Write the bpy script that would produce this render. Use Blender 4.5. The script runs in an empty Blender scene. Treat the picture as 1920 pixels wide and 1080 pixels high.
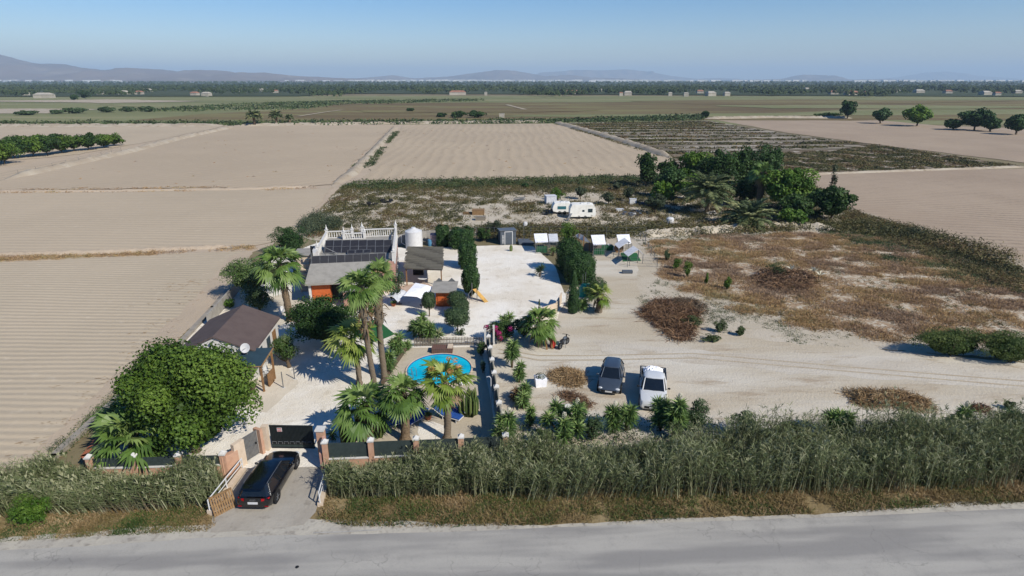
import bpy, math, random
import numpy as np
from mathutils import Vector
from mathutils.geometry import tessellate_polygon

# ------------------------------------------------------------------ camera, sky, sun, exposure
SC = bpy.context.scene
COL = SC.collection
F, H = 1120.0, 21.5                      # focal length in photo pixels, drone height
PITCH = math.atan(390 / F)
CP, SP = math.cos(PITCH), math.sin(PITCH)
cam_data = bpy.data.cameras.new('camera')
cam_data.sensor_width = 36.0
cam_data.lens = 36.0 * F / 1920.0
cam_data.clip_start, cam_data.clip_end = 0.5, 60000
cam = bpy.data.objects.new('camera', cam_data)
COL.objects.link(cam)
cam.location = (0, 0, H)
cam.rotation_euler = (math.pi / 2 - PITCH, 0, 0)
SC.camera = cam

SUN_EL = math.radians(39)
SUN_DIR = Vector((0.77, -0.64, 0)).normalized() * math.cos(SUN_EL) + Vector((0, 0, math.sin(SUN_EL)))
world = bpy.data.worlds.new('World')
SC.world = world
world.use_nodes = True
wn = world.node_tree
sky = wn.nodes.new('ShaderNodeTexSky')
sky.sky_type = 'NISHITA'
sky.sun_disc = False
sky.sun_elevation = SUN_EL
sky.sun_rotation = math.atan2(SUN_DIR.x, SUN_DIR.y)
sky.altitude = 0
sky.air_density = 1.0
sky.dust_density = 0.3
sky.ozone_density = 3.0
wn.nodes['Background'].inputs['Strength'].default_value = 0.087
hs = wn.nodes.new('ShaderNodeHueSaturation')
hs.inputs['Saturation'].default_value = 1.45
wn.links.new(sky.outputs[0], hs.inputs['Color'])
tint = wn.nodes.new('ShaderNodeMix'); tint.data_type = 'RGBA'; tint.blend_type = 'MULTIPLY'; tint.inputs[0].default_value = 1
tint.inputs[7].default_value = (.96, .93, 1.06, 1)
wn.links.new(hs.outputs[0], tint.inputs[6])
wn.links.new(tint.outputs[2], wn.nodes['Background'].inputs['Color'])
sl = bpy.data.lights.new('sun', 'SUN')
sl.energy = 4.8
sl.angle = math.radians(0.5)
sl.color = (1.0, 0.945, 0.845)
sun = bpy.data.objects.new('sun', sl)
COL.objects.link(sun)
sun.rotation_euler = SUN_DIR.to_track_quat('Z', 'Y').to_euler()
SC.view_settings.view_transform = 'Standard'
SC.view_settings.look = 'None'
SC.view_settings.gamma = 1
SC.view_settings.exposure = 0.35

# ------------------------------------------------------------------ placing by ground point
def G(x, y, z=0.0):
    v = (y - 540) / F
    t = (H - z) / (SP + v * CP)
    return np.array([(x - 960) / F * t, (CP - v * SP) * t, z])
def MPP(y):                               # metres per photo pixel on the ground at row y
    v = (y - 540) / F
    return H / (SP + v * CP) / F
def ZT(y, ty):                            # height of something standing at row y reaching row ty
    Y = G(960, y)[1]
    v = (ty - 540) / F
    return H - Y / (CP - v * SP) * (SP + v * CP)
def PY(x, y, z):                          # world point -> photo pixel (used only for masks of ground areas)
    d = y * CP + (H - z) * SP
    return 960 + x / d * F, 540 + ((H - z) * CP - y * SP) / d * F
RNG = np.random.default_rng(7)
def R_(seed): return np.random.default_rng(seed)

# ------------------------------------------------------------------ mesh builder
class MB:
    def __init__(s): s.v = []; s.f = {}; s.a = []; s.n = 0
    def add(s, V, Fs, a=0.5):
        V = np.asarray(V, dtype=np.float64).reshape(-1, 3)
        for Fa in (Fs if isinstance(Fs, (list, tuple)) and len(Fs) and isinstance(Fs[0], np.ndarray) else [np.asarray(Fs)]):
            if Fa.size: s.f.setdefault(Fa.shape[1], []).append(Fa.astype(np.int64) + s.n)
        s.v.append(V)
        aa = np.full(len(V), a, dtype=np.float64) if np.isscalar(a) else np.asarray(a, dtype=np.float64)
        s.a.append(aa); s.n += len(V)
        return s
    def quad(s, *p, a=0.5): return s.add(np.array(p), np.array([list(range(len(p)))]), a)
    def box(s, c, d, rz=0, a=0.5, tilt=None):
        x, y, z = d[0] / 2, d[1] / 2, d[2] / 2
        V = np.array([[i * x, j * y, k * z] for k in (-1, 1) for i, j in ((-1, -1), (1, -1), (1, 1), (-1, 1))], float)
        if tilt:                                  # rotate about local x
            ct, st = math.cos(tilt), math.sin(tilt)
            V = np.stack([V[:, 0], V[:, 1] * ct - V[:, 2] * st, V[:, 1] * st + V[:, 2] * ct], 1)
        cr, sr = math.cos(rz), math.sin(rz)
        V = np.stack([V[:, 0] * cr - V[:, 1] * sr, V[:, 0] * sr + V[:, 1] * cr, V[:, 2]], 1) + np.array(c)
        return s.add(V, np.array([[0, 3, 2, 1], [4, 5, 6, 7], [0, 1, 5, 4], [1, 2, 6, 5], [2, 3, 7, 6], [3, 0, 4, 7]]), a)
    def hexa(s, bot, top, a=0.5):
        n = len(bot); V = np.array(list(bot) + list(top), float)
        q = np.array([[i, (i + 1) % n, n + (i + 1) % n, n + i] for i in range(n)])
        return s.add(V, [q, np.array([list(range(n))[::-1]]), np.array([[n + i for i in range(n)]])], a)
    def slab(s, top, th, a=0.5):
        top = [np.array(p, float) for p in top]
        return s.hexa([p - np.array([0, 0, th]) for p in top], top, a)
    def tube(s, pts, rad, n=8, a=0.5, cap=True, rough=0, seed=0):
        pts = np.array(pts, float); k = len(pts)
        rad = np.full(k, rad) if np.isscalar(rad) else np.array(rad, float)
        T = np.gradient(pts, axis=0) if k > 2 else np.repeat((pts[1] - pts[0])[None], 2, 0)
        T /= np.linalg.norm(T, axis=1)[:, None] + 1e-9
        ref = np.where(np.abs(T[:, 2:3]) > .9, np.array([[1., 0, 0]]), np.array([[0, 0, 1.]]))
        U = np.cross(ref, T); U /= np.linalg.norm(U, axis=1)[:, None]; W = np.cross(T, U)
        an = np.arange(n) / n * 2 * math.pi
        rr = rad[:, None] * (1 + (R_(seed).uniform(-rough, rough, (k, n)) if rough else 0))
        V = pts[:, None] + rr[..., None] * (np.cos(an)[None, :, None] * U[:, None] + np.sin(an)[None, :, None] * W[:, None])
        i = np.arange(k - 1)[:, None] * n; j = np.arange(n)[None]
        q = np.stack([i + j, i + (j + 1) % n, i + n + (j + 1) % n, i + n + j], -1).reshape(-1, 4)
        fs = [q]
        if cap: fs += [np.array([list(range(n))[::-1]]), np.array([[(k - 1) * n + t for t in range(n)]])]
        return s.add(V.reshape(-1, 3), fs, a)
    def ell(s, c, r, nu=12, nv=8, a=0.5, noise=0, seed=0, zmin=-1):
        rg = R_(seed); V = []
        for i in range(nv + 1):
            ph = math.pi * i / nv - math.pi / 2
            for j in range(nu):
                th = 2 * math.pi * j / nu
                m = 1 + (rg.uniform(-noise, noise) if noise else 0)
                V.append([c[0] + r[0] * math.cos(ph) * math.cos(th) * m, c[1] + r[1] * math.cos(ph) * math.sin(th) * m, c[2] + r[2] * max(zmin, math.sin(ph)) * m])
        q = [[i * nu + j, i * nu + (j + 1) % nu, (i + 1) * nu + (j + 1) % nu, (i + 1) * nu + j] for i in range(nv) for j in range(nu)]
        return s.add(V, np.array(q), a)
    def lathe(s, c, prof, n=24, a=0.5, axis='z', sx=1, sy=1):
        V = []
        for r, z in prof:
            for j in range(n):
                t = 2 * math.pi * j / n
                p = (r * math.cos(t) * sx, r * math.sin(t) * sy, z)
                if axis == 'x': p = (p[2], p[0], p[1])
                if axis == 'y': p = (p[0], p[2], p[1])
                V.append([c[0] + p[0], c[1] + p[1], c[2] + p[2]])
        q = [[i * n + j, i * n + (j + 1) % n, (i + 1) * n + (j + 1) % n, (i + 1) * n + j] for i in range(len(prof) - 1) for j in range(n)]
        return s.add(V, np.array(q), a)
    def loft(s, rings, a=0.5, cap=True):
        rings = np.array(rings, float); k, n = rings.shape[:2]
        i = np.arange(k - 1)[:, None] * n; j = np.arange(n)[None]
        q = np.stack([i + j, i + (j + 1) % n, i + n + (j + 1) % n, i + n + j], -1).reshape(-1, 4)
        fs = [q]
        if cap: fs += [np.array([list(range(n))[::-1]]), np.array([[(k - 1) * n + t for t in range(n)]])]
        return s.add(rings.reshape(-1, 3), fs, a)
    def cards(s, P, N, L, asp=0.5, a=0.5, rg=None):
        rg = rg or RNG; P = np.asarray(P, float); n = len(P)
        if n == 0: return s
        N = N / (np.linalg.norm(N, axis=1)[:, None] + 1e-9)
        U = np.cross(N, rg.normal(size=(n, 3))); U /= np.linalg.norm(U, axis=1)[:, None] + 1e-9
        W = np.cross(N, U)
        L = np.broadcast_to(np.asarray(L, float), (n,))[:, None]
        V = np.stack([P - U * L / 2, P + W * L * asp / 2 + U * L * .08, P + U * L / 2, P - W * L * asp / 2 - U * L * .05], 1)
        q = np.arange(n)[:, None] * 4 + np.array([[0, 1, 2, 3]])
        a = np.repeat(np.broadcast_to(np.asarray(a, float), (n,)), 4)
        return s.add(V.reshape(-1, 3), q, a)
    def blades(s, P, D, L, W, droop=0.2, a=0.5, S=None, rg=None, base=.35):
        rg = rg or RNG; P = np.asarray(P, float); n = len(P)
        if n == 0: return s
        D = np.asarray(D, float); D = D / (np.linalg.norm(D, axis=1)[:, None] + 1e-9)
        L = np.broadcast_to(np.asarray(L, float), (n,))[:, None]; W = np.broadcast_to(np.asarray(W, float), (n,))[:, None]
        dr = np.broadcast_to(np.asarray(droop, float), (n,))[:, None]
        if S is None:
            S = np.cross(D, rg.normal(size=(n, 3)))
        S = S / (np.linalg.norm(S, axis=1)[:, None] + 1e-9)
        z = np.array([[0, 0, 1.]])
        M = P + D * L * .5 - z * dr * L * .15; T = P + D * L - z * dr * L
        V = np.stack([P - S * W * base / 2, P + S * W * base / 2, M + S * W / 2, M - S * W / 2, T], 1)
        b = np.arange(n)[:, None] * 5
        a = np.repeat(np.broadcast_to(np.asarray(a, float), (n,)), 5)
        return s.add(V.reshape(-1, 3), [b + np.array([[0, 1, 2, 3]]), b + np.array([[3, 2, 4]])], a)
    def move(s, off):
        s.v = [v + np.array(off) for v in s.v]; return s
    def build(s, name, mat, parent=None, world=False, smooth=0, loc=None):
        V = np.concatenate(s.v) if s.v else np.zeros((0, 3))
        if world and parent is not None:
            V = V - np.array(parent.location)
            r = -parent.rotation_euler.z; cr, sr = math.cos(r), math.sin(r)
            V = np.stack([V[:, 0] * cr - V[:, 1] * sr, V[:, 0] * sr + V[:, 1] * cr, V[:, 2]], 1)
        if loc is not None: V = V - np.array(loc)
        me = bpy.data.meshes.new(name)
        me.vertices.add(len(V)); me.vertices.foreach_set('co', V.astype(np.float32).ravel())
        idx, st, off = [], [], 0
        for k in sorted(s.f):
            Fa = np.concatenate(s.f[k]); idx.append(Fa.ravel()); st.append(off + np.arange(len(Fa)) * k); off += Fa.size
        idx = np.concatenate(idx); st = np.concatenate(st)
        me.loops.add(len(idx)); me.loops.foreach_set('vertex_index', idx.astype(np.int32))
        me.polygons.add(len(st)); me.polygons.foreach_set('loop_start', st.astype(np.int32))
        me.update(calc_edges=True)
        at = me.attributes.new('a', 'FLOAT', 'POINT'); at.data.foreach_set('value', np.concatenate(s.a).astype(np.float32))
        if not smooth: me.polygons.foreach_set('use_smooth', np.zeros(len(st), dtype=bool))
        else:
            me.polygons.foreach_set('use_smooth', np.ones(len(st), dtype=bool))
            if smooth < 180: me.set_sharp_from_angle(angle=math.radians(smooth))
        me.materials.append(mat)
        o = bpy.data.objects.new(name, me)
        COL.objects.link(o)
        if parent is not None: o.parent = parent
        if loc is not None: o.location = loc
        return o

def tag(o, label=None, cat=None, group=None, kind=None):
    if label: o['label'] = label
    if cat: o['category'] = cat
    if group: o['group'] = group
    if kind: o['kind'] = kind
    return o
def thing(name, label, cat, loc, rz=0, group=None):
    o = bpy.data.objects.new(name, None); COL.objects.link(o)
    o.location = tuple(loc); o.rotation_euler = (0, 0, rz); o.empty_display_size = .3
    return tag(o, label, cat, group)
def solo(name, mb, mat, label, cat, loc, group=None, kind=None, smooth=0):   # mb already in world coordinates
    return tag(mb.build(name, mat, loc=tuple(loc), smooth=smooth), label, cat, group, kind)
def struct(name, mb, mat, smooth=0):
    return tag(mb.build(name, mat, smooth=smooth), kind='structure')
def copy_thing(o, loc, rz=0, label=None, scale=1):
    r = o.copy(); COL.objects.link(r); r.location = tuple(loc); r.rotation_euler = (0, 0, rz); r.scale = (scale,) * 3
    if label: r['label'] = label
    for ch in list(o.children):
        c = ch.copy(); COL.objects.link(c); c.parent = r
        for g in list(ch.children):
            d = g.copy(); COL.objects.link(d); d.parent = c
    return r

# ------------------------------------------------------------------ materials
def lin(c, k=1.0):
    r = []
    for u in c:
        u = u / 255.0
        r.append((u / 12.92 if u <= .04045 else ((u + .055) / 1.055) ** 2.4) * k)
    return (*r, 1.0)
def new_mat(name):
    m = bpy.data.materials.new(name); m.use_nodes = True
    return m, m.node_tree.nodes, m.node_tree.links, m.node_tree.nodes['Principled BSDF']
def noise(nt, vec, scale, detail=4, rough=.6):
    n = nt.nodes.new('ShaderNodeTexNoise'); n.inputs['Scale'].default_value = scale; n.inputs['Detail'].default_value = detail
    n.inputs['Roughness'].default_value = rough; nt.links.new(vec, n.inputs['Vector']); return n.outputs['Fac']
def mixc(nt, fac, a, b):
    m = nt.nodes.new('ShaderNodeMix'); m.data_type = 'RGBA'
    for sock, v in ((m.inputs[0], fac), (m.inputs[6], a), (m.inputs[7], b)):
        if hasattr(v, 'links') or isinstance(v, bpy.types.NodeSocket): nt.links.new(v, sock)
        else: sock.default_value = v
    return m.outputs[2]
def ramp(nt, fac, lo, hi):
    m = nt.nodes.new('ShaderNodeMapRange'); m.inputs[1].default_value = lo; m.inputs[2].default_value = hi
    m.interpolation_type = 'SMOOTHSTEP'
    nt.links.new(fac, m.inputs[0]); return m.outputs[0]
def mth(nt, op, a, b=0.0):
    m = nt.nodes.new('ShaderNodeMath'); m.operation = op
    for sock, v in ((m.inputs[0], a), (m.inputs[1], b)):
        if isinstance(v, bpy.types.NodeSocket): nt.links.new(v, sock)
        else: sock.default_value = v
    return m.outputs[0]
def bump(nt, h, strength, dist, b):
    n = nt.nodes.new('ShaderNodeBump'); n.inputs['Strength'].default_value = strength; n.inputs['Distance'].default_value = dist
    nt.links.new(h, n.inputs['Height']); nt.links.new(n.outputs[0], b.inputs['Normal'])
K = 0.66
def ground_mat(name, c1, c2, c3, s1=.12, s2=1.6, w3=(.55, .75), bp=.5, stripes=None, k=K, stretch=None, s3=6, fine=True):
    m, nn, ll, b = new_mat(name); nt = m.node_tree
    tc = nn.new('ShaderNodeTexCoord').outputs['Object']; vec = tc
    if stretch:
        mp = nn.new('ShaderNodeMapping'); mp.inputs['Rotation'].default_value = (0, 0, stretch[0]); mp.inputs['Scale'].default_value = (stretch[1], 1, 1)
        ll.new(tc, mp.inputs['Vector']); vec = mp.outputs[0]
    n1 = noise(nt, vec, s1, 5); n2 = noise(nt, vec, s2, 6, .65)
    col = mixc(nt, ramp(nt, n1, .35, .65), lin(c1, k), lin(c2, k))
    col = mixc(nt, ramp(nt, n2, *w3), col, lin(c3, k))
    h = n2
    if fine:
        n3 = noise(nt, tc, s3, 3, .7)
        g = mth(nt, 'MULTIPLY', mth(nt, 'SUBTRACT', n3, .5), .5)
        col = mixc(nt, mth(nt, 'ABSOLUTE', g), col, lin([q * .72 for q in c1], k)); h = mth(nt, 'ADD', n2, n3)
    if stripes:                                   # (direction angle, period m, depth, lighter?)
        ang, per, dep = stripes
        mp = nn.new('ShaderNodeMapping'); mp.inputs['Rotation'].default_value = (0, 0, ang); ll.new(tc, mp.inputs['Vector'])
        sx = nn.new('ShaderNodeSeparateXYZ'); ll.new(mp.outputs[0], sx.inputs[0])
        wob = mth(nt, 'ADD', mth(nt, 'MULTIPLY', noise(nt, tc, .35, 2), per * .35), mth(nt, 'MULTIPLY', noise(nt, tc, .035, 2), per * 2.2))
        ph = mth(nt, 'MULTIPLY', mth(nt, 'ADD', sx.outputs[1], wob), 2 * math.pi / per)
        w = mth(nt, 'MULTIPLY', mth(nt, 'ADD', mth(nt, 'SINE', ph), 1.0), .5)
        fade = ramp(nt, noise(nt, vec, .07, 4), .4, .62)
        brk = mth(nt, 'ADD', mth(nt, 'MULTIPLY', ramp(nt, noise(nt, tc, 1.9, 2), .35, .6), .7), .3)
        sfac = mth(nt, 'MULTIPLY', mth(nt, 'MULTIPLY', mth(nt, 'POWER', w, 3.0), mth(nt, 'ADD', mth(nt, 'MULTIPLY', fade, .7), .3)), brk)
        col = mixc(nt, mth(nt, 'MULTIPLY', sfac, dep), col, lin([q * .8 for q in c1], k))
        h = mth(nt, 'ADD', mth(nt, 'MULTIPLY', h, .5), mth(nt, 'MULTIPLY', w, .8))
    ll.new(col, b.inputs['Base Color']); b.inputs['Roughness'].default_value = .95
    b.inputs['Specular IOR Level'].default_value = .15
    bump(nt, h, bp, .12, b)
    return m
def leaf_mat(name, cols, k=K, tr=.22, rough=.6):
    m, nn, ll, b = new_mat(name)
    at = nn.new('ShaderNodeAttribute'); at.attribute_name = 'a'
    cr = nn.new('ShaderNodeValToRGB'); el = cr.color_ramp.elements
    for i, c in enumerate(cols):
        pos = i / (len(cols) - 1)
        e = el[i] if i < 2 else el.new(pos)
        e.position = pos; e.color = lin(c, k)
    # keep order
    ll.new(at.outputs['Fac'], cr.inputs[0]); ll.new(cr.outputs[0], b.inputs['Base Color'])
    b.inputs['Roughness'].default_value = rough; b.inputs['Specular IOR Level'].default_value = .25
    if tr:
        t = nn.new('ShaderNodeBsdfTranslucent'); ll.new(cr.outputs[0], t.inputs['Color'])
        mx = nn.new('ShaderNodeMixShader'); mx.inputs[0].default_value = tr
        ll.new(b.outputs[0], mx.inputs[1]); ll.new(t.outputs[0], mx.inputs[2])
        ll.new(mx.outputs[0], nn['Material Output'].inputs[0])
    return m
def flat_mat(name, c, c2=None, rough=.7, metal=0, scale=3, bp=.15, k=K, spec=.3, coat=0):
    m, nn, ll, b = new_mat(name); nt = m.node_tree
    tc = nn.new('ShaderNodeTexCoord').outputs['Object']
    n1 = noise(nt, tc, scale, 5, .65)
    c2 = c2 or [q * .82 for q in c]
    ll.new(mixc(nt, ramp(nt, n1, .35, .72), lin(c, k), lin(c2, k)), b.inputs['Base Color'])
    b.inputs['Roughness'].default_value = rough; b.inputs['Metallic'].default_value = metal
    b.inputs['Specular IOR Level'].default_value = spec; b.inputs['Coat Weight'].default_value = coat
    if bp: bump(nt, n1, bp, .03, b)
    return m
def stripe_mat(name, c, c2, freq, axis=0, rough=.8, k=K, duty=.8):
    m, nn, ll, b = new_mat(name); nt = m.node_tree
    tc = nn.new('ShaderNodeTexCoord').outputs['Object']
    sx = nn.new('ShaderNodeSeparateXYZ'); ll.new(tc, sx.inputs[0])
    w = mth(nt, 'FRACT', mth(nt, 'MULTIPLY', sx.outputs[axis], freq))
    n1 = noise(nt, tc, 4, 4)
    col = mixc(nt, n1, lin(c, k), lin([q * .75 for q in c], k))
    col = mixc(nt, mth(nt, 'GREATER_THAN', w, duty), col, lin(c2, k))
    ll.new(col, b.inputs['Base Color']); b.inputs['Roughness'].default_value = rough
    bump(nt, w, .3, .02, b)
    return m

M = {}
M['sand_field'] = ground_mat('sand_field', (209, 192, 166), (200, 184, 159), (217, 201, 176), .04, 1.1, stripes=(0.03, .8, .34))
M['sand_field_far'] = ground_mat('sand_field_far', (207, 189, 163), (198, 181, 156), (213, 196, 170), .02, .6, stripes=(0.03, 1.5, .3))
M['sand_field_diag'] = ground_mat('sand_field_diag', (203, 184, 158), (194, 176, 151), (210, 192, 165), .015, .5, stripes=(-.75, 3.2, .3))
M['sand_field_deep'] = ground_mat('sand_field_deep', (203, 184, 157), (193, 175, 150), (211, 193, 166), .015, .5, stripes=(math.pi / 2 - .02, 3.4, .45))
M['sand_field_right'] = ground_mat('sand_field_right', (190, 170, 147), (180, 160, 138), (197, 178, 155), .03, .7, stripes=(.22, 1.9, 1.0))
M['sand_plain'] = ground_mat('sand_plain', (206, 187, 163), (198, 180, 157), (186, 166, 142), .1, 1.3, (.6, .8))
M['pale_bank'] = ground_mat('pale_bank', (200, 188, 168), (184, 168, 146), (150, 134, 108), .2, .5)
M['ground'] = ground_mat('ground', (150, 138, 108), (128, 118, 88), (112, 98, 72), .02, .2, bp=.3)
M['gravel'] = ground_mat('white_gravel', (224, 219, 209), (208, 199, 183), (188, 177, 158), .16, .8, (.52, .78), bp=.6, s3=9, k=.98)
M['lot'] = ground_mat('sandy_lot', (206, 192, 168), (228, 220, 204), (186, 168, 144), .13, .7, (.5, .72), stretch=(-.12, .28))
M['scrub_sand'] = ground_mat('scrub_sand', (216, 204, 184), (202, 189, 166), (180, 163, 136), .18, 1.1, (.55, .75))
M['scrub_soil'] = ground_mat('scrub_soil', (186, 170, 142), (150, 134, 100), (124, 108, 78), .2, .8, (.45, .62))
M['tile_patio'] = ground_mat('tile_patio', (206, 184, 166), (196, 172, 154), (216, 200, 184), .6, 3, k=.75)
M['brown_lot'] = ground_mat('dry_lot_soil', (196, 174, 146), (168, 140, 110), (218, 206, 184), .5, 1.5, (.46, .58), bp=.6, s3=5)
M['patio'] = ground_mat('patio_paving', (218, 207, 188), (208, 197, 178), (196, 182, 162), .4, 2.5, (.55, .8), bp=.3, k=.8)
M['terrace'] = ground_mat('terrace', (212, 199, 177), (202, 189, 167), (188, 172, 151), .4, 2.5, (.55, .8), bp=.3)
M['road_plain'] = ground_mat('asphalt', (172, 169, 161), (190, 187, 178), (152, 149, 143), .16, 1.3, (.55, .8), bp=.25, stretch=(-.05, .25), s3=14)
def road_mat():
    m, nn, ll, b = new_mat('worn_asphalt'); nt = m.node_tree
    tc = nn.new('ShaderNodeTexCoord').outputs['Object']
    mp = nn.new('ShaderNodeMapping'); mp.inputs['Rotation'].default_value = (0, 0, -.052); ll.new(tc, mp.inputs['Vector'])
    mp2 = nn.new('ShaderNodeMapping'); mp2.inputs['Scale'].default_value = (.12, 1, 1); ll.new(mp.outputs[0], mp2.inputs['Vector'])
    band = noise(nt, mp2.outputs[0], .55, 3); sp = noise(nt, tc, 26, 3, .8); big = noise(nt, tc, .5, 5, .7)
    col = mixc(nt, ramp(nt, band, .38, .62), lin((158, 155, 150), K), lin((190, 186, 177), K))
    col = mixc(nt, mth(nt, 'MULTIPLY', ramp(nt, big, .5, .75), .5), col, lin((150, 147, 142), K))
    col = mixc(nt, mth(nt, 'MULTIPLY', ramp(nt, sp, .52, .72), .45), col, lin((112, 110, 106), K))
    vo = nn.new('ShaderNodeTexVoronoi'); vo.feature = 'DISTANCE_TO_EDGE'; vo.inputs['Scale'].default_value = .42
    wv = nn.new('ShaderNodeVectorMath'); wv.operation = 'ADD'; nz = nn.new('ShaderNodeTexNoise'); nz.inputs['Scale'].default_value = 1.4; nz.inputs['Detail'].default_value = 5
    ll.new(tc, nz.inputs['Vector']); sc = nn.new('ShaderNodeVectorMath'); sc.operation = 'SCALE'; sc.inputs['Scale'].default_value = 1.1
    ll.new(nz.outputs['Color'], sc.inputs[0]); ll.new(tc, wv.inputs[0]); ll.new(sc.outputs[0], wv.inputs[1]); ll.new(wv.outputs[0], vo.inputs['Vector'])
    crack = mth(nt, 'MULTIPLY', mth(nt, 'LESS_THAN', vo.outputs['Distance'], .008), ramp(nt, noise(nt, tc, .3, 2), .45, .6))
    col = mixc(nt, mth(nt, 'MULTIPLY', crack, .28), col, lin((96, 94, 90), K))
    ll.new(col, b.inputs['Base Color']); b.inputs['Roughness'].default_value = .93; b.inputs['Specular IOR Level'].default_value = .2
    bump(nt, sp, .5, .02, b); return m
M['road_edge'] = ground_mat('road_edge', (204, 197, 182), (190, 184, 172), (160, 153, 142), .5, 2.5, (.5, .7), bp=.25)
M['driveway'] = ground_mat('driveway_concrete', (178, 170, 157), (190, 183, 170), (158, 150, 138), .35, 1.6, (.55, .75), bp=.25)
M['verge'] = ground_mat('verge_soil', (158, 140, 104), (140, 122, 86), (180, 162, 128), .3, 2)
M['marsh'] = ground_mat('marsh', (142, 142, 100), (122, 126, 84), (160, 152, 116), .006, .03, (.5, .7), bp=.2, stretch=(0, .3), fine=False)
M['marsh_brown'] = ground_mat('marsh_brown', (128, 112, 78), (112, 96, 68), (138, 132, 88), .006, .03, (.45, .65), bp=.2, stretch=(0, .25), fine=False)
M['scrub_dark'] = ground_mat('scrub_dark', (128, 108, 86), (112, 98, 74), (212, 204, 190), .2, .7, (.52, .62), bp=.4, stretch=(.05, .5))
M['scrub_rows'] = ground_mat('scrub_rows', (112, 100, 80), (100, 90, 70), (196, 186, 170), .06, .3, (.46, .6), bp=.4, stretch=(.06, .1))
M['woodfloor'] = ground_mat('woodland_floor', (78, 86, 58), (66, 76, 50), (140, 132, 102), .003, .02, (.6, .72), bp=.2, stretch=(0, .3), fine=False)
M['turf'] = flat_mat('artificial_turf', (44, 112, 62), rough=.9, scale=20)
M['road'] = road_mat()
M['mountain'] = ground_mat('mountain_rock', (150, 128, 112), (122, 106, 96), (166, 148, 130), .0006, .003, (.5, .7), bp=.0, k=.6, fine=False)

M['big_tree'] = leaf_mat('big_tree_leaves', [(50, 74, 24), (84, 114, 38), (126, 152, 62)])
M['dark_tree'] = leaf_mat('dark_tree_leaves', [(34, 56, 22), (56, 86, 36), (84, 112, 50)])
M['bright_tree'] = leaf_mat('bright_tree_leaves', [(58, 92, 24), (92, 128, 40), (124, 152, 58)])
M['grey_tree'] = leaf_mat('grey_green_leaves', [(56, 68, 48), (78, 92, 66), (108, 118, 88)])
M['hedge'] = leaf_mat('hedge_leaves', [(36, 64, 28), (58, 90, 42), (84, 114, 60)])
M['topiary'] = leaf_mat('topiary_leaves', [(54, 74, 44), (78, 100, 62), (108, 128, 88)])
M['oleander'] = leaf_mat('oleander_leaves', [(54, 80, 34), (88, 116, 56), (150, 164, 110)])
M['palm'] = leaf_mat('palm_fronds', [(66, 96, 42), (108, 140, 66), (156, 178, 104)], tr=.3, rough=.45)
M['palm_yellow'] = leaf_mat('palm_fronds_yellow', [(92, 122, 44), (142, 164, 70), (184, 194, 110)], tr=.3, rough=.45)  # yellower green frond colour, used on some of the palms
M['palm_dead'] = leaf_mat('dead_fronds', [(92, 72, 50), (128, 104, 76), (160, 138, 106)], tr=.1)
M['date'] = leaf_mat('date_fronds', [(74, 92, 58), (112, 126, 82), (166, 168, 116)], tr=.2)
M['yucca'] = leaf_mat('yucca_blades', [(74, 104, 54), (118, 150, 80), (178, 198, 124)], tr=.2, rough=.5)
M['agave'] = leaf_mat('agave_leaves', [(104, 128, 84), (150, 164, 112), (190, 194, 150)], tr=.1)
M['cactus'] = leaf_mat('cactus_skin', [(52, 74, 36), (82, 102, 52), (122, 134, 76)], tr=0)
M['bougain'] = leaf_mat('bougainvillea_bracts', [(150, 24, 92), (196, 40, 122), (222, 84, 150)], tr=.3)
M['flower'] = leaf_mat('cream_flowers', [(214, 208, 176), (232, 226, 200), (244, 240, 222)], tr=.2)
M['dates'] = leaf_mat('orange_flower_stalks', [(196, 130, 66), (222, 160, 96), (236, 190, 130)], tr=.2)
M['reed'] = leaf_mat('reed_blades', [(134, 122, 98), (106, 118, 76), (128, 140, 92), (192, 192, 152)], tr=.3)
M['reed_dry'] = leaf_mat('reed_stems', [(120, 104, 78), (146, 130, 98), (168, 154, 120)], tr=.1)
M['grass'] = leaf_mat('verge_grass', [(112, 108, 62), (146, 128, 84), (176, 148, 106), (210, 188, 148)], tr=.2)
M['green_grass'] = leaf_mat('green_grass', [(62, 86, 38), (86, 108, 50), (120, 134, 72)], tr=.2)
M['scrub_olive'] = leaf_mat('olive_scrub', [(74, 76, 44), (98, 98, 56), (128, 116, 72), (110, 84, 60)], tr=.15)
M['scrub_rust'] = leaf_mat('rust_scrub', [(160, 136, 114), (188, 156, 124), (202, 166, 110), (164, 156, 116)], tr=.15)
M['scrub_green'] = leaf_mat('green_scrub', [(54, 74, 40), (80, 98, 54), (112, 120, 76)], tr=.15)
M['brush'] = leaf_mat('cut_brush', [(72, 54, 42), (122, 92, 68), (186, 150, 112)], tr=.05)
M['brush_pale'] = leaf_mat('dry_straw', [(138, 108, 74), (172, 142, 102), (204, 180, 140)], tr=.05)
M['far_wood'] = leaf_mat('far_woodland', [(46, 62, 34), (58, 74, 42), (80, 90, 56)], tr=0, rough=.9)
M['bark'] = flat_mat('bark', (118, 102, 82), (84, 70, 56), rough=.9, scale=6, bp=.6)
M['palm_bark'] = stripe_mat('palm_bark', (152, 136, 114), (98, 84, 68), 9, 2, .95, duty=.72)
M['palm_bark_rough'] = flat_mat('palm_bark_rough', (142, 122, 98), (92, 76, 58), rough=.95, scale=9, bp=.8)

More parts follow.
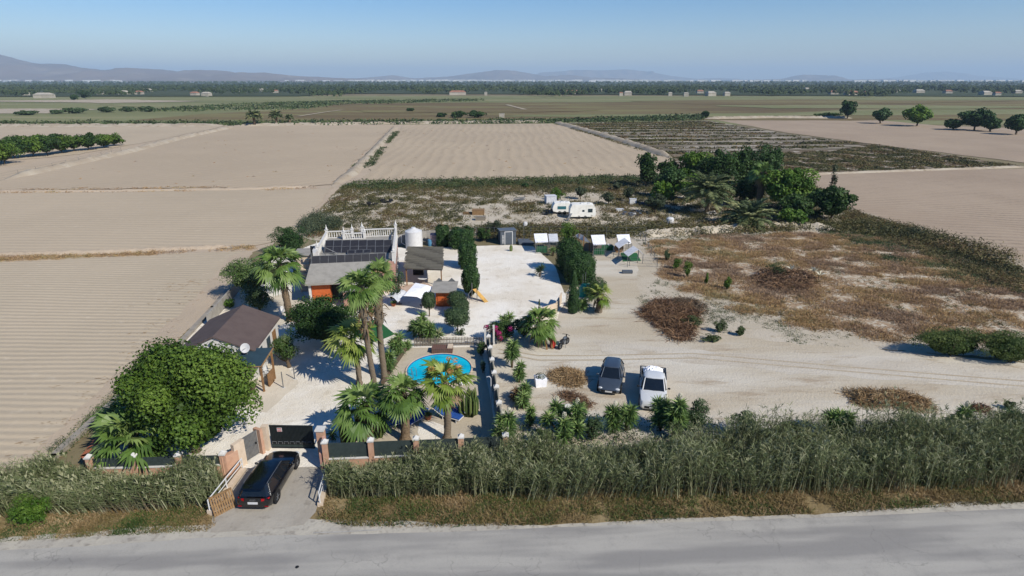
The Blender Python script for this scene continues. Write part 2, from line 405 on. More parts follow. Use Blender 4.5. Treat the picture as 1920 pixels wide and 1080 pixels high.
M['white'] = flat_mat('white_paint', (236, 234, 230), (220, 216, 208), rough=.6)
M['whitegloss'] = flat_mat('white_gloss', (234, 234, 234), (222, 222, 220), rough=.35, bp=0)
M['peach'] = flat_mat('peach_render', (212, 170, 142), (196, 152, 126), rough=.85)
M['pink'] = flat_mat('pink_render', (206, 160, 142), (190, 144, 128), rough=.85)
M['cream'] = flat_mat('cream_render', (232, 212, 188), (218, 196, 170), rough=.85)
M['orange'] = flat_mat('orange_render', (216, 112, 56), (196, 96, 48), rough=.8)
M['terracotta'] = flat_mat('terracotta', (186, 112, 78), (160, 96, 66), rough=.8, scale=8)
M['roofgrey'] = flat_mat('grey_roof_coating', (172, 168, 160), (156, 152, 144), rough=.85, scale=1.5)
M['roofbrown'] = flat_mat('brown_felt_roof', (106, 92, 88), (96, 82, 79), rough=.9, scale=1.2)
M['fibre'] = stripe_mat('fibre_cement', (148, 142, 136), (120, 114, 108), 5, 0)
M['shadecloth'] = flat_mat('blue_green_shade_cloth', (48, 74, 88), (38, 62, 76), rough=.9, scale=2)
M['thatch'] = stripe_mat('weathered_slats', (128, 124, 112), (76, 72, 64), 3.2, 1)
M['decking'] = stripe_mat('brown_decking', (134, 98, 84), (96, 70, 60), 6, 0)
M['concrete'] = flat_mat('concrete', (170, 162, 150), (148, 140, 128), rough=.9, scale=1.5, bp=.3)
M['block'] = flat_mat('grey_block', (176, 172, 164), (156, 150, 142), rough=.9, scale=2, bp=.3)
M['darkmesh'] = flat_mat('dark_green_screen', (60, 72, 70), (48, 60, 58), rough=.85, scale=5)
M['blackmetal'] = flat_mat('black_metal', (44, 46, 48), (30, 32, 34), rough=.5, metal=.3)
M['greymetal'] = flat_mat('grey_metal', (150, 152, 154), (128, 130, 132), rough=.45, metal=.6)
M['slate'] = flat_mat('slate_blue_panel', (96, 104, 114), (84, 92, 102), rough=.6)
M['panel'] = flat_mat('solar_cells', (50, 50, 56), (42, 42, 48), rough=.55, scale=3, bp=0, spec=.3)
M['panelframe'] = flat_mat('aluminium_frame', (150, 152, 154), rough=.5, metal=.3)
M['wood'] = flat_mat('wood', (160, 122, 82), (128, 94, 62), rough=.8, scale=6)
M['woodgrey'] = stripe_mat('weathered_boards', (168, 158, 142), (104, 96, 84), 6, 0)
M['palletwood'] = flat_mat('pallet_wood', (160, 128, 90), (126, 98, 66), rough=.85, scale=8)
M['blue'] = flat_mat('blue_cushion', (46, 92, 172), (34, 76, 152), rough=.8)
M['bluebarrel'] = flat_mat('blue_plastic', (92, 150, 190), rough=.5)
M['darkblue'] = flat_mat('dark_blue_plastic', (44, 62, 110), rough=.5)
M['teal'] = flat_mat('teal_tarpaulin', (34, 164, 140), (24, 136, 118), rough=.55)
M['red'] = flat_mat('red_plastic', (206, 70, 56), rough=.5)
M['purple'] = flat_mat('mauve_cabinet', (152, 138, 150), rough=.7)
M['greenpaint'] = flat_mat('green_paint', (44, 112, 72), rough=.7)
M['yellow'] = flat_mat('yellow_slide', (226, 178, 96), rough=.5)
M['cloth'] = flat_mat('white_cloth', (240, 240, 244), (222, 224, 230), rough=.85, scale=2, k=.9)
M['greycloth'] = flat_mat('grey_cloth', (206, 208, 212), (182, 184, 190), rough=.85, scale=3, k=.85)
M['rubber'] = flat_mat('rubber', (34, 34, 36), rough=.9, scale=8)
M['alloy'] = flat_mat('alloy_rim', (168, 170, 172), rough=.35, metal=.8, bp=0)
M['carblack'] = flat_mat('black_car_paint', (14, 14, 17), (12, 12, 14), rough=.2, spec=.5, bp=0, coat=.7)
M['cargrey'] = flat_mat('grey_blue_car_paint', (82, 92, 104), (78, 88, 100), rough=.3, spec=.5, bp=0, coat=.6, metal=.3)
M['carwhite'] = flat_mat('white_car_paint', (232, 234, 236), (226, 228, 228), rough=.35, spec=.5, bp=0, coat=.5)
M['carglass'] = flat_mat('car_glass', (30, 36, 42), (26, 32, 38), rough=.08, spec=.6, bp=0)
M['tail'] = flat_mat('red_lamp', (170, 16, 26), rough=.2, bp=0, k=.8)
M['lampglass'] = flat_mat('headlamp', (214, 220, 226), rough=.1, bp=0)
M['window'] = flat_mat('window_glass', (70, 84, 90), (52, 64, 70), rough=.1, bp=0)
M['caravan'] = flat_mat('caravan_shell', (232, 230, 222), (212, 208, 198), rough=.55, scale=1.2, k=.95)
M['liner'] = flat_mat('pool_liner', (20, 96, 168), rough=.4, bp=0)
def water():
    m, nn, ll, b = new_mat('pool_water'); nt = m.node_tree
    tc = nn.new('ShaderNodeTexCoord').outputs['Object']
    n1 = noise(nt, tc, .5, 3); n2 = noise(nt, tc, 2.6, 3)
    col = mixc(nt, ramp(nt, n1, .35, .65), lin((0, 166, 200), .82), lin((20, 194, 222), .88))
    col = mixc(nt, mth(nt, 'MULTIPLY', ramp(nt, n2, .5, .75), .15), col, lin((104, 212, 240), .75))  # faint caustic light painted into the water colour as paler patches
    ll.new(col, b.inputs['Base Color']); b.inputs['Roughness'].default_value = .08
    bump(nt, n2, .25, .05, b)
    return m
M['water'] = water()

# ------------------------------------------------------------------ ground sheets
def smoothn(x, y, s, seed=0):             # cheap smooth noise 0..1
    rg = R_(seed); v = 0; w = 0
    for i in range(7):
        th = rg.uniform(0, math.pi * 2); f = (1.8 ** (i % 4)) / s; ph = rg.uniform(0, 6.28); am = 1 / (1 + .6 * (i % 4))
        v = v + am * np.sin((x * math.cos(th) + y * math.sin(th)) * f + ph + 1.3 * np.sin((x * math.sin(th) - y * math.cos(th)) * f * .7)); w += am
    return .5 + .5 * v / w * 1.6
def outline(px, jit=.4, step=None, seed=1):
    P = [G(*p)[:2] for p in px]; out = []; rg = R_(seed)
    for i, p in enumerate(P):
        q = P[(i + 1) % len(P)]; d = np.linalg.norm(q - p); st = step or max(.6, jit * 1.6)
        n = int(min(160, max(1, d / st))); nrm = np.array([-(q - p)[1], (q - p)[0]]) / (d + 1e-9)
        for k in range(n):
            s = p + (q - p) * k / n
            j = 0 if k == 0 else (smoothn(s[0], s[1], 3 + jit * 4, seed) - .5) * 2 * jit + rg.uniform(-.35, .35) * jit
            out.append(s + nrm * j)
    return out
def sheet(name, px, z, mat, jit=.4, seed=1, kind='structure', pts=None):
    pts = pts if pts is not None else outline(px, jit, seed=seed)
    V = [Vector((p[0], p[1], z)) for p in pts]
    tri = tessellate_polygon([V])
    mb = MB(); T = np.array([list(t) for t in tri])
    A = np.array([list(v) for v in V])
    a, b_, c = A[T[:, 0]], A[T[:, 1]], A[T[:, 2]]
    flip = np.cross(b_ - a, c - a)[:, 2] < 0
    T[flip] = T[flip][:, ::-1]
    mb.add(A, T)
    return tag(mb.build(name, mat), kind=kind)
def inpoly(x, y, poly):
    ins = np.zeros(len(x), bool); n = len(poly)
    for i in range(n):
        x1, y1 = poly[i][:2]; x2, y2 = poly[(i + 1) % n][:2]
        c = ((y1 > y) != (y2 > y)) & (x < (x2 - x1) * (y - y1) / (y2 - y1 + 1e-12) + x1)
        ins ^= c
    return ins
def scatter(px, n, seed=0, fn=None):
    poly = np.array([G(*p)[:2] for p in px]); rg = R_(seed)
    lo, hi = poly.min(0), poly.max(0); X = []; tot = 0
    for _ in range(60):
        p = rg.uniform(lo, hi, (max(n, 2000), 2)); p = p[inpoly(p[:, 0], p[:, 1], poly)]
        if fn is not None: p = p[rg.uniform(0, 1, len(p)) < fn(p[:, 0], p[:, 1])]
        X.append(p); tot += len(p)
        if tot >= n: break
    X = np.concatenate(X)
    return X[:n]

def gline(px, w, z, mat, name, jit=0):
    P = [G(*p)[:2] for p in px]; L_, R2 = [], []
    for i, p in enumerate(P):
        d = P[min(i + 1, len(P) - 1)] - P[max(0, i - 1)]; d = d / np.linalg.norm(d); n = np.array([-d[1], d[0]])
        L_.append(p + n * w / 2); R2.append(p - n * w / 2)
    return sheet(name, None, z, mat, pts=L_ + R2[::-1])
mb = MB(); R0 = 28000
nseg = 64
ang = np.arange(nseg) / nseg * 2 * math.pi
rings = [0.01, 20, 60, 150, 400, 1200, 4000, 12000, R0]
V = np.array([[r * math.cos(t), r * math.sin(t), 0] for r in rings for t in ang])
mb.add(V, np.array([[i * nseg + j, i * nseg + (j + 1) % nseg, (i + 1) * nseg + (j + 1) % nseg, (i + 1) * nseg + j] for i in range(len(rings) - 1) for j in range(nseg)]))
struct('ground', mb, M['ground'])

sheet('farm_soil', [(-900, 1000), (-900, 233), (1330, 227), (1262, 303), (1240, 340), (645, 346), (560, 436), (470, 474), (440, 530), (330, 650), (40, 905)], .02, M['sand_plain'], .5)
sheet('woodland_ground', [(-2500, 181), (-300, 182), (560, 181), (640, 176), (1100, 178), (1920, 182), (4400, 182), (3000, 153), (-1000, 153)], .9, M['woodfloor'], 0)
sheet('marsh_ground', [(-1400, 234), (3300, 234), (3300, 180), (-1400, 180)], .06, M['marsh'], 0)
sheet('brown_marsh', [(560, 226), (3000, 226), (2500, 187), (1500, 189), (1150, 192), (640, 193), (560, 205), (380, 214), (250, 226)], .12, M['marsh_brown'], 6)
sheet('green_marsh_strip', [(900, 219), (1290, 219), (1700, 216), (2400, 214), (2400, 205), (1600, 206), (1480, 212), (1000, 216)], .2, M['marsh'], 4)
sheet('pale_flat', [(-300, 214), (90, 213), (190, 205), (20, 204), (-300, 206)], .2, M['pale_bank'], 4)
sheet('field_far_left', [(-400, 236), (430, 235), (300, 262), (150, 290), (-400, 340)], .10, M['sand_field_far'], .8)
sheet('field_upper_left', [(-500, 400), (-400, 345), (0, 324), (230, 282), (440, 238), (738, 235), (690, 282), (655, 318), (625, 347), (560, 352), (0, 357)], .14, M['sand_field_diag'], .8)
sheet('field_centre', [(757, 234), (1036, 232), (1110, 252), (1190, 276), (1262, 301), (1245, 330), (900, 335), (678, 339), (705, 300)], .14, M['sand_field_deep'], .6)
sheet('field_middle_left', [(-600, 478), (-600, 360), (0, 361), (560, 356), (626, 352), (592, 396), (556, 430), (505, 456), (440, 466), (0, 480)], .08, M['sand_field_far'], .5)
sheet('field_near_left', [(-700, 1000), (-700, 486), (0, 487), (470, 471), (458, 500), (420, 545), (330, 640), (215, 745), (100, 850), (40, 900), (-100, 915)], .05, M['sand_field'], .3)
sheet('field_headland', [(40, 900), (-60, 905), (60, 860), (180, 740), (270, 650), (340, 590), (400, 520), (440, 478), (472, 471), (458, 505), (425, 545), (330, 640), (215, 745), (100, 850)], .056, M['sand_plain'], .5, seed=4)
sheet('field_far_right', [(1325, 222), (1600, 221), (1760, 236), (2600, 262), (2600, 330), (1925, 306), (1700, 278), (1480, 250)], .10, M['sand_field_right'], .8)
sheet('scrub_field_rows', [(1062, 231), (1325, 226), (1480, 252), (1640, 272), (1560, 286), (1290, 294), (1262, 297), (1190, 272)], .07, M['scrub_rows'], .8)
sheet('scrub_field_dark', [(1200, 292), (1560, 282), (1640, 270), (1915, 312), (1700, 318), (1500, 326), (1250, 334)], .11, M['scrub_dark'], .8)
sheet('field_right', [(1490, 330), (1700, 322), (1920, 316), (2600, 300), (2700, 620), (1920, 505), (1780, 462), (1640, 412), (1560, 370)], .08, M['sand_field_right'], .5)
sheet('scrub_lot_ground', [(555, 440), (610, 385), (650, 343), (900, 338), (1250, 332), (1500, 328), (1560, 370), (1640, 415), (1700, 440), (1540, 432), (1190, 440), (1000, 448), (830, 440), (600, 452)], .04, M['scrub_sand'], .7)
sheet('brown_lot_ground', [(1140, 445), (1540, 428), (1700, 436), (2500, 640), (2500, 760), (1920, 680), (1720, 664), (1500, 650), (1320, 630), (1180, 590), (1130, 520)], .045, M['scrub_sand'], .5, seed=5)
sheet('brown_lot_soil', [(1235, 462), (1330, 442), (1540, 436), (1680, 452), (2100, 575), (2300, 665), (1920, 650), (1800, 632), (1660, 628), (1520, 610), (1400, 575), (1300, 545), (1250, 510)], .05, M['brown_lot'], .9, seed=15)
sheet('field_track', [(1600, 392), (1635, 402), (1760, 440), (1920, 492), (2500, 640), (2500, 680), (1920, 520), (1760, 462), (1640, 420)], .095, M['pale_bank'], .4)
sheet('sandy_lot', [(930, 855), (900, 760), (905, 640), (1035, 605), (1050, 560), (1120, 470), (1190, 480), (1200, 580), (1320, 628), (1500, 648), (1720, 662), (1920, 682), (2700, 760), (2700, 860), (1920, 815), (1500, 830), (1200, 860)], .055, M['lot'], .35, seed=8)
sheet('gravel_yard', [(170, 880), (620, 880), (905, 880), (935, 858), (912, 645), (1045, 600), (1062, 560), (1040, 500), (1000, 463), (960, 460), (760, 466), (600, 455), (470, 500), (425, 560), (330, 655), (180, 830)], .066, M['gravel'], .15)
sheet('pool_terrace', [(766, 653), (903, 652), (938, 862), (612, 870), (650, 815), (712, 725)], .072, M['terrace'], .05)
sheet('tiled_patio', [(440, 760), (500, 775), (560, 720), (540, 690), (500, 640), (540, 600), (585, 565), (560, 545), (500, 560), (430, 690)], .07, M['patio'], .15)
sheet('cloth_patio', [(747, 538), (800, 530), (820, 545), (790, 560), (745, 556)], .075, M['tile_patio'], .1)
sheet('artificial_lawn', [(690, 603), (707, 600), (741, 628), (712, 640), (690, 645), (660, 625)], .08, M['turf'], .03)
M['pale_sand'] = ground_mat('pale_sand', (222, 213, 197), (212, 201, 183), (200, 186, 164), .3, 1.2, (.5, .75), stretch=(-.12, .3))
sheet('pale_sand', [(1110, 640), (1250, 652), (1400, 664), (1620, 668), (1920, 694), (2500, 760), (2500, 790), (1920, 728), (1700, 712), (1480, 704), (1290, 682), (1130, 664)], .06, M['pale_sand'], .55, seed=31)
for q, sd in (([(180, 197), (420, 194), (620, 198), (560, 202), (300, 203)], 1), ([(640, 207), (900, 204), (1130, 207), (1000, 211), (700, 212)], 2), ([(1180, 190), (1500, 187), (1900, 190), (1700, 195), (1300, 196)], 3), ([(1340, 199), (1600, 197), (2000, 201), (1800, 205), (1450, 204)], 4), ([(-100, 190), (200, 187), (380, 190), (200, 194)], 5)):
    sheet('marsh_patch', q, .26 + sd * .02, [M['marsh'], M['marsh_brown'], M['marsh_brown'], M['marsh'], M['pale_bank']][sd - 1], 7, seed=sd)
gline([(560, 219), (610, 211), (640, 207)], 2.5, .4, M['pale_bank'], 'marsh_path')
gline([(950, 197), (985, 206)], 3, .4, M['pale_bank'], 'marsh_path')
# road and driveway
sheet('verge', [(-900, 1085), (-900, 990), (0, 960), (400, 930), (620, 925), (1300, 930), (1920, 880), (3200, 760), (3200, 860), (1920, 960), (1400, 985), (620, 1010), (300, 1030), (0, 1040)], .03, M['verge'], .3)
sheet('road_shoulder', [(-1200, 1110), (-1200, 1100), (0, 1012), (400, 984), (620, 975), (1000, 985), (1400, 970), (1920, 942), (3000, 860), (3400, 1500), (-1500, 2600)], .05, M['road_edge'], .22, seed=3)
sheet('driveway', [(395, 1000), (398, 975), (432, 915), (463, 870), (492, 842), (612, 858), (598, 930), (592, 962), (570, 985)], .058, M['driveway'], .1)
sheet('road', [(-1400, 1130), (0, 1034), (400, 1010), (800, 1000), (1200, 985), (1920, 956), (3200, 880), (3400, 1500), (-1500, 2600)], .062, M['road'], .05)
gline([(588, 1001), (640, 999), (715, 995)], .1, .068, flat_mat('worn_line_paint', (196, 192, 184)), 'road_marking')

M['rut'] = ground_mat('wheel_rut', (196, 180, 156), (206, 192, 168), (186, 168, 144), .5, 2)
for off in (0, 14):
    gline([(935, 656 + off * .5), (1010, 668 + off * .6), (1100, 668 + off * .6), (1300, 664 + off * .6), (1600, 690 + off * .6), (1920, 716 + off * .7), (2300, 752 + off)], .22, .066, M['rut'], 'wheel_track')
# manhole-like dark spot on the road
c = G(557, 1063, .068)
solo('drain_cover', MB().lathe(c, [(0.001, .02), (.07, .02), (.09, .0)], 14), M['blackmetal'], 'small round dark cover on the asphalt of the road', 'cover', c)

# embankments: low ridges of earth between fields
def ridge(name, px, w, h, mat, seed=0, n=90):
    P = [G(*p)[:2] for p in px]; seg = []
    for a, b_ in zip(P[:-1], P[1:]):
        k = max(2, int(n * np.linalg.norm(b_ - a) / sum(np.linalg.norm(q - p) for p, q in zip(P[:-1], P[1:]))))
        seg += [a + (b_ - a) * i / k for i in range(k)]
    seg.append(P[-1]); S = np.array(seg); T = np.gradient(S, axis=0); T /= np.linalg.norm(T, axis=1)[:, None]
    N = np.stack([-T[:, 1], T[:, 0]], 1); rg = R_(seed)
    prof = [(-.5, -.05), (-.3, .55), (-.08, 1), (.12, .95), (.32, .5), (.5, -.05)]
    tp = lambda i: min(1, i / 5, (len(S) - 1 - i) / 5)
    V = [[*(S[i] + N[i] * (u * w * (.3 + .7 * tp(i)) * (1 + rg.uniform(-.15, .15)))), max(-.02, q * h * tp(i) * (1 + rg.uniform(-.25, .25)))] for i in range(len(S)) for u, q in prof]
    m = len(prof)
    mb = MB().add(V, np.array([[i * m + j, i * m + j + 1, (i + 1) * m + j + 1, (i + 1) * m + j] for i in range(len(S) - 1) for j in range(m - 1)]))
    return struct(name, mb, mat, smooth=180)
ridge('embankment', [(0, 340), (60, 326), (150, 306), (232, 288), (330, 262), (440, 238)], 5, 1.0, M['pale_bank'], 1)
ridge('embankment', [(430, 236), (760, 232), (1045, 229)], 9, 1.1, M['pale_bank'], 2)
ridge('embankment', [(1040, 230), (1110, 249), (1190, 273), (1262, 298)], 4.2, 1.2, M['pale_bank'], 3)
ridge('embankment', [(-100, 237), (200, 237), (430, 236)], 12, 1.2, M['pale_bank'], 4)
ridge('embankment', [(742, 238), (700, 284), (660, 325), (622, 350)], 3.5, .7, M['pale_bank'], 5)
ridge('embankment', [(1480, 329), (1700, 321), (1925, 313)], 2.2, .4, M['pale_bank'], 6)
ridge('embankment', [(1320, 223), (1440, 221), (1600, 222)], 9, 1.2, M['pale_bank'], 7)
ridge('embankment', [(-300, 361), (200, 359), (450, 355), (600, 350)], 2.2, .35, M['sand_plain'], 8)
ridge('embankment', [(1190, 442), (1300, 436), (1420, 428), (1500, 426), (1570, 432)], 3, .8, M['scrub_sand'], 9)
ridge('embankment', [(1320, 436), (1500, 440), (1640, 470), (1800, 520)], .5, .05, M['scrub_sand'], 9)
ridge('embankment', [(-20, 478), (200, 473), (440, 463)], 1.6, .35, M['sand_plain'], 10)

# ------------------------------------------------------------------ mountains
def mountains(px, D, depth, seed, name='mountain_range', amp=1):
    xs = np.linspace(px[0][0], px[-1][0], 150 if len(px) > 6 else 80)
    ys = np.interp(xs, [p[0] for p in px], [p[1] for p in px]); rg = R_(seed)
    rows = 9; V = []
    for j in range(rows):
        f = j / (rows - 1)
        for i, (x, y) in enumerate(zip(xs, ys)):
            X = (x - 960) / F * D * 1.0
            t = math.tan(math.atan((y - 540) / F) + PITCH)          # tangent below the horizon
            ridge_h = max(0, H - D * t)
            w = smoothn(np.array([X]), np.array([f * depth * .5]), D * .012, seed)[0]
            z = ridge_h * (math.sin(f * math.pi / 2) ** 1.15) * (1 - .8 * (w - .3) * math.sin(f * math.pi)) if f < 1 else ridge_h + rg.uniform(-1, 1) * 5 * amp
            V.append([X * (1 - (1 - f) * depth / D * .3), D - depth * (1 - f), z if j else -5])
    n = len(xs)
    q = [[j * n + i, j * n + i + 1, (j + 1) * n + i + 1, (j + 1) * n + i] for j in range(rows - 1) for i in range(n - 1)]
    # back side
    b0 = len(V); V += [[V[(rows - 1) * n + i][0], D + depth * .6, -5] for i in range(n)]
    q += [[(rows - 1) * n + i, (rows - 1) * n + i + 1, b0 + i + 1, b0 + i] for i in range(n - 1)]
    struct(name, MB().add(V, np.array(q)), M['mountain'], smooth=180)
mountains([(-500, 96), (-250, 104), (-100, 92), (0, 98), (60, 101), (110, 116), (125, 119), (180, 121), (200, 127), (240, 131), (290, 127), (350, 131), (375, 135), (400, 132), (440, 131), (480, 137), (520, 136), (580, 142), (640, 146), (720, 149), (760, 152)], 8500, 2200, 1)
mountains([(560, 150), (640, 148), (700, 146), (750, 141), (790, 147), (850, 143), (900, 136), (935, 131), (960, 132), (985, 136), (1020, 143), (1060, 140), (1100, 145), (1150, 147), (1230, 151)], 12500, 1500, 2)
mountains([(980, 149), (1010, 136), (1040, 134), (1090, 131), (1120, 132), (1160, 130), (1200, 134), (1240, 142), (1290, 148), (1330, 146), (1380, 150)], 17500, 1500, 3)
mountains([(1340, 151), (1400, 149), (1440, 148), (1455, 143), (1475, 140), (1515, 141), (1530, 149), (1560, 149), (1620, 148), (1680, 151), (1720, 153)], 13000, 1500, 4)
mountains([(1560, 152), (1640, 145), (1690, 136), (1730, 134), (1780, 142), (1860, 148), (1960, 151)], 21000, 1500, 5)

# ------------------------------------------------------------------ far woodland, town, houses
rg = R_(21); mb = MB()
def wood(n, ymin, ymax, hmin, hmax, xr, seed, fn=None):
    rg = R_(seed); Y = 1 / rg.uniform(1 / ymax, 1 / ymin, n); X = rg.uniform(-1, 1, n) * xr * Y
    k = np.ones(n, bool) if fn is None else fn(X, Y); X, Y = X[k], Y[k]; n = len(X)
    h = rg.uniform(hmin, hmax, n); w = h * rg.uniform(.5, 1.3, n)
    big = smoothn(X, Y, 120, 5)
    for c in range(14):
        d = rg.normal(size=(n, 3)); d /= np.linalg.norm(d, axis=1)[:, None]; d[:, 2] = np.abs(d[:, 2]) * .9
        P = np.stack([X, Y, h * .35 + .9], 1) + d * np.stack([w * .5, w * .5, h * .6], 1)
        mb.cards(P, d + rg.normal(size=(n, 3)) * .35 + np.array([0, -.3, 0]), h * .55, .8, np.clip(big * .6 + rg.uniform(0, .5, n), 0, 1), rg)
def front(X, Y):                          # irregular edge of the wood
    px, py = PY(X, Y, 0)
    return py < 178 + 3 * np.sin(px * .013) + 3 * np.sin(px * .031 + 1) - 3 * ((px > 640) & (px < 760))
wood(5200, 760, 1500, 4, 8, 1.05, 1, front)
wood(4200, 1300, 3600, 6, 10, 1.05, 2)
wood(2500, 3000, 7000, 9, 16, 1.05, 3)
tag(mb.build('woodland', M['far_wood']), 'dark green belt of orchards and trees filling the plain below the mountains', 'woodland', kind='stuff')
mb = MB(); rg = R_(4)
for (x0, x1, n, D, hh) in ((0, 280, 46, 6600, 16), (690, 1250, 150, 7600, 22), (560, 760, 30, 6900, 15), (1100, 1500, 70, 7000, 16), (1560, 1900, 50, 6000, 14)):
    for _ in range(n):
        x = rg.uniform(x0, x1); Dd = D * rg.uniform(.95, 1.05)
        mb.box(((x - 960) / F * Dd, Dd, 8), (rg.uniform(25, 80), 25, 16 + rg.uniform(4, hh)), rg.uniform(-.3, .3))
tag(mb.build('distant_town', M['white']), 'pale specks of a town strung along the foot of the mountains', 'town', kind='stuff')
M['farroof'] = flat_mat('far_tile_roof', (176, 128, 104), (156, 110, 90), scale=.3)
M['farwall'] = flat_mat('far_white_wall', (214, 206, 190), (190, 182, 166), scale=.2, k=.55)
def farmhouse(x, y, wpx, red, label):
    c = G(x, y); w = wpx * MPP(y) * .85; d = min(w, 12); h = 4.2
    t = thing('farmhouse', label, 'house', c, R_(int(x)).uniform(-.15, .15), 'farmhouses at the edge of the distant woodland')
    MB().box((0, 0, h / 2), (w, d, h)).build('wall', M['farwall'], t)
    e = .4; r = MB()
    r.hexa([(-w / 2 - e, -d / 2 - e, h), (w / 2 + e, -d / 2 - e, h), (w / 2 + e, d / 2 + e, h), (-w / 2 - e, d / 2 + e, h)],
           [(-w / 2 * .7, -.4, h + d * .2), (w / 2 * .7, -.4, h + d * .2), (w / 2 * .7, .4, h + d * .2), (-w / 2 * .7, .4, h + d * .2)])
    r.build('roof', M['farroof'] if red else M['farwall'], t)
for x, y, w, red, lab in [
    (84, 184, 34, 0, 'long white farm building at the left edge of the green marsh'),
    (50, 180, 10, 0, 'tiny white house left of the long white farm building'), (190, 178, 12, 0, 'small pale house just right of the far left tree clump'),
    (232, 178, 20, 0, 'low pale farm building among trees right of the long white one'), (262, 178, 14, 1, 'small tan roofed house beside the low pale farm building'),
    (277, 173, 16, 0, 'bright white round topped greenhouse in the left woodland'), (366, 180, 14, 1, 'small ochre house at the marsh edge in the left woodland'),
    (388, 181, 16, 0, 'white farmhouse at the marsh edge in front of left woodland'), (452, 173, 12, 0, 'small white house deep in the woodland above two far palms'),
    (490, 172, 10, 0, 'tiny white house near the far date palms skyline'), (517, 175, 10, 1, 'tiny tan house above the pair of far date palms'),
    (858, 178, 36, 1, 'long tan farm building in the centre of the woodland edge'), (911, 179, 6, 0, 'tiny white hut in front of the central woodland edge'),
    (1075, 177, 44, 1, 'long brown roofed barn at the woodland edge right of centre'), (1125, 172, 8, 0, 'tiny white house behind the long brown roofed barn'),
    (1177, 179, 16, 0, 'white cubic house at marsh edge right of the brown barn'), (1164, 180, 8, 1, 'low tan annex beside the white cubic house'),
    (1256, 180, 8, 0, 'tiny white cottage at start of the right hand hamlet'), (1286, 181, 10, 0, 'small white cottage in the right hand hamlet by a bare gap'),
    (1312, 176, 14, 1, 'pale tan villa set back in the right hand hamlet'), (1332, 180, 18, 0, 'white villa with long front in the middle of the hamlet'),
    (1362, 180, 12, 0, 'small white villa at right end of the hamlet'), (1512, 170, 10, 0, 'tiny white house deep in the right woodland'),
    (1562, 178, 16, 1, 'red roofed house left of the large far pine'), (1596, 179, 26, 1, 'large red roofed villa below the large far pine'),
    (1624, 179, 14, 1, 'cream villa just right of the large red roofed villa'), (1678, 174, 14, 0, 'white house behind the right woodland edge'),
    (1722, 175, 18, 0, 'wide white house in the right woodland above the field trees'), (1776, 176, 14, 1, 'tan roofed house in the right woodland'),
    (1846, 179, 18, 0, 'white farm building near the right edge of the woodland'), (1868, 180, 12, 1, 'brown roofed shed beside the right white farm building'),
    (1906, 176, 14, 0, 'white villa at the far right edge of the picture')]:
    farmhouse(x, y, w, red, lab)

# ------------------------------------------------------------------ main house
def L2(o, p):                             # world -> local of a thing
    d = np.array(p, float) - np.array(o.location); r = -o.rotation_euler.z
    return np.array([d[0] * math.cos(r) - d[1] * math.sin(r), d[0] * math.sin(r) + d[1] * math.cos(r), d[2]])
RH = 3.4
fl = G(585.4, 496.7, RH); fr = G(741.7, 488, RH); bl = G(618.8, 446.7, RH)
W_, D_ = 8.4, 11.1
house = thing('house', 'flat roofed house with white rooftop balustrade and solar panels, pinkish walls', 'house', (fl[0], fl[1], 0), math.radians(9))
MB().hexa([(0, 0, 0), (W_, 0, 0), (W_, D_, 0), (0, D_, 0)], [(0, 0, RH), (W_, 0, RH), (W_, D_, RH), (0, D_, RH)]).build('wall', M['pink'], house)
MB().box((W_ / 2, D_ / 2, RH + .03), (W_ - .3, D_ - .3, .06)).build('roof', M['roofgrey'], house)
m = MB().box((2.6, 2.0, RH + .075), (4.6, 1.6, .03)); m.build('roof', flat_mat('pink_roof_tiles', (206, 158, 146), rough=.85), house)
def balu(x0, y0, x1, y1, z, h=.85, solid=False, name='balustrade'):
    m = MB(); L = math.hypot(x1 - x0, y1 - y0); n = int(L / .26); a = math.atan2(y1 - y0, x1 - x0)
    m.box(((x0 + x1) / 2, (y0 + y1) / 2, z + h), (L, .2, .12), a); m.box(((x0 + x1) / 2, (y0 + y1) / 2, z + .06), (L, .2, .14), a)
    for i in range(n):
        f = (i + .5) / n; m.lathe((x0 + (x1 - x0) * f, y0 + (y1 - y0) * f, z), [(.035, .1), (.075, .3), (.05, .5), (.04, h - .1)], 6)
    return m.build(name, M['white'], house)
def pinn(x, y, z, h=1.0, w=.3):
    m = MB().box((x, y, z + h / 2), (w, w, h)).box((x, y, z + h + .04), (w + .1, w + .1, .08))
    m.lathe((x, y, z + h + .08), [(w * .3, 0), (w * .45, .12), (w * .2, .3), (.02, .6)], 8)
    return m.build('corner_post', M['white'], house)
z0 = RH
balu(.25, D_ - .1, 3.1, D_ - .1, z0); balu(4.0, D_ - .1, W_ - .2, D_ - .1, z0, .95); balu(2.2, D_ - 1.0, 4.6, D_ - 1.0, z0, .75)
balu(2.2, D_ - 1.0, 2.2, D_ - .2, z0, .75); balu(4.6, D_ - 1.0, 4.6, D_ - .2, z0, .75)
balu(.1, 3.6, .1, D_ - .2, z0); balu(W_ - .1, .3, W_ - .1, D_ - .2, z0, .95)
for x, y, h in ((.1, D_ - .1, 1.05), (3.1, D_ - .1, 1.0), (4.3, D_ - .1, 1.25), (W_ - .1, D_ - .1, 1.35), (W_ - .1, .15, 1.0), (.1, 3.4, 1.0), (2.2, D_ - 1, .9), (4.6, D_ - 1, .9)): pinn(x, y, z0, h)
MB().box((W_ + .02, D_ / 2, RH - .1), (.14, D_ + .1, .25)).box((W_ / 2, D_ + .02, RH - .1), (W_, .14, .25)).build('cornice', M['white'], house)
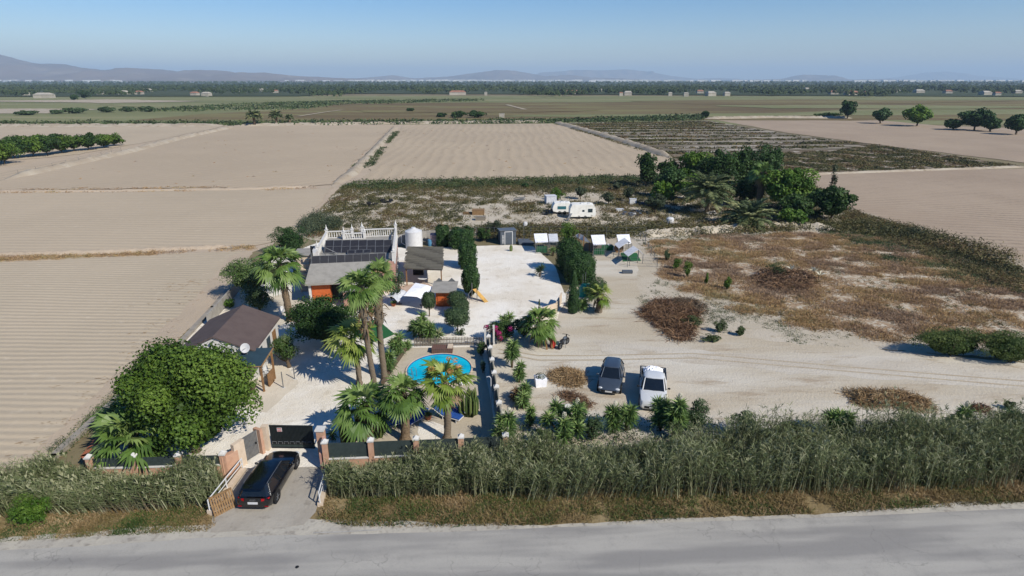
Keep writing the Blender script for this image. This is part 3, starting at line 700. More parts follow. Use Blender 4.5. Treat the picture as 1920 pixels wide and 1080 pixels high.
def panel(cx, cy, cz, w, l, tilt, split=False):
    p = MB().box((cx, cy, cz), (w * .96, l, .03), tilt=0)
    # tilt about x through centre
    def til(mb):
        V = mb.v[-1]; ct, st = math.cos(tilt), math.sin(tilt); y = V[:, 1] - cy; z = V[:, 2] - cz
        mb.v[-1] = np.stack([V[:, 0], cy + y * ct - z * st, cz + y * st + z * ct], 1)
    til(p); o = p.build('solar_panel', M['panel'], house)
    f = MB()
    for s in (-1, 1): f.box((cx + s * w * .48, cy, cz + .005), (.035, l, .04)); til(f)
    for s in ((-1, 0, 1) if split else (-1, 1)): f.box((cx, cy + s * l * .5, cz + .005), (w * .96, .035, .04)); til(f)
    f.build('frame', M['panelframe'], o)
a = L2(house, G(606, 474, 3.55)); b = L2(house, G(737, 473, 3.55)); n = 8
for i in range(n):
    f = (i + .5) / n; x = a[0] + .1 + (W_ - .45 - a[0]) * f; panel(x, a[1] + .95 + (b[1] - a[1]) * f, 4.0, (W_ - .5 - a[0]) / n, 2.05, math.radians(28), True)
for i in range(9):
    panel(.35 + i * .84, .35, 3.78, .87, .95, math.radians(55))
a = L2(house, G(668, 476, 3.5)); panel(a[0] - .5, a[1], 3.75, .8, .75, math.radians(15)); panel(a[0] + .35, a[1], 3.75, .8, .75, math.radians(15)); panel(a[0] + 1.2, a[1], 3.75, .8, .75, math.radians(15))
m = MB().tube([(.9, 3.3, RH), (1.0, 3.3, RH + .9), (2.3, 3.2, RH + .2)], .04); m.tube([(.8, 4.3, RH), (1.9, 3.3, RH + .15)], .04); m.build('panel_strut', M['panelframe'], house)
MB().lathe((-.4, 4.4, 3.1), [(.001, 0), (.38, 0), (.4, .1), (.4, 1.0), (.3, 1.1), (.001, 1.12)], 18).build('water_heater', M['blackmetal'], house, smooth=40)
MB().tube([(-.2, 1.6, 2.2), (-.2, 1.6, 5.0)], .1, 10).build('flue_pipe', M['blackmetal'], house)
MB().tube([(-.1, .5, 2.7), (-.1, .5, 4.6)], .06, 10).build('flue_pipe', M['greymetal'], house)
MB().box((-.05, 2.7, RH + .25), (.5, 2.2, 1.2)).build('parapet_block', M['white'], house)
# left side stair block
m = MB()
for i in range(7): m.box((-1.3 + 0 * i, 3.4 - .32 * i, (7 - i) * .22), (.9, .34, (7 - i) * .44))
m.build('outside_stair', M['cream'], house)
m = MB().hexa([(-3.4, 7.5, 2.3), (-.1, 7.5, 2.3), (-.1, 10.6, 2.3), (-3.4, 10.6, 2.3)], [(-3.4, 7.5, 2.42), (-.1, 7.5, 2.42), (-.1, 10.6, 2.42), (-3.4, 10.6, 2.42)]); m.build('side_roof', M['roofgrey'], house)
MB().hexa([(-3.2, 7.7, 0), (-.1, 7.7, 0), (-.1, 10.4, 0), (-3.2, 10.4, 0)], [(-3.2, 7.7, 2.29), (-.1, 7.7, 2.29), (-.1, 10.4, 2.29), (-3.2, 10.4, 2.29)]).build('side_wall', M['cream'], house)
# annex with sloping grey roof and orange wall
MB().slab([(-.35, -3.2, 2.4), (5.9, -3.2, 2.4), (6.2, .1, 3.5), (-.2, .1, 3.5)], .2).build('porch_roof', M['roofgrey'], house)
MB().hexa([(.15, -2.6, 0), (1.95, -2.6, 0), (1.95, -.03, 0), (.15, -.03, 0)], [(.15, -2.6, 2.36), (1.95, -2.6, 2.36), (1.95, -.03, 2.7), (.15, -.03, 2.7)]).build('porch_wall', M['orange'], house)
MB().box((3.1, -.9, 1.1), (2.2, 1.5, 2.2)).build('doorway', M['blackmetal'], house)
MB().box((.0, -2.7, 1.18), (.22, .22, 2.3)).box((5.7, -2.9, 1.18), (.22, .22, 2.3)).build('porch_column', M['white'], house)
MB().slab([(3.3, -4.6, 1.9), (5.9, -4.6, 1.9), (5.9, -3.0, 2.25), (3.3, -3.0, 2.25)], .1).build('canopy', M['roofgrey'], house)
MB().box((4.6, -4.4, .9), (2.4, .1, 1.8)).build('canopy_screen', M['pink'], house)
for yy in (2.2, 5.5, 8.6):
    w = MB().box((W_ + .02, yy, 1.7), (.06, 1.1, 1.1)).build('window', M['window'], house)
    MB().box((W_ + .03, yy, 1.12), (.14, 1.3, .08)).build('sill', M['white'], w)

# ------------------------------------------------------------------ brown roofed cottage
c0 = G(399.4, 630, 3.8); cot = thing('cottage', 'white cottage with brown felt gable roof beside the left field', 'cottage', (c0[0], c0[1], 0), math.radians(5))
w, d, e, r = 5.3, 6.2, 2.65, 3.8
MB().add([(-w / 2, 0, 0), (w / 2, 0, 0), (w / 2, d, 0), (-w / 2, d, 0), (-w / 2, 0, e - .06), (w / 2, 0, e - .06), (w / 2, d, e - .06), (-w / 2, d, e - .06), (0, 0, r - .08), (0, d, r - .08)],
         [np.array([[0, 1, 5, 4], [1, 2, 6, 5], [2, 3, 7, 6], [3, 0, 4, 7]]), np.array([[4, 5, 8], [6, 7, 9]])]).build('wall', M['white'], cot)
m = MB(); o = .22
m.slab([(-w / 2 - o, -.15, e - .08), (0, -.15, r), (0, d + .3, r), (-w / 2 - o, d + .3, e - .08)][::1], .1)
m.slab([(0, -.15, r), (w / 2 + o, -.15, e - .08), (w / 2 + o, d + .3, e - .08), (0, d + .3, r)], .1)
m.build('roof', M['roofbrown'], cot)
for x, z in ((-1.4, 2.95), (0, 3.5), (1.4, 2.95)): MB().box((x, -.3, z), (.14, .25, .14)).build('beam_end', M['white'], cot)
for y in (1.2, 3.2): 
    g = MB().box((w / 2 + .02, y + .3, 1.6), (.05, .8, .9)).build('window', M['window'], cot); MB().box((w / 2 + .05, y + .3, 1.12), (.12, .95, .08)).build('sill', M['cream'], g)
MB().box((w / 2 + .02, 5.0, 1.0), (.06, .85, 2.0)).build('door', M['wood'], cot)
MB().slab([(-w / 2 - .4, -3.6, 2.0), (1.6, -3.6, 2.0), (w / 2 - .3, -.12, 2.4), (-w / 2 - .1, -.12, 2.4)], .09).build('lean_to_roof', M['fibre'], cot)
MB().hexa([(-w / 2 - .2, -3.3, 0), (1.4, -3.3, 0), (1.6, -.06, 0), (-w / 2, -.06, 0)], [(-w / 2 - .2, -3.3, 1.85), (1.4, -3.3, 1.85), (1.6, -.06, 2.2), (-w / 2, -.06, 2.2)]).build('lean_to_wall', M['cream'], cot)
dsh = MB().lathe((0, 0, 0), [(.001, .0), (.19, .02), (.34, .09), (.36, .09), (.2, .0), (.001, -.03)], 20)
V = dsh.v[-1]; t = math.radians(62); dsh.v[-1] = np.stack([V[:, 0], V[:, 1] * math.cos(t) - V[:, 2] * math.sin(t), V[:, 1] * math.sin(t) + V[:, 2] * math.cos(t)], 1)
dp = G(466, 647, 2.9)
sat = thing('satellite_dish', 'round white satellite dish at the front corner of the brown roof', 'satellite dish', (dp[0] + .1, dp[1] - .75, 2.35))
dsh.move((0, 0, .65)).build('dish', M['whitegloss'], sat, smooth=60)
MB().tube([(0, .1, -.2), (0, .1, .6)], .04).tube([(0, .1, .6), (0, -.45, .75)], .015).build('mast', M['greymetal'], sat)

def poly_roof(name, label, cat, px, zs, th, roofmat, postmat, posts=(0, 1, 2, 3), group=None, inset=.12, postr=.06, wall=None, roofname='roof'):
    P = [G(x, y, z) for (x, y), z in zip(px, zs)]; c = np.mean(P, 0)
    t = thing(name, label, cat, (c[0], c[1], 0), 0, group)
    MB().slab([p - np.array([c[0], c[1], 0]) for p in P], th).build(roofname, roofmat, t)
    for i in posts:
        q = (P[i] - np.array([c[0], c[1], 0])) * np.array([1 - inset, 1 - inset, 1])
        MB().box((q[0], q[1], (q[2] - th) / 2), (postr * 2, postr * 2, q[2] - th)).build('post', postmat, t)
    return t, P, c
t, P, c = poly_roof('carport', 'small lean-to with dark blue shade cloth roof in front of the cottage', 'carport', [(436, 688), (490, 686), (512, 651.6), (452.8, 653.4)], [2.2, 2.2, 2.6, 2.6], .05, M['shadecloth'], M['wood'], roofname='shade_roof')
MB().tube([P[1] - [c[0], c[1], .05], P[2] - [c[0], c[1], .05]], .06, 6).tube([P[0] - [c[0], c[1], .05], P[1] - [c[0], c[1], .05]], .05, 6).build('edge_beam', M['palletwood'], t)
q = (P[2] + P[1]) / 2 - [c[0], c[1], 0]
MB().box((q[0] - .05, q[1] + .2, .55), (.08, 1.0, 1.1)).build('side_screen', M['wood'], t)
# thatched pergola
t, P, c = poly_roof('pergola', 'open pergola with weathered slatted roof beside the house', 'pergola', [(759, 503), (829, 505.5), (830, 463), (766, 462)], [2.1, 2.1, 2.6, 2.6], .12, M['thatch'], M['wood'], inset=.06)
rg = R_(3); m = MB()
for i in range(26):
    f = i / 26; a_ = P[0] + (P[3] - P[0]) * f; b_ = P[1] + (P[2] - P[1]) * f; o_ = np.array([c[0], c[1], -.03])
    m.tube([a_ - o_ + [-rg.uniform(0, .25), 0, 0], b_ - o_ + [rg.uniform(0, .2), 0, rg.uniform(-.02, .03)]], rg.uniform(.05, .09), 5, cap=False)
m.build('roof_slats', M['thatch'], t)
MB().box((-.9, .7, .75), (1.2, .5, 1.5)).build('back_counter', M['blackmetal'], t)
# orange garden shed
def shed(name, label, px_fl, px_fr, depth, h, hb, wallm, roofm, over=.25, zr=None, group=None):
    a_, b_ = G(*px_fl), G(*px_fr); L = np.linalg.norm(b_ - a_); rz = math.atan2(b_[1] - a_[1], b_[0] - a_[0])
    t = thing(name, label, name.replace('_', ' ').split()[-1], a_, rz, group)
    MB().hexa([(0, 0, 0), (L, 0, 0), (L, depth, 0), (0, depth, 0)], [(0, 0, h - .1), (L, 0, h - .1), (L, depth, hb - .1), (0, depth, hb - .1)]).build('wall', wallm, t)
    MB().slab([(-over, -over, h), (L + over, -over, h), (L + over, depth + over, hb), (-over, depth + over, hb)], .08).build('roof', roofm, t)
    return t, L
t, L = shed('garden_shed', 'orange garden shed with grey shingle roof among clipped trees', (818, 576), (848, 576), 2.0, 1.75, 1.95, M['orange'], M['roofgrey'], .45)
MB().box((L * .3, -.03, .8), (.6, .04, 1.45)).build('door', M['orange'], t)
MB().add([(-.3, 2.3, 1.95), (.5, 2.3, 1.95), (.1, 2.3, 2.35)], np.array([[0, 1, 2]])).add([(L - .6, 2.3, 1.95), (L + .2, 2.3, 1.95), (L - .2, 2.3, 2.35)], np.array([[0, 1, 2]])).build('gable_trim', M['greymetal'], t)
# dark shed by back hedge
t, L = shed('metal_shed', 'dark slate grey metal shed with pale framed door beside back fence', (938.5, 459.5), (967.5, 458), 2.0, 2.05, 1.9, M['slate'], M['greymetal'], .12)
dd = MB().box((L * .52, -.03, .9), (.95, .04, 1.75)).build('door', M['slate'], t)
MB().box((L * .52 - .53, -.05, .92), (.09, .05, 1.86)).box((L * .52 + .53, -.05, .92), (.09, .05, 1.86)).box((L * .52, -.05, 1.84), (1.15, .05, .09)).build('door_frame', M['whitegloss'], dd)
MB().box((L * .12, -.04, .8), (.06, .05, 1.2)).box((L * .2, -.04, .8), (.06, .05, 1.2)).box((L * .16, -.04, 1.1), (.12, .05, .05)).box((L * .16, -.04, .6), (.12, .05, .05)).build('small_ladder', M['whitegloss'], t)
c = G(990, 449); solo('ramp_mat', MB().slab([G(973, 455, .35), G(1003, 455, .25), G(990, 447.5, .45), G(970, 448, .5)], .3), M['slate'], 'dark flat mat on low platform right of the metal shed', 'platform', c)
# water tank
c = G(777, 465); t = thing('water_tank', 'tall white cylindrical water tank with conical lid behind the house', 'water tank', c)
hT = ZT(465, 433); rT = 15.5 * MPP(465) * 1.02
MB().lathe((0, 0, 0), [(rT, 0)] + [(rT * (1 + .012 * (i % 2)), hT * i / 9) for i in range(1, 9)] + [(rT, hT)], 32).build('tank_body', M['whitegloss'], t, smooth=30)
MB().lathe((0, 0, 0), [(rT, hT + .003), (rT * .35, hT + .33), (.3, hT + .4), (.28, hT + .5), (.001, hT + .5)], 32).build('lid', M['whitegloss'], t, smooth=25)
MB().tube([(-rT * 1.02, 0, .4), (-rT - .55, 0, hT * .3), (-rT - .55, 0, hT * .75), (-rT, 0, hT * .9)], .04, 8).build('pipe', M['whitegloss'], t)
c = G(815, 460); t = thing('cabinet', 'mauve plastic garden cabinet beside the white water tank', 'cabinet', c)
MB().box((0, 0, .75), (1.05, .7, 1.5)).build('body', M['purple'], t); MB().slab([(-.55, -.4, 1.5), (.55, -.4, 1.5), (.55, .4, 1.68), (-.55, .4, 1.68)], .06).build('lid', M['purple'], t)
c = G(806, 461); solo('barrel', MB().lathe(c, [(.001, 0), (.26, 0), (.29, .3), (.29, .6), (.26, .9), (.001, .92)], 16), M['bluebarrel'], 'light blue barrel between the water tank and the mauve cabinet', 'barrel', c, smooth=40)

# ------------------------------------------------------------------ animal pens along the back fence
KG = 'roofed animal pens along the back fence'
def pen(label, px, zs, roofm, wallm=None, name='animal_pen'):
    t, P, c = poly_roof(name, label, 'pen', px, zs, .05, roofm, M['greymetal'], group=KG, postr=.035)
    if wallm:
        p0, p1 = P[0] - [c[0], c[1], 0], P[1] - [c[0], c[1], 0]
        MB().box(((p0[0] + p1[0]) / 2, p0[1] + .5, .45), (abs(p1[0] - p0[0]) * .9, .06, .9)).build('side_panel', wallm, t)
    m = MB(); p0, p1 = P[0] - [c[0], c[1], 0], P[1] - [c[0], c[1], 0]
    for f in np.linspace(0, 1, 7): m.box((p0[0] + (p1[0] - p0[0]) * f, p0[1] - .05, .8), (.03, .03, 1.6))
    for z in (.1, .8, 1.6): m.box(((p0[0] + p1[0]) / 2, p0[1] - .05, z), (abs(p1[0] - p0[0]), .03, .03))
    m.build('wire_frame', M['greymetal'], t)
    return t
pen('white sheet roofed pen with green base, first pen right of the shed', [(1003.8, 455), (1028, 453.7), (1025.6, 437.5), (1001, 438)], [1.5, 1.5, 1.9, 1.9], M['cloth'], M['greenpaint'])
pen('grey sheet roofed pen right behind the tall round shrubs', [(1030, 454), (1047, 453), (1045, 438), (1028, 438.5)], [1.5, 1.5, 1.9, 1.9], M['greycloth'])
t, P, c = poly_roof('shade_tent', 'slanting grey shade cloth over a wood fenced pen behind the round shrubs', 'shade tent', [(1089, 449.5), (1107, 455), (1095, 442), (1085, 437.5)], [1.5, 1.3, 2.1, 2.3], .03, M['greycloth'], M['wood'], group=KG)
poly_roof('shade_tent', 'small pale tilted shade cloth between round shrubs and wood fence', 'shade tent', [(1080, 446), (1089, 449.5), (1085, 437.5), (1079, 441)], [1.4, 1.5, 2.3, 2.0], .03, M['greycloth'], M['wood'], group=KG, posts=(0,))
pen('white sheet roofed pen over green boxes in the middle of the back row', [(1112.5, 459.4), (1136, 458), (1133, 440), (1108, 440.6)], [1.5, 1.5, 2.0, 2.0], M['cloth'], M['greenpaint'])
pen('white sheet roofed pen at the rear behind the two slanted grey roofs', [(1161, 459), (1183, 456), (1180, 439), (1156, 440)], [1.5, 1.5, 2.0, 2.0], M['cloth'])
def aframe(label, q1, q2, zz):
    P = [G(x, y, z) for (x, y), z in zip(q1, zz[0])]; Q = [G(x, y, z) for (x, y), z in zip(q2, zz[1])]; c = np.mean(P, 0)
    t = thing('tent_pen', label, 'pen', (c[0], c[1], 0), 0, KG); o = np.array([c[0], c[1], 0])
    MB().slab([p - o for p in P], .04).build('roof_panel', M['greycloth'], t)
    MB().slab([p - o for p in Q], .04).build('roof_panel', M['cloth'], t)
    for p in (P[0], P[1], Q[1], Q[2]):
        MB().box((p[0] - c[0], p[1] - c[1], p[2] / 2 - .03), (.06, .06, max(.2, p[2] - .06))).build('post', M['greymetal'], t)
    return t
aframe('rear of two ridge tent pens with slanted grey cloth roofs', [(1160, 465.6), (1179, 452.5), (1171, 445.6), (1152, 457.5)], [(1179, 452.5), (1184, 454.8), (1176, 447), (1171, 445.8)], [[1.5, 1.9, 1.9, 1.5], [1.88, 1.5, 1.5, 1.88]])
aframe('front of two ridge tent pens with slanted grey cloth roofs', [(1177.5, 480.6), (1197, 467.5), (1187.5, 460.6), (1169, 473)], [(1197, 467.5), (1206, 476), (1198, 468), (1187.5, 460.8)], [[1.4, 1.8, 1.8, 1.4], [1.78, 1.3, 1.3, 1.78]])
c = G(1183, 484); solo('floor_mat', MB().slab([G(1168, 490, .085), G(1202, 489, .085), G(1194, 474, .085), G(1164, 474, .085)], .02), M['turf'], 'green floor mat under the front ridge tent pen', 'mat', c)
c = G(1150, 470); t = thing('dog_house', 'green wooden animal box with white bowl under the middle white roof', 'animal box', G(1138, 469))
MB().box((0, 0, .35), (1.5, .8, .7)).build('box', M['greenpaint'], t); MB().lathe((.2, -.1, .7), [(.001, 0), (.18, 0), (.22, .15), (.2, .15), (.001, .03)], 12).build('bowl', M['whitegloss'], t)
m = MB(); a_, b_ = G(1094, 470), G(1126, 472)
for i in range(18):
    f = i / 17; m.box(a_ + (b_ - a_) * f + [0, 0, .55], (.13, .03, 1.1 + .05 * (i % 2)))
solo('board_fence', m, M['woodgrey'], 'low fence of weathered boards below the grey shade tent', 'fence', a_)
def wirefence(label, pts, h, group=None, step=2.5, cat='fence', name='wire_fence'):
    P = [G(*p) for p in pts]; t = thing(name, label, cat, P[0], 0, group); posts = []
    for a_, b_ in zip(P[:-1], P[1:]):
        n = max(1, int(np.linalg.norm(b_ - a_) / step)); posts += [a_ + (b_ - a_) * i / n for i in range(n)]
    posts.append(P[-1])
    m = MB(); w = MB()
    for p in posts: m.tube([p - P[0], p - P[0] + [0, 0, h]], .035, 6)
    for a_, b_ in zip(posts[:-1], posts[1:]):
        for z in (h * .1, h * .4, h * .7, h): w.tube([a_ - P[0] + [0, 0, z], b_ - P[0] + [0, 0, z]], .012, 4, cap=False)
    m.build('posts', M['greymetal'], t); w.build('wires', M['greymetal'], t)
wirefence('tall wire fence running along the back of the animal pens', [(860, 452), (960, 450), (1100, 449), (1210, 452)], 1.9)
wirefence('sloping wire pen enclosure right of the front ridge tent', [(1205, 452), (1232, 502), (1180, 500), (1150, 482)], 1.2)
wirefence('thin wire fence on bank between far left field and upper field', [(0, 340), (100, 318), (228, 286)], 1.6, step=6)
c = G(1176, 513); solo('feed_trough', MB().box(c + [0, 0, .25], (1.2, .5, .3)).box(c + [-.5, 0, .1], (.06, .4, .2)).box(c + [.5, 0, .1], (.06, .4, .2)), M['slate'], 'small dark trough on the sand below the wire pen', 'trough', c)
c = G(1160, 474); solo('wood_panel', MB().lathe(c + [0, 0, .6], [(.001, 0), (.62, 0), (.62, .06), (.001, .06)], 16, axis='y'), M['wood'], 'round orange brown wood panel leaning by the ridge tent pens', 'panel', c)

# ------------------------------------------------------------------ back lot: caravans and clutter
def caravan(label, x0, x1, yb, yt, d, win, rz=0):
    c = G((x0 + x1) / 2, yb); w = (x1 - x0) * MPP(yb); h = w * .56
    t = thing('caravan', label, 'caravan', c, rz, 'caravans abandoned in the back lot')
    prof = [(-w / 2 + .15, .4), (-w / 2, .9), (-w / 2 + .1, h * .75), (-w / 2 + .35, h * .97), (-w / 2 + .7, h), (w / 2 - .8, h), (w / 2 - .35, h * .95), (w / 2 - .1, h * .75), (w / 2, .9), (w / 2 - .15, .4)]
    rings = [[(x, y, z) for x, z in prof] for y in (0, d)]
    MB().loft(rings).build('body', M['caravan'], t, smooth=35)
    MB().box((0, d / 2, h + .08), (.6, .5, .15)).box((w * .25, d / 2, h + .06), (.4, .4, .1)).build('roof_vent', M['whitegloss'], t)
    for x, z, ww, hh, mt in win: MB().box((x * w, -.02, z * h), (ww * w, .05, hh * h)).build('window', mt, t)
    for x in (-.15, .1): MB().lathe((x * w, .1, .3), [(.001, -.1), (.3, -.1), (.3, .1), (.001, .1)], 14, axis='y').build('wheel', M['rubber'], t)
    MB().box((-w / 2 - .4, d / 2, .4), (.9, .1, .08)).build('tow_bar', M['greymetal'], t)
    return t
tealg = flat_mat('teal_window', (70, 130, 140), rough=.2, bp=0)
caravan('rear boxy white caravan with a long teal window', 1036, 1074, 402, 374, 2.1, [(-.05, .6, .42, .26, tealg), (.38, .62, .16, .26, M['window'])], .05)
caravan('front rounded white caravan with two small dark windows', 1068, 1117, 411, 389, 2.1, [(.02, .58, .08, .12, M['window']), (.28, .6, .17, .24, M['window'])], .02)
c = G(1066, 414); solo('metal_sheet', MB().slab([G(1061, 415), G(1064.5, 415), G(1073, 400, 1.2), G(1069, 400, 1.2)], .05), M['greymetal'], 'long metal sheet leaning on the front caravan', 'sheet', c)
def clutter(name, label, cat, x, y, w, d, h, mat, rz=0, kind='box', group=None):
    c = G(x, y); m = MB(); rg = R_(int(x * 7 + y))
    if kind == 'box': m.box(c + [0, 0, h / 2], (w, d, h), rz).box(c + [0, 0, h + .03], (w * 1.06, d * 1.06, .06), rz)
    elif kind == 'pile':
        for _ in range(14): m.box(c + [rg.uniform(-w, w) / 2, rg.uniform(-d, d) / 2, rg.uniform(.05, h)], (rg.uniform(.3, .9), rg.uniform(.1, .5), rg.uniform(.05, .25)), rg.uniform(0, 3), tilt=rg.uniform(-.4, .4))
    elif kind == 'tyres':
        for _ in range(9):
            q = c + [rg.uniform(-w, w) / 2, rg.uniform(-d, d) / 2, rg.uniform(0, h)]
            m.lathe(q, [(.2, 0), (.36, 0), (.4, .1), (.36, .2), (.2, .2), (.2, 0)], 12)
    elif kind == 'planks':
        for i in range(8): m.box(c + [rg.uniform(-.1, .1), (i - 4) * d / 8, .08 + h * rg.uniform(0, 1)], (w * rg.uniform(.8, 1), d / 9, .08), rz + rg.uniform(-.1, .1))
    elif kind == 'tank': m.lathe(c, [(.001, 0), (w / 2, 0), (w / 2 * 1.03, h * .4), (w / 2, h * .8), (w * .3, h), (.001, h * 1.02)], 14)
    return solo(name, m, mat, label, cat, c, group)
clutter('tyre_pile', 'left dark heap of old tyres in the back scrub lot', 'tyre pile', 694, 386, 3.2, 1.4, .5, M['rubber'], kind='tyres', group='tyre heaps in the back lot')
clutter('tyre_pile', 'right dark heap of old tyres in the back scrub lot', 'tyre pile', 724, 380, 2, 1.2, .4, M['rubber'], kind='tyres', group='tyre heaps in the back lot')
clutter('crate', 'open tan wooden crate with dark front in the back lot', 'crate', 897, 402, 2.0, 1.4, .8, M['palletwood'])
clutter('crate', 'smaller pale wooden box below the open tan crate', 'crate', 901, 413, 1.6, .9, .6, M['woodgrey'])
clutter('plank_stack', 'flat stack of tan boards left of the open crate', 'boards', 880, 401, 2.2, 1.5, .15, M['palletwood'], kind='planks')
clutter('sheet_stack', 'grey metal sheets lying on the back lot track', 'sheets', 973, 377, 2.6, .9, .6, M['greymetal'], .5, kind='planks')
clutter('covered_trailer', 'grey covered trailer behind the bright shrub and caravans', 'trailer', 1032, 382, 1.9, 1.6, 1.5, M['greycloth'], .2)
clutter('white_cabinet', 'white open cabinet standing far right of caravans', 'cabinet', 1186, 384, 1.2, .8, 1.1, M['whitegloss'])
clutter('white_crate', 'small low white box on scrub right of front caravan', 'box', 1162, 397, 1.3, .7, .5, M['whitegloss'])
clutter('scrap_pile', 'heap of metal scrap and panels right of the caravans', 'scrap heap', 1184, 404, 2.8, 1.6, .8, M['greymetal'], kind='pile')
clutter('scrap_pile', 'dark heap of junk just left of the rear caravan', 'scrap heap', 1026, 402, 2.2, 1.6, .7, M['blackmetal'], kind='pile')
clutter('scrap_pile', 'dark scattered junk on the lot left of the caravans', 'scrap heap', 985, 397, 3.4, 1.2, .3, M['blackmetal'], kind='pile')
clutter('plastic_tank', 'small white round tank alone in the scrub', 'tank', 1256, 419, 1.2, 1.2, 1.0, M['whitegloss'], kind='tank')
clutter('blue_drum', 'dark blue drum at the foot of the tree cluster', 'drum', 1214, 389, .9, .9, 1.1, M['darkblue'], kind='tank')
clutter('junk_heap', 'mixed junk heap beside the dark blue drum', 'junk heap', 1205, 386, 1.8, 1, .7, M['slate'], kind='pile')
clutter('branch_heap', 'pale heap of rubble under the small date palm', 'rubble heap', 1338, 404, 2.6, 1.2, .7, M['block'], kind='pile')
clutter('far_hut', 'tiny grey hut on the brown marsh beyond the centre field', 'hut', 941, 221, 3.2, 3, 2.4, M['farwall'])
c = G(982, 455); t = thing('dish_mast', 'satellite dish on a tall thin pole near the metal shed', 'satellite dish', c)
MB().tube([(0, 0, 0), (0, 0, 2.9)], .03).build('pole', M['greymetal'], t); d2 = MB().lathe((.2, 0, 2.7), [(.001, 0), (.3, .06), (.32, .06), (.001, -.02)], 14, axis='y'); d2.build('dish', M['whitegloss'], t, smooth=60)
c = G(680, 350); m = MB()
for i in range(3): m.tube([c + [i * 1.2 - 1.2, 0, 0], c + [i * 1.2 - 1.2, 0, 1.3]], .06)
m.box(c + [0, 0, 1.3], (2.6, .1, .1)).box(c + [0, 0, .7], (2.6, .08, .1)); solo('field_gate', m, M['woodgrey'], 'small weathered wooden gate at corner of the ploughed fields', 'gate', c)

# ------------------------------------------------------------------ pool area
pc = G(823.5, 696.5); rx = 60 * MPP(695) * 1.0; ry = (G(823, 666)[1] - G(823, 727)[1]) / 2 * .98; pc[1] = (G(823, 666)[1] + G(823, 727)[1]) / 2
pool = thing('swimming_pool', 'round blue swimming pool ringed by palms', 'swimming pool', (pc[0], pc[1], 0))
el = lambda r, z, n=56: [(rx * r * math.cos(i / n * 2 * math.pi), ry * r * math.sin(i / n * 2 * math.pi), z) for i in range(n)]
m = MB(); m.loft([el(1.045, .073), el(1.045, .17), el(1.0, .17), el(1.0, .02)], cap=False); m.build('coping', M['cream'], pool)
m = MB(); m.loft([el(1.0, .16), el(.997, .13), el(.99, .12), el(.988, .076)], cap=False); m.build('liner', M['liner'], pool)
m = MB().add(el(.995, .095), np.array([list(range(56))])); m.build('water', M['water'], pool)
c = G(830, 660.5); t = thing('pool_deck_box', 'brown slatted deck box at the far edge of the pool', 'deck box', c)
ww = 38 * MPP(660); MB().box((0, 0, .25), (ww, .85, .4)).build('box', M['decking'], t); MB().box((0, 0, .48), (ww + .06, .9, .05)).build('lid', M['decking'], t)
MB().box((ww / 2 - .2, .02, .56), (.42, .7, .1)).build('folded_towel', M['cream'], t)
c = G(772, 706, .1); t = thing('pool_ladder', 'small metal ladder at the left rim of the pool', 'pool ladder', c, -.5)
for s_ in (-.22, .22): MB().tube([(.3, s_, -.02), (.3, s_, .55), (.1, s_, .75), (-.15, s_, .6), (-.2, s_, 0)], .022, 6).build('handrail', M['greymetal'], t)
c = G(868, 716, .1); t = thing('pool_steps', 'white moulded steps at right side of the pool rim', 'pool steps', c, .7)
MB().box((0, 0, .12), (.9, .4, .16)).box((0, -.3, .06), (.9, .3, .1)).build('step', M['whitegloss'], t)
def lounger(label, x, y, rz):
    c = G(x, y); t = thing('sun_lounger', label, 'sun lounger', c, rz, 'blue sun loungers by the pool')
    f = MB()
    for s in (-.3, .3): f.tube([(s, -.95, .32), (s, .35, .32), (s, .95, .62)], .03, 6)
    f.box((0, -.95, .32), (.66, .05, .06)); f.build('frame', M['whitegloss'], t)
    for s in (-.3, .3):
        for yy in (-.75, .3): MB().tube([(s, yy, .32), (s * 1.1, yy, 0)], .028, 6).build('leg', M['whitegloss'], t)
    MB().slab([(-.29, -.95, .42), (.29, -.95, .42), (.29, .3, .42), (-.29, .3, .42)], .07).build('seat_cushion', M['blue'], t)
    MB().slab([(-.29, .32, .42), (.29, .32, .42), (.29, .98, .74), (-.29, .98, .74)], .07).build('back_cushion', M['blue'], t)
    return t
lounger('blue lounger half hidden left of the middle pool palm trunk', 751, 797, -1.0)
lounger('blue lounger just right of the middle pool palm trunk', 779, 793, -.65)
lounger('rearmost blue lounger right of the flowering palm trunk', 848, 776, .95)
lounger('front blue lounger beside the flowering palm trunk', 842, 786, 1.1)
for x, y, lab in ((803, 787, 'terracotta pot with small plant between the blue loungers'), (738, 575, 'mossy clay pot at the edge of the gravel by the tall palms'), (471, 733, 'wide dark planter bowl with leafy plant near the shade cloth roof')):
    c = G(x, y); s = 1.5 if x == 471 else 1
    t = thing('plant_pot', lab, 'plant pot', c)
    MB().lathe((0, 0, 0), [(.001, 0), (.16 * s, 0), (.26 * s, .36), (.28 * s, .4), (.24 * s, .4), (.22 * s, .34), (.001, .34)], 16).build('pot', M['terracotta' if x != 471 else 'bark'], t, smooth=40)
    rg = R_(int(x)); n = 70; d = rg.normal(size=(n, 3)); d[:, 2] = np.abs(d[:, 2]) + .5
    MB().blades(np.zeros((n, 3)) + [0, 0, .36], d, .5 * s, .05, .3, rg.uniform(0, 1, n), rg=rg).build('plant', M['yucca'], t)
sheet('gravel_patch', [(786, 795), (812, 792), (832, 800), (834, 822), (820, 832), (790, 830), (783, 812)], .08, M['gravel'], .06)
c = G(745, 800); t = thing('parasol_pole', 'thin closed pole lamp beside the left pool lounger', 'lamp post', c)
MB().tube([(0, 0, 0), (0, 0, 1.9)], .03).build('pole', M['blackmetal'], t); MB().ell((0, 0, 2.0), (.16, .16, .16)).build('lamp_globe', M['whitegloss'], t, smooth=180)
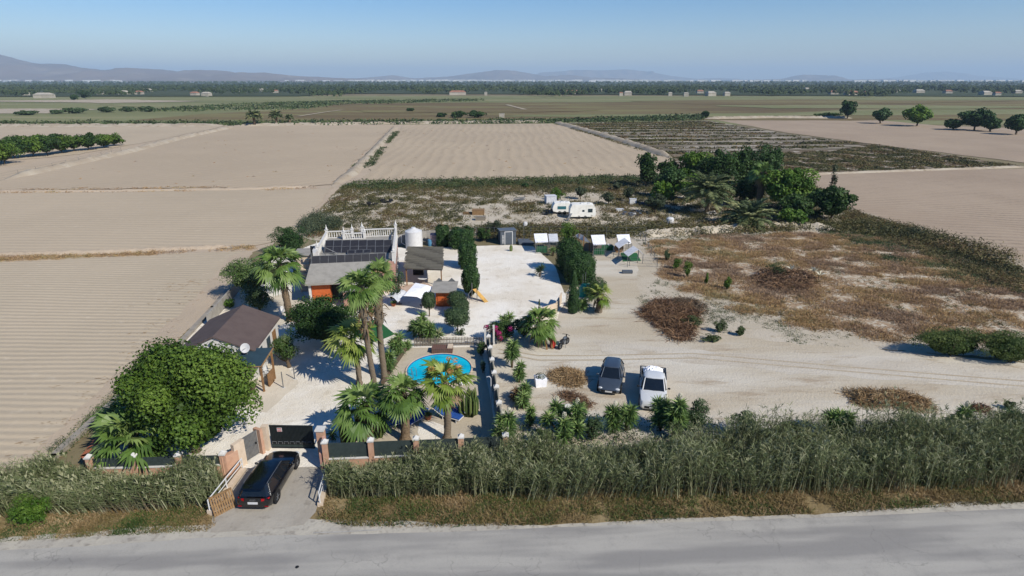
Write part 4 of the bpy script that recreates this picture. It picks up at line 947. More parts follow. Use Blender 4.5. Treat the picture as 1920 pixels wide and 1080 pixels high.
# pool shower
c = G(921, 757); t = thing('pool_shower', 'thin white pool shower pole by the right pool fence', 'shower', c)
MB().tube([(0, 0, 0), (0, 0, 2.0), (-.1, 0, 2.15), (-.3, 0, 2.1)], .03).build('pipe', M['whitegloss'], t); MB().box((0, 0, .03), (.7, .6, .06)).build('tray', M['concrete'], t)

# parasols: white shade sails / umbrellas on the patio
def umbrella(label, x, y, top, wpx, mat, yaw=0, tilt=.25):
    c = G(x, y); h = ZT(y, top); r = wpx * MPP(y) / 2; t = thing('parasol', label, 'parasol', c, yaw, 'pale parasols on the patio')
    MB().tube([(0, 0, 0), (0, 0, h)], .035).build('pole', M['wood'], t); MB().box((0, 0, .08), (.5, .5, .14)).build('base', M['concrete'], t)
    m = MB(); V = [[0, 0, h]]; n = 4
    for i in range(n):
        a_ = i / n * 2 * math.pi; V.append([r * math.cos(a_), r * math.sin(a_) * .95, h - .5 + tilt * math.sin(a_) * r]); 
        a_ += math.pi / n; V.append([r * .62 * math.cos(a_), r * .62 * math.sin(a_) * .95, h - .3 + tilt * .6 * math.sin(a_) * r])
    m.add(V, np.array([[0, 1 + i, 1 + (i + 1) % (2 * n)] for i in range(2 * n)])); m.build('canopy', mat, t)
umbrella('bright white four pointed shade canopy between house patio and orange shed', 793, 574, 540, 74, M['cloth'], .5)
umbrella('pale bluish parasol left of the bright white parasol', 749, 572, 545, 46, M['greycloth'], .1)
# patio furniture near pergola
c = G(793, 533); t = thing('cafe_table', 'small round table with crossed legs in front of the pergola', 'table', c)
MB().lathe((0, 0, .72), [(.001, 0), (.55, 0), (.55, .04), (.001, .04)], 20).build('tabletop', M['whitegloss'], t)
for s in (-1, 1): MB().tube([(s * .35, 0, 0), (-s * .2, 0, .72)], .03).build('leg', M['woodgrey'], t)
c = G(898, 567); t = thing('playground_slide', 'yellow slide with metal ladder frame by cypress hedges', 'slide', c, .7)
MB().slab([(-.1, .9, 1.2), (.35, .9, 1.2), (.75, -.6, .08), (.3, -.6, .08)], .06).build('chute', M['yellow'], t)
MB().tube([(-.15, .95, 0), (-.15, .95, 1.9)], .04).tube([(-.15, .1, 0), (-.15, .1, 1.5)], .04).tube([(-.15, .95, 1.2), (-.9, .6, .9), (-1.0, .2, 0)], .035).build('frame', M['greymetal'], t)

# picket fence north of the pool
m = MB(); a_, b_ = G(778, 651), G(905, 648); n = 62; n = 46; t = thing('picket_fence', 'low dark picket fence between gravel yard and pool terrace', 'fence', a_)
for i in range(n):
    p = (b_ - a_) * i / (n - 1); m.box(p + [0, 0, .42 + .02 * math.sin(i)], (.07, .03, .84))
m.build('pickets', M['woodgrey'], t)
MB().tube([[0, 0, .25], (b_ - a_) + [0, 0, .25]], .03, 4).tube([[0, 0, .65], (b_ - a_) + [0, 0, .65]], .03, 4).build('rails', M['bark'], t)
# low wall on left of pool terrace
def wallseg(name, label, pts, h, w, mat, cap=None, z0=0, cat='wall', group=None):
    P = [G(*p) for p in pts]; t = thing(name, label, cat, P[0], 0, group); m = MB(); cm = MB()
    for a_, b_ in zip(P[:-1], P[1:]):
        d = b_ - a_; L = np.linalg.norm(d); rz = math.atan2(d[1], d[0]); mid = (a_ + b_) / 2 - P[0]
        m.box(mid + [0, 0, h / 2 + z0], (L + w * .9, w, h), rz)
        if cap: cm.box(mid + [0, 0, h + .035], (L + w, w + .1, .07), rz)
    m.build('wall', mat, t)
    if cap: cm.build('coping', cap, t)
    return t, P
wallseg('terrace_wall', 'low brown stone edge along left side of pool terrace', [(718, 722), (737, 692), (762, 656)], .35, .22, M['bark'])
# screened fence to the right of the pool
def screenfence(label, pts, base_h, h, wallm, capm, nper, px_posts=True, pillar=True, gapless=False):
    P = [G(*p) for p in pts]; t = thing('screened_fence', label, 'fence', P[0])
    for a_, b_ in zip(P[:-1], P[1:]):
        d = b_ - a_; L = np.linalg.norm(d); rz = math.atan2(d[1], d[0]); u = d / L
        MB().box((a_ + b_) / 2 - P[0] + [0, 0, base_h / 2], (L, .2, base_h), rz).build('base_wall', wallm, t)
        MB().box((a_ + b_) / 2 - P[0] + [0, 0, base_h + .03], (L, .28, .06), rz).build('coping', capm, t)
        n = nper
        for i in range(n):
            q0 = a_ + d * i / n; q1 = a_ + d * (i + 1) / n
            MB().box((q0 + q1) / 2 - P[0] + [0, 0, (base_h + .06 + h - .08) / 2], (L / n - (.34 if pillar else .04), .04, h - base_h - .14), rz).build('screen_panel', M['darkmesh'], t)
        for i in range(n + 1):
            q = a_ + d * i / n - P[0]
            if pillar:
                pl = MB().box(q + [0, 0, h / 2], (.3, .3, h), rz).build('pillar', wallm, t)
                MB().box(q + [0, 0, h + .04], (.38, .38, .08), rz).hexa([q + [x, y, h + .08] for x, y in ((-.15, -.15), (.15, -.15), (.15, .15), (-.15, .15))], [q + [x, y, h + .24] for x, y in ((-.03, -.03), (.03, -.03), (.03, .03), (-.03, .03))]).build('pillar_cap', M['white'], pl)
    return t
screenfence('dark screened front fence on peach wall with four white capped pillars facing the road', [(615, 882), (948, 868)], .8, 1.9, M['peach'], M['white'], 4)
screenfence('dark screened fence with white capped posts along right side of the pool', [(947, 866), (916, 662)], .3, 1.5, M['block'], M['block'], 7)
screenfence('dark screened fence on peach wall behind reeds below the big tree', [(178, 900), (425, 893)], .8, 1.5, M['peach'], M['white'], 3)
t, P = wallseg('boundary_wall', 'low peach wall with terracotta coping bordering the left field', [(178, 900), (165, 880), (250, 760), (330, 668)], .9, .2, M['peach'], M['terracotta'])
t, P = wallseg('boundary_wall', 'grey block wall between field and garden behind the cottage', [(392, 612), (430, 568), (468, 522)], 1.2, .15, M['block'])
t, P = wallseg('concrete_channel', 'long raised concrete irrigation channel along left field edge', [(38, 915), (100, 862), (215, 757), (335, 650), (400, 580), (440, 530), (470, 492)], .3, .45, M['concrete'], cat='irrigation channel')
c = G(33, 915); solo('channel_outlet', MB().box(c + [0, 0, .3], (.9, .6, .6), .3).box(c + [.1, .1, .63], (.7, .5, .07), .3), M['white'], 'white concrete outlet block at near end of irrigation channel', 'outlet block', c)
wallseg('boundary_wall', 'peach block wall at the back between water tank and green hedges', [(740, 462), (800, 452), (850, 450)], 1.5, .15, M['block'])
t, P = wallseg('side_wall', 'white rendered wall at the right gate of the gravel yard', [(1000, 602), (1042, 588), (1052, 568)], 1.1, .12, M['cream'])
# yard gate right of the bougainvillea
a_ = G(910, 655); t = thing('yard_gate', 'dark barred gate with tall white posts beside the pink bougainvillea', 'gate', a_)
b_ = G(926, 648) - a_
for q in (np.zeros(3), b_): MB().box(q + [0, 0, .95], (.16, .16, 1.9)).build('gate_post', M['white'], t)
m = MB()
for f in np.linspace(.12, .88, 9): m.box(b_ * f + [0, 0, .9], (.03, .03, 1.5))
m.tube([b_ * .05 + [0, 0, .25], b_ * .95 + [0, 0, .25]], .03).tube([b_ * .05 + [0, 0, 1.55], b_ * .95 + [0, 0, 1.55]], .03); m.build('gate_leaf', M['blackmetal'], t)

# ------------------------------------------------------------------ entrance: sliding gate, pedestrian gate, walls
def pillar(name, label, x, y, w, h, mat, cap=True, cat='pillar', rz=0, group=None, d=None):
    c = G(x, y); t = thing(name, label, cat, c, rz, group)
    MB().box((0, 0, h / 2), (w, d or w, h)).build('shaft', mat, t)
    if cap: MB().box((0, 0, h + .05), (w + .12, (d or w) + .12, .1)).build('cap', M['white'], t)
    return t
gl, gr = G(511, 841), G(591, 842); gh = 1.62
t = thing('sliding_gate', 'wide black metal sliding gate closing the driveway', 'gate', gl)
d = gr - gl; rz = math.atan2(d[1], d[0]); L = np.linalg.norm(d); m = MB()
m.box(d / 2 + [0, 0, gh / 2 + .1], (L, .05, gh - .1), rz).build('gate_panel', M['darkmesh'], t)
m = MB()
for z in (.08, .38, gh): m.box(d / 2 + [0, 0, z], (L, .1, .07), rz)
for i in range(33): m.box(d * (i + .5) / 33 + [0, -.04, gh / 2 + .2], (.03, .03, gh - .4), rz)
m.build('gate_bars', M['blackmetal'], t)
m = MB()
for i in range(7):
    q = d * (i + .6) / 7.3; m.tube([q + [-.13, -.08, .4], q + [-.12, -.08, .56], q + [.12, -.08, .56], q + [.13, -.08, .4]], .02, 4, cap=False)
m.build('scroll_ornament', M['greymetal'], t)
sg = MB().box(d * .24 + [0, -.08, gh - .22], (.3, .02, .26), rz).build('warning_sign', M['whitegloss'], t); MB().box(d * .24 + [0, -.095, gh - .15], (.26, .01, .06), rz).box(d * .24 + [0, -.095, gh - .29], (.26, .01, .06), rz).build('red_band', M['red'], sg)
pillar('gate_pillar', 'cream pillar at the left end of the black sliding gate', 502, 844, .34, 1.75, M['cream'], False)
pillar('gate_pillar', 'peach pillar with white cap at the right end of the sliding gate', 607, 858, .42, 1.95, M['peach'])
t = pillar('wing_wall', 'peach wall between pedestrian gate and sliding gate', 490, 850, .55, 1.75, M['peach'], False, 'wall', -.45, d=.2)
c = G(611, 862)
m = MB(); m.hexa([c + [.05, -1.1, 0], c + [.2, -1.1, 0], c + [.2, -.2, 0], c + [.05, -.2, 0]], [c + [.05, -1.1, 1.15], c + [.2, -1.1, 1.15], c + [.2, -.2, 1.8], c + [.05, -.2, 1.8]])
solo('wing_wall', m, M['pink'], 'sloping peach wing wall right of the sliding gate', 'wall', c)
ga, gb = G(459, 871), G(487, 853); d = gb - ga; t = thing('pedestrian_gate', 'grey barred pedestrian gate in the cream entrance wall', 'gate', ga); m = MB()
for i in range(12): m.box(d * (i + .5) / 12 + [0, 0, .95], (.06, .03, 1.6), math.atan2(d[1], d[0]))
for z in (.18, .95, 1.72): m.tube([[0, 0, z], d + [0, 0, z]], .03, 5)
m.build('gate_bars', M['greymetal'], t); MB().box(d * .9 + [0, -.05, .95], (.1, .06, .12)).build('lock', M['blackmetal'], t)
MB().box(d / 2 + [0, .05, .95], (np.linalg.norm(d), .03, 1.5), math.atan2(d[1], d[0])).build('back_panel', M['block'], t)
wallseg('entrance_wall', 'tall cream entrance wall left of the pedestrian gate', [(446, 881), (459, 872)], 1.75, .25, M['cream'])
wallseg('entrance_wall', 'stepped peach wall end under the big tree by the entrance', [(424, 893), (446, 882)], 1.35, .28, M['peach'])
def railing(label, pts, h, wallh):
    P = [G(*p) for p in pts]; t = thing('driveway_railing', label, 'railing', P[0], 0, 'white railings flanking the driveway'); m = MB(); w = MB()
    for a_, b_ in zip(P[:-1], P[1:]):
        d = b_ - a_; w.box((a_ + b_) / 2 - P[0] + [0, 0, wallh / 2], (np.linalg.norm(d) + .1, .28, wallh), math.atan2(d[1], d[0]))
        m.tube([a_ - P[0] + [0, 0, h], b_ - P[0] + [0, 0, h]], .035, 8).tube([a_ - P[0] + [0, 0, (h + wallh) / 2], b_ - P[0] + [0, 0, (h + wallh) / 2]], .028, 8)
        for f in (0, .5, 1): MB().tube([a_ + d * f - P[0] + [0, 0, 0], a_ + d * f - P[0] + [0, 0, h]], .035, 8).build('post', M['whitegloss'], t)
    m.build('rail', M['whitegloss'], t); w.build('kerb_wall', M['cream'], t)
railing('white metal railing on low wall left of the driveway', [(457, 886), (395, 966)], .95, .32)
railing('short white metal railing at the right edge of the driveway', [(613, 905), (601, 950)], .95, .25)
c = G(420, 957); t = thing('wooden_pallet', 'weathered wooden pallet leaning on the left driveway railing', 'pallet', c, math.radians(48))
m = MB()
for i in range(10): m.box((-.54 + i * .12, -.1, .5), (.085, .03, 1.0), tilt=-.35)
m.build('slats', M['palletwood'], t); m = MB()
for z in (.12, .55, 1.0): m.box((0, -.03 + (z - .55) * .36, z), (1.18, .08, .1))
m.build('cross_boards', M['palletwood'], t)

# ------------------------------------------------------------------ garden post lamps, chairs, sundries
for x, y, ty, lab in ((496.2, 729.7, 703, 'left of three thin grey garden posts on the tiled patio'), (531.6, 728.4, 697.4, 'middle of three thin grey garden posts on the tiled patio'), (553, 712, 689, 'right of three thin grey garden posts, under the bushy tree')):
    c = G(x, y); t = thing('garden_post', lab, 'post', c, 0, 'thin posts on the patio'); h = ZT(y, ty)
    MB().tube([(0, 0, 0), (0, 0, h)], .04, 8).build('pole', M['greymetal'], t); MB().box((0, 0, .04), (.22, .22, .07)).build('foot', M['white'], t)
def chair(label, x, y, rz):
    c = G(x, y); t = thing('garden_chair', label, 'chair', c, rz, 'white plastic chairs by the cottage')
    MB().box((0, 0, .42), (.46, .44, .04)).build('seat', M['whitegloss'], t)
    MB().slab([(-.22, .2, .44), (.22, .2, .44), (.24, .3, .88), (-.24, .3, .88)], .03).box((0, .27, .68), (.44, .04, .4)).build('backrest', M['whitegloss'], t)
    for i in (-.2, .2):
        for j in (-.18, .18): MB().tube([(i, j, .42), (i * 1.15, j * 1.15, 0)], .025, 6).build('leg', M['whitegloss'], t)
        MB().box((i * 1.15, 0, .64), (.05, .44, .03)).build('armrest', M['whitegloss'], t)
chair('left white plastic chair under edge of shade cloth roof', 498, 706, 2.2)
chair('right white plastic chair beside a small ladder on the patio', 505, 708, 1.2)
chair('white chair in the garden beneath left palm trunk', 529, 592, .5)

c = G(1013, 723); t = thing('bulk_bag', 'white bulk bag holding a grey green plant on the sandy lot', 'bulk bag', c, .15)
MB().hexa([(-.38, -.38, 0), (.38, -.38, 0), (.38, .38, 0), (-.38, .38, 0)], [(-.44, -.44, .72), (.44, -.42, .66), (.42, .42, .72), (-.42, .44, .7)]).build('bag', M['cloth'], t)
rg = R_(2); n = 160; d = rg.normal(size=(n, 3)); d[:, 2] = np.abs(d[:, 2]); d /= np.linalg.norm(d, axis=1)[:, None]
MB().cards(d * [.4, .4, .3] + [0, 0, .72], d, .12, .5, rg.uniform(0, 1, n), rg).build('plant', M['grey_tree'], t)
# teal tarpaulin
P = [G(1086, 555, .0), G(1100, 563, 0), G(1112, 551, 0), G(1098, 541, 0)]; c = np.mean(P, 0)
t = thing('tarpaulin_tent', 'teal tarpaulin draped over a frame beside the cypress', 'tarpaulin', c)
rg = R_(9); V = []; nx = 9
for i in range(nx):
    for j in range(nx):
        u, v = i / (nx - 1), j / (nx - 1); x = (u - .5) * 1.7; y = (v - .5) * 2.0; r2 = max(abs(u - .5), abs(v - .5)) * 2
        V.append([x, y, 1.15 * (1 - r2 ** 3) + rg.uniform(0, .1)])
m = MB().add(V, np.array([[i * nx + j, (i + 1) * nx + j, (i + 1) * nx + j + 1, i * nx + j + 1] for i in range(nx - 1) for j in range(nx - 1)])); m.build('cover', M['teal'], t, smooth=60)
MB().tube([(-.3, .6, 0), (-.3, .9, 2.0)], .02).tube([(-.1, .6, 0), (0, .95, 2.2)], .02).build('pole', M['greymetal'], t)
# boards and red sack by the palm
c = G(1026, 655); t = thing('leaning_boards', 'dark boards leaning together beside a red canister by the palm', 'boards', c)
MB().slab([(-.3, .1, 1.3), (-.15, .1, 1.3), (.05, -.2, 0), (-.1, -.2, 0)], .04).slab([(.1, .1, 1.1), (.25, .1, 1.1), (.55, -.1, 0), (.4, -.1, 0)], .04).build('board', M['wood'], t)
c = G(1036, 652); solo('red_canister', MB().lathe(c, [(.001, 0), (.24, 0), (.26, .5), (.2, .8), (.08, .95), (.001, .97)], 14), M['red'], 'red canister leaning between boards and the dark motorbike', 'canister', c, smooth=40)
# motorbike leaning
c = G(1057, 650); t = thing('motorbike', 'dark motorbike parked on the sand right of the fan palm', 'motorbike', c, math.radians(58))
for x in (-.65, .65):
    w = MB().lathe((x, 0, .3), [(.2, -.06), (.3, -.06), (.32, 0), (.3, .06), (.2, .06), (.2, -.06)], 18, axis='y').build('wheel', M['rubber'], t); MB().lathe((x, 0, .3), [(.001, -.03), (.19, -.03), (.19, .03), (.001, .03)], 12, axis='y').build('rim', M['alloy'], w)
MB().tube([(-.65, 0, .3), (-.2, 0, .38), (.2, 0, .4), (.45, 0, .85)], .06).tube([(.65, 0, .3), (.42, 0, .95)], .05).build('frame', M['blackmetal'], t)
MB().ell((.12, 0, .76), (.28, .14, .14)).build('fuel_tank', M['slate'], t, smooth=180); MB().ell((-.38, 0, .74), (.36, .13, .07)).build('saddle', M['rubber'], t, smooth=180)
MB().tube([(.36, -.35, .98), (.44, 0, 1.0), (.36, .35, .98)], .025).build('handlebar', M['blackmetal'], t); MB().box((0, 0, .42), (.4, .22, .28)).build('engine', M['greymetal'], t)
MB().tube([(-.05, -.1, .35), (-.2, -.35, 0)], .02).build('kickstand', M['greymetal'], t)

# ------------------------------------------------------------------ vehicles (front towards local +Y)
def car(name, label, cat, c, rz, L, W, Hh, paint, style, belt=.62):
    t = thing(name, label, cat, c, rz)
    zb = .2; w = W / 2; hb = Hh * belt; y0 = -L / 2; pick = style == 'pickup'
    #  (y fraction from rear, top z, half width)
    if pick: st = [(.385, hb, .97), (.40, hb, 1), (.6, hb, 1), (.735, hb * .99, 1), (.80, hb * .96, .99), (.92, hb * .9, .96), (.975, hb * .84, .9), (1.0, hb * .66, .82)]
    elif style == 'estate': st = [(0, hb * .72, .84), (.012, hb * .98, .9), (.05, hb * 1.03, .95), (.2, hb * 1.02, 1), (.5, hb, 1), (.68, hb * .98, 1), (.76, hb * .93, .99), (.9, hb * .84, .95), (.965, hb * .72, .86), (1.0, hb * .55, .7)]
    else: st = [(0, hb * .7, .82), (.012, hb * .98, .88), (.06, hb * 1.04, .94), (.2, hb * 1.03, 1), (.5, hb, 1), (.7, hb * .97, 1), (.78, hb * .92, .98), (.9, hb * .82, .93), (.965, hb * .7, .84), (1.0, hb * .52, .68)]
    rings = []
    for f, zt, wf in st:
        y = y0 + f * L; ww = w * wf; e = .12 if (f < .02 or f > .98) else 0; b = zb + e
        half = [(ww * .8, b), (ww * .97, b + .1), (ww, b + (zt - b) * .45), (ww * .985, b + (zt - b) * .75), (ww * .93, zt - .035), (ww * .8, zt), (ww * .4, zt + .025)]
        rings.append([(x, y, z) for x, z in half] + [(-x, y, z) for x, z in half[::-1]])
    MB().loft(rings).build('body', paint, t, smooth=38)
    # greenhouse
    if pick: gb = (.39, .735); gt = (.415, .63)
    elif style == 'estate': gb = (.03, .70); gt = (.10, .545)
    else: gb = (.045, .72); gt = (.14, .56)
    def ring(ya, yb, hw, z, fr, rr): 
        a_, b_ = y0 + ya * L, y0 + yb * L
        return [(-hw * rr, a_, z), (-hw, a_ + .18, z), (-hw, (a_ + b_) / 2, z), (-hw, b_ - .3, z), (-hw * fr, b_, z), (0, b_ + .06, z), (hw * fr, b_, z), (hw, b_ - .3, z), (hw, (a_ + b_) / 2, z), (hw, a_ + .18, z), (hw * rr, a_, z), (0, a_ - .03, z)]
    r0 = ring(gb[0], gb[1], w * .9, hb * .985, .86, .84); r1 = ring(gt[0], gt[1], w * (.71 if pick else .67), Hh - .05, .9, .8)
    MB().loft([r0, r1]).build('windows', M['carglass'], t, smooth=30)
    r2 = [(x * 1.03, y, Hh - .05) for x, y, z in r1]; r3 = [(x * .97, y * 1.0, Hh - .01) for x, y, z in r1]; r4 = [(x * .6, y0 + (gt[0] + gt[1]) / 2 * L + (y - y0 - (gt[0] + gt[1]) / 2 * L) * .8, Hh + .015) for x, y, z in r1]
    MB().loft([r2, r3, r4]).build('roof', paint, t, smooth=50)
    m = MB()
    for i in (1, 2, 3, 4, 6, 7, 8, 9) if style != 'pickup' else (0, 1, 2, 4, 6, 8, 9, 10):
        p, q = np.array(r0[i]), np.array(r1[i]); o_ = np.array([.012 * np.sign(p[0]), 0, 0]); MB().tube([p + o_, q + o_], [.045, .035], 6).build('pillar', paint, t, smooth=60)
    if style == 'estate':
        for s in (-1, 1): MB().tube([(s * w * .66, y0 + .12 * L, Hh), (s * w * .68, y0 + .15 * L, Hh + .05), (s * w * .68, y0 + .5 * L, Hh + .05), (s * w * .66, y0 + .54 * L, Hh - .01)], .016, 6).build('roof_rail', M['greymetal'], t)
    if pick:
        bx = MB(); ya, yb = y0 + .01 * L, y0 + .385 * L
        for s in (-1, 1): bx.box((s * (w - .06), (ya + yb) / 2, (zb + .15 + hb) / 2), (.12, yb - ya, hb - zb - .15))
        bx.box((0, ya + .04, (zb + .15 + hb) / 2), (W - .24, .08, hb - zb - .15)); bx.build('bed_walls', paint, t)
        MB().box((0, (ya + yb) / 2, .58), (W - .24, yb - ya - .1, .06)).box((0, yb - .05, .8), (W - .26, .05, .45)).build('bed_floor', M['blackmetal'], t)
        rail = MB()
        for s in (-1, 1): rail.box((s * (w - .06), (ya + yb) / 2, hb + .015), (.1, yb - ya, .03))
        rail.box((0, ya + .04, hb + .015), (W - .24, .07, .03)).build('bed_rail_trim', M['blackmetal'], t)
    # wheels
    R = .34 if not pick else .37
    for fy in ((.185, .815) if not pick else (.2, .82)):
        for s in (-1, 1):
            y = y0 + fy * L; x = s * (w - .1)
            MB().lathe((s * (w - .012), y, R + .015), [(.001, -.015), (R + .06, -.015), (R + .06, .018), (.001, .018)], 24, axis='x').build('wheel_arch', M['rubber'], t)
            wh = MB().lathe((x, y, R), [(R * .62, -.12), (R * .95, -.12), (R, -.08), (R, .08), (R * .95, .115), (R * .62, .12)], 26, axis='x').build('wheel', M['rubber'], t, smooth=40)
            rm = MB().lathe((x + s * .04, y, R), [(.001, -.05), (R * .6, -.05), (R * .64, .06 * 1), (R * .58, .0), (.001, .0)], 20, axis='x')
            for k in range(5):
                a_ = k / 5 * 2 * math.pi; rm.tube([(x + s * .1, y, R), (x + s * .095, y + R * .6 * math.cos(a_), R + R * .6 * math.sin(a_))], .03, 5)
            rm.build('rim', M['alloy'], wh)
    for s in (-1, 1):
        MB().ell((s * (w + .1), y0 + (gb[1] - .075) * L, hb * 1.06), (.1, .06, .075), 10, 6).tube([(s * w * .88, y0 + (gb[1] - .075) * L, hb * 1.0), (s * (w + .05), y0 + (gb[1] - .075) * L, hb * 1.04)], .02).build('mirror', paint if not pick else M['blackmetal'], t, smooth=180)
        hz = st[-2][1] * .86; MB().ell((s * w * .68, y0 + L * .962, hz), (.2, .1, .1), 12, 6).build('headlight', M['lampglass'], t, smooth=180)
        if pick: MB().box((s * (w - .06), y0 + .0, hb * .75), (.1, .05, .3)).build('tail_light', M['tail'], t)
        else: MB().hexa([(s * w * .5, y0 - .02, hb * .84), (s * w * .88, y0 + .1, hb * .84), (s * w * .9, y0 + .2, hb * .86), (s * w * .5, y0 + .12, hb * .86)][::int(s)], [(s * w * .5, y0 + .0, hb * .97), (s * w * .87, y0 + .12, hb * .98), (s * w * .9, y0 + .22, hb * .98), (s * w * .5, y0 + .14, hb * .98)][::int(s)]).build('tail_light', M['tail'], t)
    MB().box((0, y0 + L * (1.0 - .004), zb + .22), (W * .62, .06, .16)).build('grille', M['blackmetal'], t)
    MB().box((0, y0 + L + .03, zb + .2), (.5, .02, .11)).build('number_plate', M['whitegloss'], t)
    if style == 'estate':
        MB().box((0, y0 - .02, hb * .7), (.52, .03, .12)).build('rear_number_plate', M['whitegloss'], t)
        m = MB()
        for k in range(4): m.lathe((-.105 + .07 * k, y0 + .005, hb * .89), [(.035, -.01), (.048, -.01), (.048, .01), (.035, .01), (.035, -.01)], 14, axis='y')
        m.build('ring_emblem', M['alloy'], t)
        for s in (-1, 1): MB().box((s * W * .38, y0 - .012, zb + .22), (.2, .03, .035)).build('rear_reflector', M['tail'], t)
        MB().hexa([(-w * .6, y0 + .1, Hh - .07), (w * .6, y0 + .1, Hh - .07), (w * .6, y0 + .5, Hh - .02), (-w * .6, y0 + .5, Hh - .02)], [(-w * .6, y0 + .18, Hh - .03), (w * .6, y0 + .18, Hh - .03), (w * .6, y0 + .5, Hh + .0), (-w * .6, y0 + .5, Hh + .0)]).build('spoiler', paint, t)
    else:
        MB().tube([(-.35, y0 + (gb[1] + .0) * L, hb + .0), (.1, y0 + (gb[1] - .03) * L, hb + .1)], .012).build('wiper', M['blackmetal'], t)
    return t
r_ = G(486, 944); f_ = G(548, 850); a_ = (G(520, 939) + G(555.6, 877.8)) / 2 
car('estate_car', 'black estate car parked in front of the black sliding gate', 'car', (a_[0] - .84, a_[1], 0), math.radians(-1), 4.75, 1.86, 1.4, M['carblack'], 'estate')
g = G(1149, 712); car('hatchback_car', 'grey blue hatchback parked left of the white pickup', 'car', (7.42, 40.0, 0), math.radians(180 - 14), 4.1, 1.74, 1.48, M['cargrey'], 'hatch')
pk = car('pickup_truck', 'white pickup truck parked nose towards the reeds with cloth in its bed', 'pickup truck', (10.15, 38.25, 0), math.radians(180 - 12), 5.15, 1.92, 1.72, M['carwhite'], 'pickup', .58)
rg = R_(6); nx = 16; V = []
for i in range(nx):
    for j in range(nx):
        u, v = i / (nx - 1) * 2 - 1, j / (nx - 1) * 2 - 1
        V.append([u * .72, v * .75, .95 + .34 * (1 - abs(u) ** 3) * (1 - abs(v) ** 3) + rg.uniform(-.05, .06)])
cp = Vector((0, -1.75, 0)); cp.rotate(pk.rotation_euler); 
cl = MB().add(V, np.array([[i * nx + j, (i + 1) * nx + j, (i + 1) * nx + j + 1, i * nx + j + 1] for i in range(nx - 1) for j in range(nx - 1)])).build('cloth_bundle', M['cloth'])
cl.location = pk.location + cp; cl.rotation_euler = pk.rotation_euler; tag(cl, 'crumpled white cloth bundle heaped in the pickup bed', 'cloth bundle')

# ------------------------------------------------------------------ vegetation
def unit(rg, n):
    d = rg.normal(size=(n, 3)); return d / np.linalg.norm(d, axis=1)[:, None]
def crown(mb, c, r, lumps, n, leaf, seed, up=.15, sq=.55, core=0, asp=.55, fill=.25):
    rg = R_(seed); c = np.array(c, float); r = np.array(r, float)
    d = unit(rg, lumps); d[:, 2] = np.where(d[:, 2] < -.35, -d[:, 2], d[:, 2])
    lc = c + d * r * rg.uniform(.55, .9, lumps)[:, None]; lr = rg.uniform(.2, .46, lumps); la = rg.uniform(0, .6, lumps)
    idx = rg.integers(0, lumps, n); q = unit(rg, n); q[:, 2] = np.where((q[:, 2] < -.3) & (rg.uniform(0, 1, n) < .6), -q[:, 2], q[:, 2])
    P = lc[idx] + q * (r * lr[idx][:, None]) * rg.uniform(.7, 1.08, n)[:, None]
    N = q + rg.normal(size=(n, 3)) * sq + np.array([0, 0, up])
    mb.cards(P, N, leaf * rg.uniform(.6, 1.3, n), asp, np.clip(la[idx] + rg.uniform(0, .45, n), 0, 1), rg)
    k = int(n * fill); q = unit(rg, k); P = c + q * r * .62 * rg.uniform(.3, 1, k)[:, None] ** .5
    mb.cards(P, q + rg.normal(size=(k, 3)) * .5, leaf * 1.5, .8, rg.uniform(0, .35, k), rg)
    return lc
def tree(name, label, x, y, top, wpx, mat, n=3000, leaf=.16, lumps=26, trunk=.25, group=None, seed=None, cat='tree', rz_scale=1.0, depth=1.0, tr=.16, z=None, asp=.55, base_h=None):
    seed = seed or int(x * 3 + y); c = G(x, y); h = z or ZT(y, top); rx = wpx * MPP(y) / 2 * (1 - .5 * h / H)
    t = thing(name, label, cat, c, 0, group); th = h * trunk; rz = (h - th) / 2 * rz_scale
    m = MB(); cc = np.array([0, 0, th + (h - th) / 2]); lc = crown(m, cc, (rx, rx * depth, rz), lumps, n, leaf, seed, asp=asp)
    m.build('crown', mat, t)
    rg = R_(seed + 1); m = MB(); top_ = np.array([rg.uniform(-.1, .1) * rx, 0, th + rz * .5])
    m.tube([(0, 0, -.1), (rg.uniform(-.1, .1), 0, th * .5), top_ * [1, 1, .8], top_], [tr * 1.25, tr, tr * .8, tr * .5], 8, rough=.15)
    for q in lc[:7]: m.tube([top_ * [1, 1, .6], (top_ * [1, 1, .6] + q) / 2 + [0, 0, -.05 * h], q], [tr * .5, tr * .35, tr * .15], 5)
    m.build('trunk', M['bark'], t, smooth=180)
    return t
def bush(name, label, x, y, top, wpx, mat, n=900, leaf=.14, group=None, lumps=12, cat='shrub', depth=.9, asp=.55, seed=None):
    seed = seed or int(x * 3 + y); c = G(x, y); h = ZT(y, top); rx = wpx * MPP(y) / 2
    t = thing(name, label, cat, c, 0, group); m = MB()
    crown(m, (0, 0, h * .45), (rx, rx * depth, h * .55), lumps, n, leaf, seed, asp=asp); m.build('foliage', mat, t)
    m = MB(); rg = R_(seed + 5)
    for _ in range(5): m.tube([(0, 0, 0), (rg.uniform(-.5, .5) * rx, rg.uniform(-.5, .5) * rx, h * .7)], [.05, .02], 5)
    m.build('stems', M['bark'], t); return t
